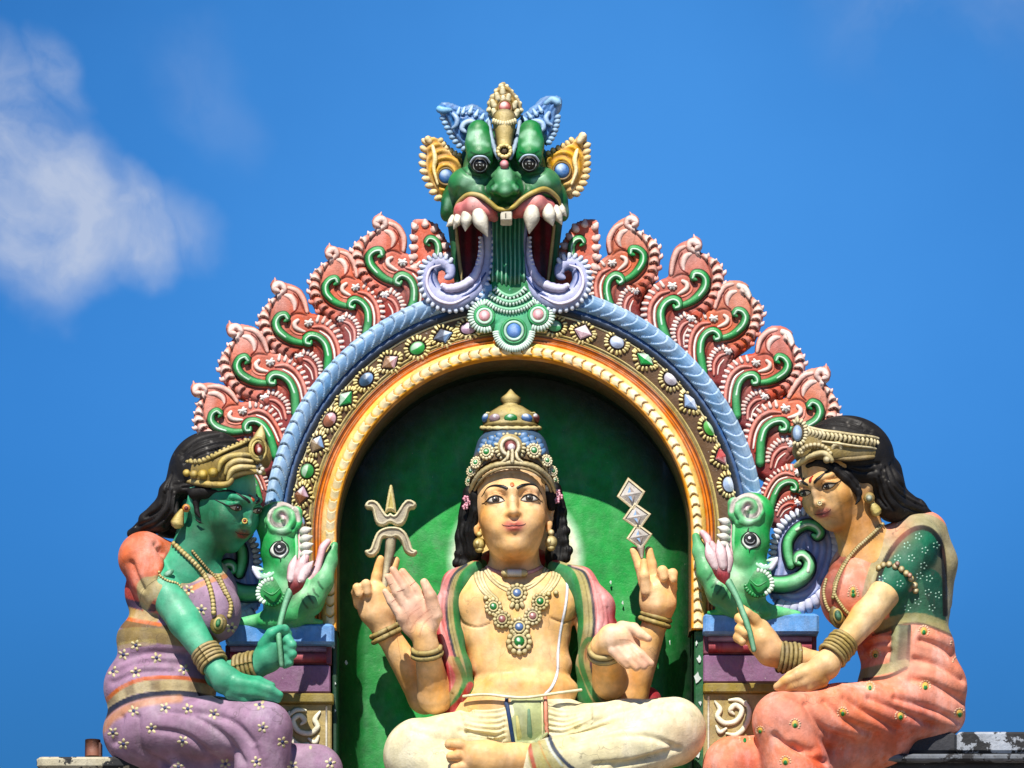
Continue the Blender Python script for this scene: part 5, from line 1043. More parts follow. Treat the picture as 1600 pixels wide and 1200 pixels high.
# ash lines on the forehead
for i in range(3): bs.line([(762, 744-i*5), (800, 737-i*5), (842, 743-i*5)], 1.3, '#e9dcc4', .55)
body = bs.build('body', dei, 'skin_paint'); attach(parts, body)
m = M()
for f in ([(620, 925), (632, 921)], [(606, 915), (613, 912)], [(641, 915), (650, 908)], [(612, 941), (618, 936)]): stroke(m, bs, f, .5, '#9a5a48', h=.4)
m.build('finger_crease', body, 'skin_paint')
# --- crown
def lathe(m, prof, cx, cd, col, hi, seg=48, mod=None, **k):
    m.tube([(cx, y, cd) for y, r in prof], [r for y, r in prof], col, hi=hi, spline=False, seg=seg, mod=mod, ends=False, **k)
m = M(); KX, KD = 799.5, 6
prf = [(728, 62), (722, 62), (705, 59), (690, 53), (680, 45), (675, 38)]; ph = np.linspace(0, 2*np.pi, 64, endpoint=False); V = []
for y, r in cr([(y, r) for y, r in prf], 5):
    dr = 76*np.clip((y-690)/38, 0, 1)
    V.append([P(KX, y, KD)+np.array([math.sin(a)*(r+dr*.06), -math.cos(a)*r, -dr*(1-math.cos(a))/2])/S for a in ph])
cc_ = mixc(lin('#35506a'), lin('#6d5636'), smooth(700, 712, np.array([y for y, r in cr([(y, r) for y, r in prf], 5)])))
m.grid(np.array(V), np.repeat(cc_[:, None], 64, 1), close_v=True, flip=True)
crn = m.build('crown', dei, 'gold_paint'); cs = surf(m)
m = M(); lathe(m, [(682, 43), (678, 44), (675, 40), (674, 41), (671, 45), (668, 45.5), (664, 42), (661, 44), (655, 43), (647, 36), (640, 25), (637, 21), (636, 14), (631, 13), (628, 16), (622, 15.5), (616, 8), (612, 4.5), (608, 1)], 798, KD+2, '#6d5824', '#b9a462', hw=.6)
fin = m.build('finial', crn, 'gold_paint'); fs = surf(m); m2 = M()
m2.tube([(798+45*math.cos(a), 669, KD+2+45*math.sin(a)) for a in np.linspace(0, 2*np.pi, 60)], 3.2, '#9a7f3c', hi='#d8c88c', spline=False, ends=False, mod=lambda t, a: 1+.25*np.sin(t*260), hw=.8)
m2.tube([(798+37*math.cos(a), 646, KD+2+37*math.sin(a)) for a in np.linspace(0, 2*np.pi, 60)], 2, '#9a7f3c', hi='#d8c88c', spline=False, ends=False, mod=lambda t, a: 1+.25*np.sin(t*260), hw=.8)
m2.build('bead_ring', fin, 'gold_paint')
for a, c in ((-68, '#3f6ea8'), (-36, '#9a7f86'), (0, '#157a34'), (36, '#3f70ae'), (68, '#8a3f38')):
    r = math.radians(a); m2 = M(); m2.ell((798+43*math.sin(r), 653, KD+2+43*math.cos(r)), (10.5, 4, 6.5), c, R=rot(-a*-1, 0, 0), hi='#e6ecef', hdir=(-.2, -1, .7), hw=.25); m2.build('gem', fin, 'gloss_paint')
# flower knots along the brow, central roundel, gold rim arches
m = M()
ring = [(736, 748), (741, 729), (751, 712), (764, 701), (780, 694)]
for sx in (0, 1):
    X = (lambda x: 1599-x) if sx else (lambda x: x); blue = M()
    for r0 in range(3):
        for i in range(3):
            x, y = X(754+i*11+r0*3), 706-i*5-r0*7
            p, n = on(cs, x, y, .6)
            if p is not None: blue.ell(p, (8.6, 3, 6), '#35699c', hi='#8fb4cf', world=True, R=rot(0, 0, 30 if not sx else -30), nu=8, nv=10)
    blue.build('blue_tiles', crn, 'gloss_paint')
for sx in (0, 1):
    X = (lambda x: 1599-x) if sx else (lambda x: x)
    stroke(m, cs, [(X(738), 762), (X(741), 744), (X(752), 724), (X(768), 707), (X(784), 699)], 2.4, '#8a743c', hi='#cdb97c', h=.9)
    beads(m, cs, [(X(756), 700), (X(766), 688), (X(780), 681), (X(796), 679)], 2.8, '#b09a5c', '#e6daac')
    beads(m, cs, [(X(750), 703), (X(757), 693), (X(766), 684)], 2.4, '#8a7238', '#d0be80')
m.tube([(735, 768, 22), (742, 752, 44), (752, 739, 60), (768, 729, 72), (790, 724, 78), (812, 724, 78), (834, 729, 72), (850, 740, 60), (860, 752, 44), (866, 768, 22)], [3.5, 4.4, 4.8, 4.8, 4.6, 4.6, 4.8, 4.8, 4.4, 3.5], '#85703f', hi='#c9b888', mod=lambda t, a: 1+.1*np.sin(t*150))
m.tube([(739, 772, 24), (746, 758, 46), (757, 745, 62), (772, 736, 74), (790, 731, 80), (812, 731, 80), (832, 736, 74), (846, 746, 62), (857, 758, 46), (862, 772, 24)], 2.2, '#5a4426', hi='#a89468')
for sx in (-1, 1): m.ell((KX+1+sx*50, 750, 50), (5.5, 5.5, 6), '#8f7a4a', hi='#d4c493'); m.tube([(KX+1+sx*6, 706, 80), (KX+1+sx*8, 716, 82), (KX+1+sx*16, 722, 80)], [2.4, 3, 2], '#a8905a', hi='#e2d5ac')
m.tube([(KX+1, 704, 81), (KX+1, 722, 83)], [3, 3.4], '#a8905a', hi='#e2d5ac')
m.build('crown_rim', crn, 'gold_paint')
for x, y, r, c in [(737, 752, 8.5, '#2b7a3a'), (740, 737, 8.5, '#2b7a3a'), (747, 724, 9.5, '#2b8a44'), (763, 708, 12, '#1e8a3c'), (832, 706, 12, '#1e8a3c'), (851, 721, 9.5, '#2b8a44'), (860, 737, 8.5, '#2b7a3a'), (863, 751, 8, '#2b7a3a')]:
    m = M(); disc_jewel(m, cs, x, y, r, c, gold='#a8925a', hi='#e8dcb4', lift=4); m.build('crown_flower', crn, 'gold_paint')
m = M(); m.ell((797, 698, 68), (20, 7, 20), '#b29b62', hi='#e9dfba', hw=.8); m.tube([(797+13.5*math.cos(a), 698+13*math.sin(a), 75) for a in np.linspace(0, 2*np.pi, 28)], 3.4, '#c0aa70', hi='#efe6c6', ends=False); comb(m, [(797+20*math.cos(a), 698+20*math.sin(a)) for a in np.linspace(-.3, math.pi+.3, 14)], 14, 4, 2.8, '#ad965c', '#e4d8ac', d=68, side=1); m.ell((798, 698, 74), (10, 6, 10), '#7c3434', hi='#a86a64'); m.ell((799, 699, 79), (6, 4, 6), '#e0c6cc', hi='#ffffff'); m.build('crown_roundel', crn, 'gold_paint')
# --- hair
lo, hi = B(698, 905, 735, 905, -60, 60); s = SDF(lo, hi, .004); HC = '#0c0a09'
HR = lambda pts, rs, k=5: s.cone([P(*p) for p in pts], rs, k=k, col=HC)
HR([(752, 750, 20), (744, 775, 26), (742, 800, 22), (736, 830, 8), (738, 862, -4)], [9, 9, 8, 12, 16]); HR([(735, 770, -6), (732, 800, -10), (728, 840, -15), (732, 880, -20), (730, 898, -22)], [12, 14, 17, 20, 16])
HR([(848, 750, 20), (857, 772, 24), (862, 792, 18)], [8, 8, 7]); HR([(866, 765, -6), (872, 800, -12), (872, 840, -16), (870, 868, -20), (868, 885, -22)], [12, 13, 16, 18, 14])
for x, y, r in [(729, 792, 8), (725, 808, 9), (728, 824, 8), (722, 840, 8), (728, 856, 9), (718, 866, 9), (714, 880, 8), (726, 884, 10), (724, 896, 9), (878, 800, 8), (880, 816, 7), (884, 830, 8), (882, 846, 8), (888, 860, 8), (884, 872, 8), (872, 876, 8), (876, 788, 7), (735, 782, 7)]: s.ell(P(x, y, -6), r, k=4, col=HC)
hs = s.mesh()
hs.carve([[(722+i*7, 790+i*4), (716+i*7, 830), (722+i*6, 860), (714+i*7, 892)] for i in range(4)]+[[(868+i*6, 790), (866+i*7, 820), (872+i*6, 850), (868+i*7, 880)] for i in range(4)], 2, -1.6)
hs.build('hair', dei, 'hair_paint')
# flowers over the ears, earrings
for sx in (-1, 1):
    cx, cy = (730, 786) if sx < 0 else (873, 776); m = M()
    for dx, dy in ((-2, -7), (2, 0), (-3, 6)):
        for i in range(5):
            a = i*1.256+dx; m.ell((cx+dx+3*math.cos(a), cy+dy+3*math.sin(a), 14), (2.6, 2, 2.4), '#c9788c', hi='#eab8c4', nu=7, nv=9)
        m.ell((cx+dx, cy+dy, 18), (1.6, 1.6, 1.6), '#8c3a50')
    m.build('hair_flower', dei, 'gloss_paint')
    m = M(); ex, ey = (749, 850) if sx < 0 else (861, 847)
    m.ell((ex, ey-15, 26), (5, 5, 5), '#a89050', hi='#e2d49a'); m.ell((ex, ey, 28), (10, 9, 10), '#8f7a40', hi='#dccb8c'); m.ell((ex, ey+9, 28), (7, 6, 5), '#7c6834', hi='#c8b678'); m.ell((ex-3, ey-2, 36), (3.5, 3, 4.5), '#c8b678', hi='#efe5bc')
    m.build('earring', dei, 'gold_paint')
# --- shawl over both shoulders
lo, hi = B(640, 1065, 862, 1170, -110, 70); s = SDF(lo, hi, .0038); RD = '#a3242c'
SH = lambda pts, rs, k=12: s.cone([P(*p) for p in pts], rs, k=k, col=RD)
SH([(742, 888, -4), (714, 912, 8), (698, 950, 14), (702, 1000, 20), (715, 1045, 28), (722, 1085, 24), (716, 1130, 4)], [13, 21, 19, 21, 20, 21, 24]); SH([(712, 925, -24), (698, 1010, -34), (690, 1085, -44)], [22, 22, 24])
SH([(868, 888, -4), (905, 911, 8), (931, 950, 18), (933, 990, 24), (924, 1040, 22), (924, 1085, 6), (940, 1125, -8)], [13, 24, 28, 28, 22, 22, 22]); SH([(915, 935, -20), (955, 1020, -34), (985, 1085, -60), (1012, 1095, -60)], [30, 28, 26, 22])
s.ell(P(806, 960, -75), (110, 40, 110), k=14, col=RD)
ss = s.mesh()
pink, red, khk, grn, dkb = '#d98a86', '#a31f28', '#a39760', '#1f7a3c', '#1d2b3c'
Lc = [(742, 882), (722, 900), (712, 935), (714, 975), (722, 1010), (731, 1045), (735, 1085), (730, 1130)]; Rc = [(870, 884), (894, 895), (905, 930), (908, 975), (903, 1010), (903, 1045), (918, 1090), (940, 1120)]
for c, sg in ((Lc, -1), (Rc, 1)):
    c = np.array(c, float); sh = lambda o: c+np.array([sg*o, 0])*np.linspace(.8, 1, len(c))[:, None]
    g = .72 if sg < 0 else 1.0
    ss.line(sh(32*g), 12*g, pink, .8, 8); ss.line(sh(13*g), 10*g, khk, 1); ss.line(sh(23*g), 2.2, dkb, .95); ss.line(sh(14*g), .8, '#6d6236', .8); ss.line(sh(-2), 5.5, grn, .97); ss.line(sh(-14), 8, '#2b7a48', .95); ss.line(sh(30), 1.2, '#e6b0a8', .6)
for q, c, w in (([(905, 1030), (925, 1070), (960, 1115)], khk, 8), ([(900, 1045), (912, 1085), (940, 1125)], grn, 4), ([(940, 1010), (918, 1000), (908, 1035), (930, 1090), (965, 1125)], grn, 4), ([(705, 1030), (718, 1060), (700, 1095), (672, 1118)], khk, 6), ([(714, 1030), (726, 1065), (708, 1100), (680, 1124)], grn, 4), ([(686, 1120), (716, 1100), (735, 1070)], red, 5), ([(985, 1125), (1010, 1100)], dkb, 3)): ss.line(q, w, c, .9)
ss.carve([[(690, 930), (688, 965), (698, 1000), (708, 1040)], [(699, 925), (697, 960), (704, 1000)], [(940, 930), (946, 965), (936, 1000)], [(928, 925), (934, 960), (926, 1000)], [(950, 950), (955, 985)], [(722, 1080), (718, 1110)], [(706, 1085), (700, 1112)]], 2.6, -2.2)
for x, y, r, c, a in [(685, 930, 18, '#e0a09a', .6), (700, 1050, 22, red, .6), (948, 930, 18, '#e6a8a2', .6), (925, 1020, 16, red, .6)]: ss.spot(x, y, r, c, a)
ss.build('shawl', dei, 'cloth_paint')
# --- loincloth and legs
lo, hi = B(596, 1110, 1076, 1262, -40, 190); s = SDF(lo, hi, .0042); WH = '#ddd2a8'
W = lambda pts, rs, k=14, col=WH: s.cone([P(*p) for p in pts], rs, k=k, col=col)
s.ell(P(816, 1128, 8), (108, 60, 50), k=10, col=WH); W([(770, 1150, 20), (700, 1165, 40), (658, 1178, 62)], [50, 46, 56]); W([(655, 1185, 66), (740, 1235, 110), (820, 1250, 120)], [52, 42, 40])
W([(880, 1150, 20), (980, 1140, 60), (1052, 1140, 84)], [48, 44, 50]); W([(1050, 1150, 90), (960, 1180, 116), (870, 1192, 126), (842, 1192, 128)], [46, 44, 38, 32]); s.ell(P(820, 1240, 60), (180, 60, 50), k=14, col=WH)
ls = s.mesh()
fold = []
for i in range(7): fold.append([(718+i*3, 1096+i*9), (745, 1104+i*8), (775, 1104+i*9), (788, 1100+i*9)])
for i in range(6): fold.append([(858, 1098+i*9), (880, 1104+i*8), (905, 1098+i*7), (922, 1092+i*6)])
ls.carve(fold, 3.2, -5); ls.carve([[(900, 1150), (960, 1128), (1030, 1112)], [(880, 1165), (950, 1150), (1010, 1150), (1050, 1165)], [(870, 1160), (940, 1140), (990, 1130)], [(930, 1195), (990, 1190), (1040, 1180)], [(640, 1140), (680, 1150), (720, 1160)], [(720, 1140), (760, 1150), (790, 1165)], [(960, 1200), (1010, 1186), (1060, 1170)], [(900, 1140), (960, 1114), (1010, 1102)]], 5, -5)
for x, y, r, c, a in [(1070, 1150, 34, '#c98a78', .35), (760, 1130, 24, '#cfbd7c', .5), (890, 1130, 24, '#cfbd7c', .4), (640, 1180, 34, '#cfc6ae', .4), (960, 1165, 30, '#cdb988', .4), (1000, 1120, 30, '#ece4cc', .5), (880, 1170, 16, '#b9a860', .4)]: ls.spot(x, y, r, c, a)
ls.area([(826, 1164), (850, 1156), (866, 1162), (880, 1200), (834, 1205)], '#a89e62', .9); ls.line([(827, 1162), (830, 1180), (836, 1204)], 3.2, '#b4503c', .9); ls.line([(858, 1150), (866, 1170), (884, 1192), (900, 1204)], 3, '#1e3350', .95); ls.line([(853, 1152), (861, 1172), (878, 1196)], 2, '#c5cfc8', .7); ls.line([(842, 1158), (850, 1180), (862, 1202)], 1.2, '#b98a50', .8)
dh = ls.build('loincloth', dei, 'cloth_paint')
m = M()
for a, b, c, off in ((791, 851, '#a3a672', 0),):
    patch(m, ls, [(795, 1090), (822, 1091), (850, 1088), (853, 1120), (856, 1146), (838, 1160), (803, 1162), (800, 1130)], '#a9b07c', 3.5, rings=10, spline=False)
    stroke(m, ls, [(792, 1090), (796, 1125), (801, 1163)], 3.2, '#1d3a66', lift=4, h=.6); stroke(m, ls, [(851, 1087), (852, 1120), (854, 1146)], [3, 3.4, 3], '#c4654e', hi='#dd9a80', lift=4, h=.6)
    stroke(m, ls, [(846, 1088), (847, 1120), (849, 1148)], 1.4, '#e0d9a8', lift=4); stroke(m, ls, [(808, 1120), (812, 1160)], [2, 5], '#cfc878', lift=3.6, h=.2); stroke(m, ls, [(826, 1110), (828, 1158)], [2, 5], '#6f8f70', lift=3.6, h=.2)
m.build('apron_cloth', dh, 'cloth_paint')
m = M(); m.tube([(724, 1088, 54), (760, 1085, 66), (815, 1090, 70), (870, 1083, 66), (908, 1078, 50)], 2.4, '#cbbd84', hi='#efe8c8'); m.build('waist_hem', dh, 'cloth_paint')
# foot
lo, hi = B(690, 850, 1140, 1230, 80, 190); s = SDF(lo, hi, .0035)
F = lambda pts, rs, k=6: s.cone([P(*p) for p in pts], rs, k=k, col=SK)
F([(850, 1184, 126), (805, 1186, 130), (765, 1188, 136), (742, 1186, 138)], [22, 23, 27, 26], 10); s.ell(P(752, 1178, 146), (30, 16, 20), k=10, col=SK)
F([(738, 1170, 146), (718, 1164, 150), (703, 1163, 148)], [10, 9.5, 8.6], 2.2); F([(736, 1184, 146), (716, 1181, 152), (704, 1182, 150)], [9, 8, 7.4], 2.2); F([(738, 1198, 146), (722, 1198, 150), (711, 1200, 148)], [9, 8, 7.4], 2.2); F([(745, 1212, 140), (728, 1215, 144), (719, 1216, 142)], [9, 8, 7], 2.2)
fs2 = s.mesh(); fs2.spot(720, 1175, 22, '#c07a4c', .45); fs2.spot(810, 1200, 24, '#c98a4c', .4); ft = fs2.build('foot', dei, 'skin_paint')
for x, y in ((700, 1163), (702, 1182), (709, 1199)):
    m = M(); patch(m, fs2, [(x+6*math.cos(a), y+4.6*math.sin(a)) for a in np.linspace(0, 2*np.pi, 11)[:-1]], '#d8c3c0', .5, rings=2, n=2)
    if m.n: m.build('toenail', ft, 'gloss_paint')
# --- jewellery
m = M(); stroke(m, bs, [(757, 884), (775, 893), (803, 897), (832, 893), (852, 882)], 3.4, '#a8504c', hi='#d89a90'); 
p, n = on(bs, 804, 896, 6); m.tube([p-np.array([11, 0, 0])/S, p+np.array([11, 0, 0])/S], [6.5, 6.5], '#9a8f80', hi='#dcd4c4', world=True); m.tube([p-np.array([16, 0, 0])/S, p-np.array([11, 0, 0])/S], [6.5, 6.5], '#8a7440', hi='#cdbb84', world=True); m.tube([p+np.array([11, 0, 0])/S, p+np.array([16, 0, 0])/S], [6.5, 6.5], '#8a7440', hi='#cdbb84', world=True); m.build('choker', body, 'gold_paint')
m = M()
for o in range(3): stroke(m, bs, [(744-o*3.6+2, 878+o), (742-o*2, 900), (752-o*2, 922+o*2), (765-o*3, 938+o*2)] if False else [(745+o*5, 880+o), (743+o*5, 900), (752+o*5, 921), (768+o*4.5, 936)], 3, '#93804c', hi='#d6c894'); stroke(m, bs, [(874-o*5, 880+o), (874-o*5, 900), (864-o*5, 918), (851-o*4, 930)], 3, '#93804c', hi='#d6c894')
for o in range(2): stroke(m, bs, [(757+o*6, 890), (768+o*3, 906-o*3), (786, 920-o*6), (806, 926-o*7), (830, 917-o*5), (848-o*3, 902), (858-o*6, 888)], 3, '#93804c', hi='#d6c894')
for x, y in ((759, 935), (770, 937), (857, 929), (868, 927)): p, n = on(bs, x, y, 2); m.ell(p, (4.5,)*3, '#a08c54', hi='#e2d5a4', world=True)
m.build('necklace', body, 'gold_paint')
for x, y, r, c in ((808, 929, 16, '#5b78a8'), (771, 949, 13.5, '#127a34'), (844, 941, 13.5, '#127a34'), (785, 969, 14, '#b0706c'), (832, 964, 14, '#b0706c'), (811, 981, 16, '#5878ac'), (811, 1004, 20, '#127a34')):
    m = M(); disc_jewel(m, bs, x, y, r, c, gold='#857040', hi='#d4c592', lift=3)
    if y == 929: comb(m, [(798, 942), (808, 946), (818, 942)], 3, 7, 4, '#93804c', '#d6c894', d=-bs.hit(808, 944)[0][1]*S+3, side=-1)
    if y == 1004: p, n = on(bs, 811, 1017, 5); m.tube([p+np.array([0, 0, 8])/S, p-np.array([0, 0, 7])/S], [5, 1], '#c9bc9c', hi='#efe8d4', world=True)
    m.build('pendant', body, 'gold_paint')
m = M(); stroke(m, bs, [(878, 883), (886, 910), (884, 945), (876, 985), (872, 1020), (871, 1050), (863, 1072), (852, 1085)], 2.6, '#c9ccd8', hi='#f2f2f6', n=12); m.build('sacred_thread', body, 'cloth_paint')
for (c, ax, r) in (((602, 990, -21), P(650, 1085, -38)-P(604, 988, -20), 21.5), ((667, 1018, 62), P(672, 1060, 40)-P(666, 1010, 66), 21), ((1024, 968, -20), P(995, 1070, -40)-P(1026, 965, -20), 22), ((947, 1016, 82), P(955, 1068, 30)-P(946, 1010, 84), 25)):
    m = M(); bangle(m, P(*c), ax, r, 8.5, 2, '#5d4a28', '#b5a060'); m.build('bangle', body, 'gold_paint')
# --- held emblems
t = thing('trident', 'grey gold trident head held between the two raised fingers of the front statue', 'emblem', P(607, 890, -6))
t['label'] = 'grey gold trident held between two raised fingers at the left of the niche'
def lead(m, pl, d0, H=9, w=5, c='#a89c84', edge='#d9cda4'):
    m.relief([cr(pl, 5, True)], d0, H, w, 7, lambda x, y, sd, h: mixc(lin(c), lin(edge), smooth(-5.2, -2.6, sd)), g=1.0, hf=lambda x, y, sd: -3.2*smooth(-3.5, -5.5, sd))
m = M(); lead(m, [(611, 758), (614, 763), (619, 798), (617, 802), (610, 799), (603, 802), (602, 798), (608, 763)], 0, c='#b9a860', edge='#cfc08a'); m.build('centre_prong', t, 'gold_paint')
m = M(); lead(m, [(570, 790), (575, 783), (584, 782), (592, 787), (600, 799), (605, 805), (610, 802), (616, 805), (622, 798), (629, 787), (637, 781), (646, 783), (651, 789), (647, 795), (640, 797), (636, 810), (630, 820), (620, 823), (610, 818), (600, 823), (590, 821), (585, 812), (581, 797), (573, 795)], -1); m.build('outer_prongs', t, 'gold_paint')
m = M(); lead(m, [(604, 824), (622, 824), (634, 832), (641, 846), (645, 858), (652, 861), (649, 868), (640, 868), (632, 862), (627, 848), (620, 841), (610, 843), (600, 841), (596, 848), (592, 862), (584, 870), (574, 869), (570, 861), (578, 858), (583, 845), (590, 831)], -2); m.build('lower_curl', t, 'gold_paint')
m = M(); m.tube([(611, 838, -4), (609, 862, -6), (604, 888, -8), (600, 925, -8)], [9, 8, 6, 5], '#8c7e68', hi='#c9bd98', hw=.5); m.build('shaft', t, 'gold_paint')
t = thing('diamond_emblem', 'silver emblem of three stacked diamonds on the raised fingertips at the right', 'emblem', P(1006, 868, 0))
for (x, y, rx, ry) in ((986, 772, 23, 27), (995, 807, 23, 23), (999, 838, 21, 22)):
    m = M(); a = -10; V = []
    def q(u, v, d): c, s_ = math.cos(math.radians(a)), math.sin(math.radians(a)); return P(x+u*c-v*s_, y+u*s_+v*c, d)
    C = []
    for k, d, cc in ((1, -16, '#7a4420'), (1, -2, '#94602e'), (.96, 3, '#cfc09a'), (.82, 4, '#cfc09a'), (.76, 1.5, '#b3aca4'), (.02, 9, '#c4beb8')):
        V.append([q(0, -ry*k, d), q(rx*k, 0, d), q(0, ry*k, d), q(-rx*k, 0, d)]); C.append([lin(cc)]*4)
    m.grid(np.array(V), np.array(C), close_v=True, smooth=False, cap=True, flip=True)
    for pol, cc in (([(0, -ry*.45), (0, ry*.45), (-rx*.28, 0)], '#8fb4dc'), ([(0, -ry*.45), (rx*.3, 0), (0, ry*.45)], '#a89a92')):
        m.add([q(u, v, 8 if abs(u) < 1 else 5.5) for u, v in pol], [(0, 1, 2)], lin(cc), False)
    m.build('diamond', t, 'gold_paint')
m = M(); m.tube([(1001, 855, -2), (1003, 872, -2)], [7, 2], '#8c7e78', hi='#c9bda8'); m.build('tip', t, 'gold_paint')
# ================================================================ WOMAN IN LILAC (left)
GS, GD = '#4aa882', '#17603a'
wl = thing('seated_statue', 'green skinned seated woman statue in lilac flowered sari, left of the niche', 'statue', P(300, 1184, 40))
hl = Head((357, 781, 70), frame(50, 26, 4), .88)
# clothes first: sari and sleeve
lo, hi = B(140, 560, 815, 1262, -75, 190); s = SDF(lo, hi, .0042); LI, SL = '#987890', '#cf7050'
c_ = lambda pts, rs, k=14, col=LI: s.cone([P(*p) for p in pts], rs, k=k, col=col)
e_ = lambda c, r, k=16, col=LI, R=None: s.ell(P(*c), (r[0], r[2], r[1]), k=k, col=col, R=R)
e_((283, 925, 30), (88, 66, 52)); e_((335, 955, 66), (42, 48, 42)); e_((262, 1000, 26), (80, 50, 54), 20); e_((250, 1075, 22), (88, 70, 62), 20); e_((235, 1145, 20), (74, 62, 66), 16)
c_([(240, 1140, 46), (330, 1140, 90), (412, 1138, 124)], [52, 48, 42], 16); c_([(412, 1142, 124), (405, 1262, 110)], [44, 40], 8); c_([(300, 1190, 40), (400, 1205, 60), (494, 1204, 76)], [52, 46, 40], 10); c_([(494, 1208, 76), (500, 1262, 70)], [40, 40], 8)
c_([(226, 874, 52), (238, 905, 62), (254, 928, 70)], [40, 34, 30], 6, SL); c_([(226, 870, 40), (290, 880, 30)], [36, 24], 14, SL)
cl = s.mesh(soft=2.0)
cl.area([(180, 915), (200, 900), (216, 930), (232, 965), (225, 985), (185, 975)], '#b5412c', .9)
cl.line([(176, 930), (200, 942), (240, 950)], 6, '#2b3550', .9); cl.line([(176, 945), (205, 958), (240, 966)], 8, '#b49a62', .9); cl.line([(176, 972), (210, 978), (270, 985)], 7, '#6d5a34', .9); cl.line([(176, 962), (210, 969), (250, 976)], 3, '#c96a34', .9)
cl.line([(172, 1000), (210, 992), (270, 996), (330, 1006)], 12, '#8a7648', .95); cl.line([(172, 1016), (195, 1008), (240, 1003)], 5, '#b09b60', .6); cl.line([(270, 985), (300, 1000), (330, 1014)], 4, '#5a3d2c', .8)
# plaid borders
def plaid(path, w, sk, a='#c2b184', b='#6b5542', n=9):
    sk.line(path, w, a, .95); c = cr(path, 10); 
    for i in range(n):
        j = int((i+.5)/n*(len(c)-2)); p, t = c[j], nrm(c[j+1]-c[j]); o = np.array([t[1], -t[0]]); k = w*.9
        if i % 2: sk.area([p-t*8-o*k, p+t*8-o*k, p+t*8+o*k, p-t*8+o*k], b, .6, 6, spline=False)
plaid([(250, 925), (285, 905), (318, 893), (345, 888)], 11, cl); cl.line([(262, 944), (292, 924), (326, 908), (352, 900)], 4, '#c77f3c', .85)
plaid([(162, 1108), (185, 1086), (225, 1073), (290, 1072), (345, 1084)], 9, cl); cl.line([(164, 1096), (190, 1074), (230, 1060), (290, 1060), (340, 1070)], 3.2, '#c8642c', .9); cl.line([(156, 1128), (180, 1104), (220, 1088), (280, 1083), (325, 1090), (345, 1096)], 4.6, '#131d33', .97); cl.line([(160, 1140), (185, 1114), (225, 1098), (280, 1092)], 6, '#bd8450', .7, 5)
cl.line([(218, 905), (226, 930), (250, 945)], 1, '#7c3a24', .4); cl.area([(214, 908), (240, 900), (262, 896), (284, 916), (286, 930), (262, 926), (240, 938), (228, 956), (218, 940)], '#b3a472', .95)
cl.carve([[(180, 1050), (220, 1034), (280, 1036)], [(176, 1066), (215, 1050), (270, 1048)], [(190, 1030), (230, 1020), (290, 1022)], [(250, 1110), (300, 1118), (350, 1150), (380, 1190)], [(240, 1140), (290, 1150), (340, 1190)], [(190, 1120), (180, 1160)], [(215, 1120), (220, 1170), (260, 1195)], [(400, 1170), (410, 1200)], [(300, 1110), (360, 1125), (395, 1160)], [(300, 960), (312, 985), (330, 1000)]], 5.5, -5.0)
cl.carve([[(252, 858), (262, 872), (266, 892)], [(244, 850), (256, 862)], [(268, 868), (262, 885), (250, 905)], [(205, 880), (212, 900), (222, 920)]], 5, -6)
for x, y, r, c, a in [(270, 880, 16, '#a8301c', .7), (215, 860, 26, '#e09078', .55), (240, 870, 16, '#dd8a70', .4), (196, 900, 14, '#9c3624', .6), (345, 940, 26, '#a890a8', .5), (225, 1160, 26, '#5f4458', .5), (300, 1180, 30, '#6d4c5c', .5), (330, 1020, 14, '#8a6a3c', .4), (420, 1110, 20, '#ad92ae', .5)]: cl.spot(x, y, r, c, a)
fl = M()
FX = [(530, 395), (630, 455), (420, 520), (530, 525), (760, 510), (845, 225), (785, 130), (990, 310), (520, 710), (670, 695), (780, 700), (905, 725), (605, 795), (420, 815), (470, 870), (755, 855), (1140, 790), (1125, 680), (1235, 860), (1110, 955), (960, 965), (735, 980), (1370, 868), (1465, 962), (1285, 975), (470, 440)]
for i, (x, y) in enumerate(FX): flower(fl, cl, 40+x/3.077, 880+y/3.077, 9.5, '#c9bd92', '#41466c', a0=i*.7, h=.25)
sari = cl.build('sari', wl, 'cloth_paint', extra=fl)
# body: head, neck, arms, hands
lo, hi = B(215, 475, 690, 1110, -20, 190); s = SDF(lo, hi, .0034)
head_sdf(s, hl, GS, ears=((-55, -8, -26), None), skull=(-20, 60, 56), lipc='#8c3a34')
c_ = lambda pts, rs, k=8, col=GS: s.cone([P(*p) for p in pts], rs, k=k, col=col)
c_([(322, 800, 50), (312, 850, 48), (292, 900, 40)], [40, 36, 46], 14); c_([(280, 880, 40), (330, 900, 46)], [26, 22], 12)
c_([(236, 895, 60), (290, 972, 92), (338, 1046, 116)], [27, 26, 16.5], 6)
c_([(338, 1046, 116), (352, 1062, 120), (378, 1074, 124)], [17, 21, 19], 8)
for q, r in (([(372, 1068, 134), (400, 1072, 142), (422, 1078, 144), (437, 1086, 140)], [12, 9.5, 8, 6]), ([(368, 1078, 130), (396, 1082, 140), (420, 1087, 140), (434, 1093, 136)], [11, 9, 7.6, 5.6]), ([(360, 1084, 124), (384, 1092, 130), (404, 1096, 132)], [10, 8, 6]), ([(376, 1064, 122), (404, 1066, 130), (424, 1072, 134)], [11, 9, 6.6])): finger(s, q, r, GS, 4)
c_([(340, 1056, 70), (380, 1046, 84), (402, 1042, 88)], [20, 18, 16], 6); c_([(402, 1042, 88), (418, 1028, 92), (425, 1012, 94)], [17, 22, 21], 6)
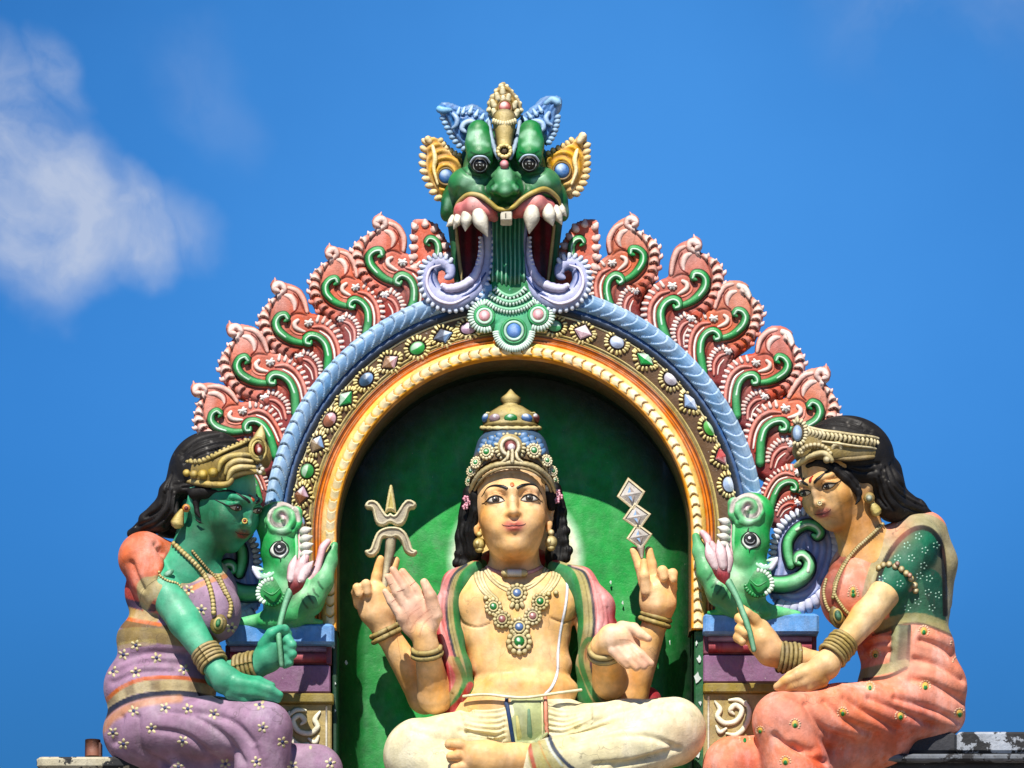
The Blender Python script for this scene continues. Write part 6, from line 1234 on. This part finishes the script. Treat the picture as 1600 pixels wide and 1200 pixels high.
for q, r in (([(420, 1004, 96), (430, 988, 108), (444, 984, 112), (450, 990, 106)], [11, 9, 8, 6.6]), ([(436, 1006, 96), (450, 1000, 110), (456, 1008, 112), (450, 1016, 108)], [10, 8, 7.5, 6]), ([(436, 1018, 96), (452, 1014, 108), (457, 1022, 110), (450, 1029, 106)], [10, 7.6, 7, 5.6]), ([(434, 1028, 94), (448, 1028, 104), (452, 1035, 105), (445, 1040, 102)], [9, 7, 6.4, 5.2]), ([(412, 1008, 104), (424, 990, 114), (438, 982, 118)], [10, 8.6, 6.4])): finger(s, q, r, GS, 2.4)
bl = s.mesh(soft=1.6)
for x, y, r, c, a in [(320, 870, 34, '#0f5230', .7), (345, 850, 22, '#0f4a2c', .6), (335, 800, 24, '#1d6c42', .6), (300, 830, 26, '#0c4a28', .7), (400, 755, 12, '#7fb898', .5), (275, 950, 20, '#86cfa8', .45), (300, 990, 18, '#86cfa8', .4), (262, 945, 10, '#2c8a62', .3), (355, 1060, 20, '#2d8a66', .5), (390, 1085, 26, '#1f7048', .5), (420, 1020, 22, '#1e7a54', .5), (345, 855, 14, '#4c5a3a', .35), (365, 805, 36, '#1f6a42', .5), (330, 815, 26, '#1a5c38', .5), (350, 845, 24, '#1f5a38', .4)]: bl.spot(x, y, r, c, a)  # dark green spots paint the shade on neck and face into the skin colour
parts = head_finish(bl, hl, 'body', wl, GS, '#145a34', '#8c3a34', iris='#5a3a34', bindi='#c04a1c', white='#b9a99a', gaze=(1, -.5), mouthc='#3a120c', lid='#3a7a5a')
lb = bl.build('body', wl, 'skin_paint'); attach(parts, lb)
m = M(); p, n = on(bl, 383, 815, 2); m.tube([p+np.array([math.cos(a)*3.6, -.6, math.sin(a)*3.6])/S for a in np.linspace(0, 2*np.pi, 14)], 1.2, '#8a6a2a', hi='#d8b860', world=True, spline=False, ends=False); m.ell(p, (2, 2, 2), '#a33a24', world=True); m.build('nose_ring', lb, 'gold_paint')
m = M(); m.ell((291, 794, 96), (6.5, 5, 6.5), '#c07a24', hi='#e8b050'); m.ell((291, 794, 100), (3.4, 3, 3.4), '#7a1c14'); m.tube([(284, 798, 94), (280, 808, 92), (277, 818, 90)], [4, 8, 11], '#8a743c', hi='#c9b36c', mod=lambda t, a: 1+.1*np.sin(a*6)); m.build('earring', wl, 'gold_paint')
# hair
lo, hi = B(190, 420, 668, 850, -40, 145); s = SDF(lo, hi, .0038); HC = '#181514'
H_ = lambda pts, rs, k=6: s.cone([P(*p) for p in pts], rs, k=k, col=HC)
s.ell(P(330, 741, 46), (67, 62, 66), k=6, col=HC); H_([(368, 757, 104), (345, 762, 104), (322, 768, 100), (305, 770, 94)], [5, 9, 10, 11]); H_([(310, 772, 92), (306, 785, 92), (308, 800, 92), (312, 808, 94)], [6, 5, 4, 2.4], 3)
H_([(276, 755, 70), (266, 770, 70), (262, 795, 66), (250, 812, 56), (226, 826, 40), (206, 834, 30)], [16, 17, 18, 18, 14, 8]); H_([(285, 750, 40), (270, 790, 30), (262, 815, 24), (290, 828, 30)], [24, 26, 24, 18]); H_([(258, 775, 60), (246, 798, 60), (228, 812, 54)], [9, 12, 12])
H_([(300, 762, 88), (286, 762, 84), (272, 768, 80), (268, 785, 80), (274, 802, 82)], [8, 8, 8, 8, 7]); H_([(306, 812, 94), (312, 816, 96), (318, 818, 96)], [1.8, 1.8, 1.2], 2)
hm = s.mesh()
hm.carve([[(285, 712), (310, 694), (345, 684), (380, 686)], [(284, 706), (310, 686), (345, 678)], [(284, 716), (310, 702), (345, 692), (380, 692)], [(290, 720), (320, 706), (350, 698)], [(262, 765), (258, 790), (240, 810), (214, 822)], [(270, 768), (266, 795), (250, 815), (222, 830)], [(278, 775), (272, 800), (258, 822)], [(285, 762), (320, 760), (350, 768)], [(272, 757), (300, 754), (330, 762), (352, 764)], [(288, 724), (312, 712), (345, 700)], [(280, 710), (304, 690), (336, 680), (372, 684)], [(268, 740), (262, 758), (252, 790), (228, 808)], [(256, 770), (250, 795), (232, 806)], [(290, 775), (282, 800), (270, 826)]], 2.0, -3.2)
for q in ([(284, 706), (310, 686), (345, 678)], [(290, 720), (320, 706), (350, 698)], [(262, 765), (258, 790), (240, 810), (214, 822)]): hm.line([(x+2, y-2) for x, y in q], 1, '#4a4644', .5, 2)
for x, y in ((323, 700), (325, 708), (272, 768), (330, 690), (300, 715)): hm.spot(x, y, 1.5, '#a9a49c', .5)
hm.build('hair', wl, 'hair_paint')
# tiara
def tiara(head_c, path, r, thing_, front, jewel, jc, plain):
    hc = P(*head_c); pw = PP(path); nv = np.array([nrm(p-hc) for p in pw]); m = M(); q = cr(np.concatenate([pw, nv, np.array(r)[:, None]], 1), 8)
    m.tube(q[:, :3], q[:, 6], '#5c4a20', hi='#8f7a42', flat=.32, nrmv=np.array([nrm(x) for x in q[:, 3:6]]), world=True, spline=False, seg=20, hw=.9)
    o = m.build('tiara', thing_, 'gold_paint'); return o, surf(m)
tr, ts = tiara((330, 741, 46), [(270, 727, 20), (273, 729, 50), (288, 734, 82), (310, 738, 104), (335, 736, 118), (362, 727, 122), (388, 715, 112), (408, 706, 92)], [13, 15, 17, 19, 21, 22, 24, 26], wl, None, None, None, 0)
m = M(); g1, g2 = '#6d5a28', '#c4b070'
up = [(274, 713), (292, 721), (312, 722), (332, 714), (352, 704), (372, 696), (388, 688)]; comb(m, up, 17, 5, 3.4, g1, g2, d=[70, 110, 128, 130, 122], side=1, r2=.8); m.tube([(*p, d) for p, d in zip(up, (66, 92, 112, 126, 130, 126, 118))], 3.4, g1, hi=g2)
lw = [(267, 740), (284, 748), (306, 754), (332, 757), (352, 757), (360, 752), (364, 744), (378, 739), (398, 737), (412, 739)]; m.tube([(*p, d) for p, d in zip(lw, (44, 78, 100, 118, 124, 126, 126, 122, 112, 98))], [4, 5, 5.4, 5.4, 5, 5, 4.5, 4.5, 4.5, 4], '#7a6230', hi='#c7ae68')
for i, (x, y, d, r) in enumerate([(282, 736, 84, 6.5), (292, 739, 98, 6.5), (303, 741, 108, 7), (317, 741, 118, 8), (333, 738, 126, 8)]): m.ell((x, y, d), (r, 5, r*.9), '#9c8338', hi='#d8bf6c')
for pth in ([(342, 735), (346, 722), (358, 714), (378, 711), (394, 712)], [(352, 740), (358, 727), (372, 720), (394, 721)], [(356, 750), (362, 736), (376, 730), (398, 730)]): m.tube([(*p, d) for p, d in zip(pth, (128, 132, 134, 132, 122))], [3, 5, 5.4, 5, 3], '#957c34', hi='#d8c074')
m.tube([(404, 690, 104), (407, 678, 102), (409, 665, 98)], [11, 8, 1.5], '#8f7a40', hi='#d2c084', flat=.5)
for r, c, h, k in ((17, '#7a6630', '#c2ad66', 3.2), (12.5, '#8f7a3c', '#dcc880', 2.6)): m.tube([(403+r*.72*math.cos(a), 702+r*math.sin(a), 118+2.5*math.cos(a)*-3) for a in np.linspace(0, 2*np.pi, 28)], k, c, hi=h, ends=False)
m.ell((403, 702, 112), (12, 9, 15), '#6d5a2c'); 
for a in range(5): m.ell((405+5*math.cos(a*1.256), 733+5.5*math.sin(a*1.256), 112), (3.6, 3, 3.6), '#b9b09a', hi='#ece6d6', nu=7, nv=9)
m.build('tiara_relief', tr, 'gold_paint')
m = M(); m.ell((404, 702, 121), (6.5, 5, 9), '#6e1f1c', hi='#a8584c'); m.ell((405, 703, 126), (3.2, 2.4, 4.6), '#c9a7a4', hi='#f2e2e0'); m.build('gem', tr, 'gloss_paint')
# jewellery
cw = surf(cl.toM()); cw.hit = lambda x, y: Skin.hit(cw, x, y)
both = M(); both.merge(cl.toM()); both.merge(bl.toM()); bw_ = surf(both)
m = M(); beads(m, bw_, [(243, 831), (262, 840), (285, 862), (308, 885), (324, 908), (332, 935), (334, 960)], 4.4, '#7a6630', '#cdb976', gap=.62); beads(m, bw_, [(340, 900), (352, 925), (360, 945), (357, 965)], 4, '#7a6630', '#cdb976', gap=.62); beads(m, bw_, [(300, 860), (320, 885), (338, 905), (352, 930)], 2.6, '#6d5a2c', '#b5a060', gap=.8); m.build('necklace', wl, 'gold_paint')
m = M(); p, n = on(bw_, 341, 974, 3); m.ell(p, (13, 5, 16), '#75622c', hi='#c2ab5c', world=True, R=rot(0, 0, 14)); m.ell(p+FRONT*5/S, (7.5, 4, 10), '#b9a86a', world=True, R=rot(0, 0, 14)); m.ell(p+FRONT*8/S, (4, 3, 7), '#2a6a3c', hi='#6fa878', world=True, R=rot(0, 0, 14)); m.build('pendant', wl, 'gold_paint')
m = M(); stroke(m, bw_, [(218, 946), (222, 925), (240, 908), (262, 898)], .6, '#8a7a50'); beads(m, bw_, [(248, 892), (250, 900), (262, 908), (276, 912), (284, 920)], 2.2, '#9c8948', '#dccb90', gap=.9); p, n = on(bw_, 262, 898, 3); m.ell(p, (10, 4, 5), '#5a9a78', hi='#bfe0cc', world=True, R=rot(0, 0, -35)); m.build('armlet', wl, 'gold_paint')
m = M(); bangle(m, P(327, 1028, 110), P(338, 1046, 116)-P(290, 972, 92), 21, 6.4, 5); m.build('bangle', wl, 'gold_paint'); m = M(); bangle(m, P(386, 1044, 86), P(402, 1042, 88)-P(360, 1052, 74), 21, 7, 5, '#55421f', '#a08a4c'); m.build('bangle', wl, 'gold_paint')
def lotus(label, stem, bud, tips, d, red, flip):
    t = thing('lotus_bud', label, 'flower', P(*stem[-1]))
    m = M(); m.tube(stem, [4, 4.5, 5, 5, 6.5], '#2f7d4c', hi='#7ab890'); m.build('stem', t, 'paint')
    m = M(); m.tube(bud, [5, 12, 14, 11, 4], '#c48088', hi='#dfb4b4', seg=18)
    V = m.v[-1]; c = m.c[-1]; px = unP(V); b0, b1 = np.array(bud[0][:2]), np.array(bud[-1][:2]); tt = ((px-b0)@(b1-b0))/((b1-b0)@(b1-b0)); m.c[-1] = mixc(lin(red)*np.ones((len(V), 1)), c, smooth(.18, .62, tt)); m.build('bud', t, 'paint')
    for tp, r in tips: m = M(); m.tube(tp, [r*.8, r, 1.2], '#cf9ca2', hi='#e8cfce', flat=.6); m.build('petal', t, 'paint')
lotus('pink lotus bud on green stem in the green skinned hand', [(440, 1040, 112), (437, 1010, 118), (436, 985, 116), (444, 950, 112), (454, 922, 110)], [(457, 926, 110), (461, 915, 111), (466, 898, 112), (472, 882, 112), (480, 870, 112)], [([(454, 905, 122), (458, 885, 120), (462, 868, 116)], 8), ([(470, 905, 124), (478, 890, 122), (489, 877, 116)], 9), ([(464, 900, 118), (472, 880, 118), (476, 866, 114)], 8)], 110, '#8c1c22', 0)

# ================================================================ WOMAN IN ORANGE (right)
YS = '#e2b274'
wr = thing('seated_statue', 'golden skinned seated woman statue in orange sari and green blouse, right of the niche', 'statue', P(1400, 1184, 40))
hr = Head((1296.4, 751.2, 70), frame(-37.3, 27.7, 6.5), .85)
lo, hi = B(1085, 1525, 790, 1262, -85, 190); s = SDF(lo, hi, .0042); OR, GN = '#e48c6e', '#14664a'
c_ = lambda pts, rs, k=14, col=OR: s.cone([P(*p) for p in pts], rs, k=k, col=col)
e_ = lambda c, r, k=16, col=OR, R=None: s.ell(P(*c), (r[0], r[2], r[1]), k=k, col=col, R=R)
e_((1385, 905, 30), (92, 80, 54)); e_((1326, 932, 62), (45, 52, 44)); e_((1425, 950, 10), (60, 60, 58)); e_((1415, 1010, 20), (76, 50, 56), 20); e_((1425, 1075, 16), (86, 70, 62), 20); e_((1430, 1120, 10), (78, 45, 60), 16)
c_([(1400, 1110, 50), (1310, 1118, 92), (1222, 1126, 124)], [52, 46, 45], 16); c_([(1224, 1130, 122), (1244, 1200, 116), (1256, 1262, 110)], [46, 50, 55], 8); c_([(1380, 1150, 30), (1270, 1190, 60), (1146, 1198, 76)], [48, 46, 46], 10); c_([(1146, 1200, 76), (1140, 1262, 70)], [46, 48], 8)
c_([(1434, 846, 40), (1424, 870, 52), (1388, 918, 74)], [36, 36, 29], 6, GN); c_([(1425, 838, 20), (1395, 850, 20)], [34, 30], 14)
c_([(1445, 835, 4), (1460, 880, -10), (1462, 940, -20)], [36, 34, 26], 12)
cr_ = s.mesh(soft=2.0)
cr_.area([(1404, 900), (1422, 925), (1440, 890), (1470, 900), (1480, 965), (1440, 972), (1392, 966), (1395, 945)], GN, .97); cr_.area([(1452, 850), (1474, 870), (1482, 965), (1462, 965), (1440, 900)], '#0f4a38', .9)
bd = [(1352, 960), (1360, 915), (1372, 878), (1392, 842), (1422, 815), (1452, 814), (1474, 832), (1486, 865), (1488, 920), (1488, 965)]
cr_.line(bd, 10, '#a49b72', .95); b2 = [(1366, 930), (1378, 888), (1398, 852), (1425, 828), (1450, 826), (1468, 845), (1475, 880), (1477, 960)]; cr_.line(b2, 4, '#16120f', .95); cr_.line([(1372, 945), (1376, 905)], 4, '#3a4a58', .7)
cr_.line([(1370, 982), (1400, 970), (1440, 966), (1492, 985)], 8, '#8f8a58', .95); cr_.line([(1360, 990), (1400, 978), (1440, 975), (1492, 995)], 2.2, '#3c3a2c', .8)
cr_.area([(1392, 978), (1424, 976), (1422, 1040), (1412, 1048), (1390, 1034)], '#4c5c46', .96, spline=False); cr_.line([(1400, 982), (1397, 1030)], 5, '#8f9468', .8, 4); cr_.line([(1421, 978), (1418, 1040)], 2.4, '#15191a', .9)
cr_.line([(1326, 1060), (1360, 1050), (1414, 1038)], 8, '#96966a', .95); cr_.line([(1350, 1062), (1385, 1058), (1416, 1044)], 3, '#1a1814', .9)
cr_.carve([[(1440, 1000), (1470, 1010), (1500, 1030)], [(1430, 1030), (1470, 1040), (1505, 1062)], [(1425, 1060), (1460, 1070), (1508, 1096)], [(1400, 1090), (1450, 1105), (1500, 1128)], [(1360, 1090), (1400, 1108), (1460, 1135)], [(1320, 1090), (1350, 1110), (1400, 1140)], [(1290, 1095), (1320, 1125), (1370, 1150)], [(1260, 1100), (1285, 1140), (1330, 1160)], [(1340, 1000), (1370, 985), (1390, 985)], [(1330, 1025), (1360, 1005), (1388, 1000)], [(1335, 1040), (1365, 1022), (1388, 1018)], [(1240, 1165), (1262, 1180), (1290, 1190)], [(1210, 1150), (1230, 1165), (1270, 1172)], [(1300, 910), (1312, 880)]], 6, -7.0)
for x, y, r, c, a in [(1440, 1035, 36, '#e6a690', .6), (1220, 1110, 26, '#dd9686', .55), (1240, 1160, 26, '#dd907c', .4), (1320, 1110, 22, '#e39a84', .45), (1400, 1140, 46, '#b5300f', .6), (1440, 1120, 30, '#c23a16', .45), (1300, 1160, 30, '#b8330f', .6), (1280, 1190, 20, '#c43410', .6), (1345, 1010, 26, '#c43a1c', .6), (1130, 1180, 22, '#e39a84', .5), (1170, 1192, 20, '#b8280f', .5), (1325, 925, 26, '#dd8a72', .5), (1300, 950, 20, '#a8452f', .5), (1400, 825, 24, '#e08a72', .5)]: cr_.spot(x, y, r, c, a)
cr_.area([(1296, 885), (1310, 870), (1330, 858), (1318, 900), (1308, 940), (1300, 960), (1285, 940), (1284, 905)], '#7a3428', .75)
fl = M()
def peacock(x, y, r, a0):
    for i in range(9):
        a = a0+(-1.9+i*.475); patch(fl, cr_, [(x+math.cos(a)*r*.8+math.cos(t)*r*.17, y+math.sin(a)*r*.8+math.sin(t)*r*.17) for t in np.linspace(0, 2*np.pi, 7)[:-1]], '#dcae8a', .25, rings=1, n=2)
    patch(fl, cr_, [(x+math.cos(t)*r*.5, y+math.sin(t)*r*.62) for t in np.linspace(0, 2*np.pi, 9)[:-1]], '#cfa648', .3, rings=1, n=2); patch(fl, cr_, [(x+math.cos(t)*r*.27, y+2+math.sin(t)*r*.36) for t in np.linspace(0, 2*np.pi, 9)[:-1]], '#1d7a3c', .6, rings=1, n=2)
for i, (x, y) in enumerate([(795, 145), (1128, 320), (900, 430), (1135, 580), (873, 583), (745, 705), (1018, 722), (520, 760), (475, 935), (283, 830), (1290, 465), (1297, 710), (355, 790), (1300-20, 380)]): peacock(1070+x/3.02, 880+y/3.02, 10 if i != 12 else 8, -1.57+.4*math.sin(i*2))
for x, y in ((1397, 815), (1350, 868), (1333, 922)): peacock(x, y, 8, -1.2)
def rosette(x, y, r=4.6):
    for i in range(5):
        a = i*1.2566; patch(fl, cr_, [(x+math.cos(a)*r+math.cos(t)*1.35, y+math.sin(a)*r+math.sin(t)*1.35) for t in np.linspace(0, 2*np.pi, 6)[:-1]], '#9cc4ae', .2, rings=1, n=2)
for x, y in [(1435, 838), (1417, 852), (1445, 860), (1463, 852), (1424, 872), (1402, 872), (1443, 884), (1378, 904), (1406, 912), (1452, 904), (1437, 900), (1450, 926), (1434, 940), (1456, 950), (1418, 950), (1466, 930)]: rosette(x, y)
cr_.build('sari', wr, 'cloth_paint', extra=fl)
lo, hi = B(1140, 1420, 665, 1100, -25, 190); s = SDF(lo, hi, .0034)
head_sdf(s, hr, YS, ears=(None, (62, -6, -26)), skull=(-20, 60, 56), lipc='#a8382c')
c_ = lambda pts, rs, k=8, col=YS: s.cone([P(*p) for p in pts], rs, k=k, col=col)
c_([(1330, 775, 50), (1342, 830, 44), (1362, 880, 36)], [40, 34, 46], 14); c_([(1335, 868, 44), (1385, 850, 30)], [24, 26], 12)
c_([(1400, 904, 70), (1354, 962, 94), (1306, 1020, 116)], [26, 24, 16.5], 6); c_([(1306, 1020, 116), (1290, 1040, 122), (1268, 1056, 126)], [17, 21, 20], 8)
for q, r in (([(1266, 1048, 134), (1246, 1056, 142), (1228, 1064, 144), (1214, 1073, 140)], [12, 9.5, 8, 6]), ([(1276, 1058, 132), (1254, 1067, 138), (1234, 1073, 140), (1220, 1079, 136)], [11, 9, 7.6, 5.6]), ([(1284, 1064, 126), (1262, 1074, 132), (1246, 1078, 134)], [11, 8.6, 6.4]), ([(1256, 1046, 126), (1236, 1058, 132), (1222, 1066, 134)], [10, 9, 6.6])): finger(s, q, r, YS, 4)
c_([(1290, 1040, 80), (1250, 1030, 86), (1222, 1028, 90)], [19, 18, 16], 6); c_([(1222, 1028, 90), (1204, 1018, 94), (1192, 1002, 94), (1186, 986, 94)], [17, 22, 23, 19], 6)
for q, r in (([(1188, 984, 98), (1178, 968, 108), (1166, 958, 116), (1158, 950, 118)], [12, 9.5, 8, 6.4]), ([(1180, 982, 98), (1166, 968, 108), (1155, 966, 114), (1160, 972, 120)], [10, 8, 7.6, 6]), ([(1182, 994, 98), (1166, 984, 110), (1156, 983, 115), (1164, 990, 121)], [10, 8.4, 8, 6.4]), ([(1184, 1006, 98), (1166, 998, 108), (1153, 996, 112), (1160, 1003, 118)], [10, 8, 7.6, 6.2])): finger(s, q, r, YS, 2.4)
br = s.mesh(soft=1.6)
for x, y, r, c, a in [(1345, 850, 26, '#b8742c', .6), (1330, 815, 22, '#c07a2c', .6), (1360, 810, 20, '#b06a24', .6), (1380, 935, 22, '#ecd09c', .6), (1345, 975, 20, '#ecd09c', .5), (1330, 960, 14, '#c98a3c', .3), (1280, 1070, 28, '#a86a2c', .6), (1230, 1072, 16, '#b87a44', .4), (1200, 1010, 24, '#dca878', .6), (1215, 1035, 18, '#b8763c', .5), (1305, 822, 16, '#5f5236', .5), (1330, 780, 14, '#cf8c3c', .4)]: br.spot(x, y, r, c, a)
br.line([(1306, 765), (1312, 785), (1318, 815)], 1.8, '#7a6440', .35, 3)
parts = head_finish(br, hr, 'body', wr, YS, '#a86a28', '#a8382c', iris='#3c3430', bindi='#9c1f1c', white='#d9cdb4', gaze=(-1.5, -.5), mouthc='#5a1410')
rb = br.build('body', wr, 'skin_paint'); attach(parts, rb)
m = M(); p, n = on(br, 1280, 786, 2); m.tube([p+np.array([math.cos(a)*3.4, -.6, math.sin(a)*3.4])/S for a in np.linspace(0, 2*np.pi, 14)], 1.2, '#8a6a2a', hi='#e2cf90', world=True, spline=False, ends=False); m.ell(p, (2, 2, 2), '#c9c0a4', world=True); m.build('nose_ring', rb, 'gold_paint')
m = M(); m.ell((1358, 778, 92), (9, 5, 9), '#9a7f44', hi='#e2d29a'); m.ell((1358, 778, 96), (5, 3, 5), '#8a8f78', hi='#d0d4c0'); m.tube([(1362, 786, 88), (1366, 794, 86), (1369, 800, 84)], [4, 8, 9], '#8f7a3c', hi='#d2c07c', mod=lambda t, a: 1+.1*np.sin(a*6)); m.build('earring', wr, 'gold_paint')
lo, hi = B(1235, 1462, 640, 830, -45, 150); s = SDF(lo, hi, .0038)
H_ = lambda pts, rs, k=6: s.cone([P(*p) for p in pts], rs, k=k, col=HC)
s.ell(P(1321, 718, 44), (76, 66, 67), k=6, col=HC); H_([(1262, 728, 96), (1282, 722, 108), (1304, 732, 110), (1322, 746, 106), (1334, 758, 100), (1342, 770, 98)], [4, 6, 8, 9, 8, 6]); H_([(1341, 768, 98), (1342, 780, 98), (1337, 788, 99)], [5, 3, 1.8], 3); H_([(1336, 764, 100), (1332, 768, 102)], [2.5, 1.4], 2)
H_([(1370, 740, 66), (1385, 760, 60), (1388, 785, 54), (1400, 796, 44)], [26, 27, 24, 20]); H_([(1385, 770, 40), (1410, 790, 30), (1432, 796, 20), (1448, 804, 14)], [26, 22, 16, 9]); H_([(1350, 735, 84), (1368, 745, 80)], [16, 16]); H_([(1380, 740, 30), (1395, 790, 20)], [30, 26])
hm = s.mesh()
hm.carve([[(1270, 662), (1310, 656), (1350, 668)], [(1280, 658), (1312, 652), (1345, 660)], [(1268, 668), (1310, 662), (1360, 676)], [(1385, 730), (1396, 760), (1420, 780), (1444, 792)], [(1378, 735), (1388, 765), (1408, 788), (1440, 802)], [(1374, 745), (1380, 775), (1396, 796)], [(1320, 728), (1345, 738), (1368, 735)], [(1310, 724), (1340, 728), (1375, 724)], [(1300, 724), (1325, 742), (1340, 762)], [(1290, 655), (1330, 656), (1362, 672)], [(1392, 725), (1404, 752), (1428, 772), (1450, 792)], [(1366, 750), (1372, 775), (1384, 792)]], 2.0, -3.2)
for q in ([(1280, 657), (1312, 651), (1345, 659)], [(1385, 728), (1396, 756), (1420, 776), (1444, 788)]): hm.line(q, 1, '#4a4644', .5, 2)
for x, y in ((1326, 665), (1324, 660), (1366, 726), (1380, 745), (1382, 735), (1383, 750), (1368, 735), (1303, 669), (1344, 758)): hm.spot(x, y, 1.5, '#a39c92', .45)
hm.build('hair', wr, 'hair_paint')
tr, ts = tiara((1321, 718, 44), [(1252, 694, 86), (1266, 696, 106), (1290, 699, 120), (1318, 700, 122), (1345, 700, 112), (1366, 700, 92), (1380, 699, 62), (1386, 699, 30)], [26, 22, 19, 18, 17, 16, 15, 14], wr, None, None, None, 0)
m = M(); g1, g2 = '#8f7c4c', '#dccda0'
upp = [(1264, 668), (1285, 673), (1310, 676), (1336, 680), (1362, 683), (1378, 688)]; dd = (108, 124, 130, 124, 104, 74)
for i in range(20):
    t = i/19; x = np.interp(t, np.linspace(0, 1, 6), [p[0] for p in upp]); y = np.interp(t, np.linspace(0, 1, 6), [p[1] for p in upp])+6; d = np.interp(t, np.linspace(0, 1, 6), dd); m.tube([(x-2, y-5, d), (x+2, y+1, d+3), (x-1, y+7, d)], [2, 3.4, 2], g1, hi=g2, n=3, seg=7)
m.tube([(*p, d) for p, d in zip(upp, dd)], 2.8, g1, hi=g2); m.tube([(p[0], p[1]+17, d+2) for p, d in zip(upp[1:], dd[1:])], 2, g1, hi=g2)
lw = [(1243, 728), (1252, 722), (1266, 713), (1284, 708), (1294, 712), (1300, 720)]; m.tube([(*p, d) for p, d in zip(lw, (88, 102, 116, 124, 126, 124))], [4, 5, 5, 5, 5, 4], '#8a7444', hi='#d2c08a'); m.ell((1292, 718, 126), (6, 5, 6), g1, hi=g2)
m.tube([(1300, 716, 120), (1330, 717, 120), (1362, 714, 100), (1388, 712, 40)], [3.5, 4, 4, 3], '#5c4826', hi='#a08a58')
for i in range(11): a = math.radians(200+i*14); m.ell((1273+26*math.cos(a), 715+20*math.sin(a), 118+2*i if i < 5 else 126), (4.4, 4, 4), g1, hi=g2, nu=7, nv=9)
for i in range(9): a = math.radians(200+i*16); m.ell((1270+18*math.cos(a), 712+13*math.sin(a), 120), (3, 3, 3), g1, hi=g2, nu=7, nv=9)
m.tube([(1300, 704, 124), (1304, 695, 128), (1312, 695, 128), (1314, 702, 126)], [3, 4.4, 4.4, 3], g1, hi=g2)
comb(m, [(1247+11*math.cos(a), 676+17*math.sin(a)) for a in np.linspace(-2.2, 2.2, 12)], 13, 5, 2.8, g1, g2, d=106, side=1); m.ell((1247, 677, 100), (11, 9, 17), '#5c4a2c'); m.tube([(1245, 660, 100), (1246, 650, 98)], [7, 1.5], g1, hi=g2)
m.build('tiara_relief', tr, 'gold_paint')
m = M(); m.ell((1246, 677, 107), (7.5, 5, 12.5), '#7f9bbd', hi='#c9d8e8'); m.build('gem', tr, 'gloss_paint')
both = M(); both.merge(cr_.toM()); both.merge(br.toM()); bw_ = surf(both)
m = M(); beads(m, bw_, [(1392, 805), (1376, 822), (1355, 842), (1335, 862), (1318, 888), (1308, 912), (1302, 935)], 3.4, '#725e30', '#c9b67c', gap=.55); beads(m, bw_, [(1345, 850), (1326, 872), (1310, 900), (1304, 925), (1318, 950), (1328, 960)], 3, '#725e30', '#c9b67c', gap=.6); beads(m, bw_, [(1292, 905), (1288, 925), (1292, 945), (1300, 958)], 3, '#725e30', '#c9b67c', gap=.6); m.build('necklace', wr, 'gold_paint')
m = M(); p, n = on(bw_, 1310, 962, 3); m.ell(p, (13, 5, 19), '#6d5a2c', hi='#b8a45c', world=True, R=rot(0, 0, -12)); m.ell(p+FRONT*6/S, (8, 4, 12), '#b09c5c', world=True, R=rot(0, 0, -12)); m.ell(p+FRONT*9/S, (5.5, 3, 8.5), '#24523a', hi='#5f9070', world=True, R=rot(0, 0, -12)); m.build('pendant', wr, 'gold_paint')
m = M()
for x, y in ((1374, 888), (1381, 884), (1390, 883), (1399, 886), (1408, 890), (1415, 896), (1422, 904), (1428, 914), (1430, 923)):
    p, n = on(cr_, x, y, 2)
    if p is not None: m.ell(p, (5, 4, 5), '#a08a54', hi='#e2d4a8', world=True)
for x, y in ((1402, 884), (1418, 899)): p, n = on(cr_, x, y, 6); m.ell(p, (4, 3, 4), '#8a5a44', hi='#d9b8a0', world=True)
m.build('armlet', wr, 'gold_paint')
m = M(); bangle(m, P(1310, 1013, 114), P(1306, 1020, 116)-P(1354, 962, 94), 21, 6.4, 6); m.build('bangle', wr, 'gold_paint'); m = M(); bangle(m, P(1232, 1028, 89), P(1222, 1028, 90)-P(1262, 1032, 84), 21, 7, 5, '#55421f', '#a08a4c'); m.build('bangle', wr, 'gold_paint')
lotus('pink lotus bud on green stem in the hand of the woman in orange', [(1178, 1016, 122), (1172, 990, 124), (1164, 966, 124), (1152, 935, 118), (1137, 908, 112)], [(1135, 910, 112), (1130, 898, 113), (1124, 880, 114), (1116, 862, 114), (1112, 848, 114)], [([(1118, 885, 124), (1110, 866, 124), (1104, 848, 118)], 9), ([(1130, 885, 126), (1126, 862, 126), (1122, 844, 118)], 9), ([(1136, 892, 120), (1138, 872, 120), (1136, 850, 114)], 8)], 110, '#c03c48', 1)
# ================================================================ TOWER BELOW THE GROUP, GROUND
t = thing('temple_tower', 'painted cream tower top carrying the arch and the seated statues', 'building', P(803, 1262, -60))
m = M(); m.box(330, 1320, 1264, 1560, -200, 60, '#b9a884', 6); m.build('parapet', t, 'paint')
m = M(); m.box(20, 1660, 1292, 1500, -230, 46, '#a98f86', 6); m.build('cornice', t, 'paint'); m = M(); m.box(-60, 1700, 1502, 2900, -520, -10, '#b5a58c', 8); m.build('wall', t, 'paint')
m = M(); z = -5.2; n = 24; xs = np.linspace(-3000, 3000, n); V = np.array([[(x, y, z) for y in xs] for x in xs]); m.grid(V, np.tile(lin('#857e72'), (n, n, 1)), smooth=False)  # unseen ground sheet, added to bounce light up onto the statues
g = m.build('ground', None, 'ground'); g['kind'] = 'structure'
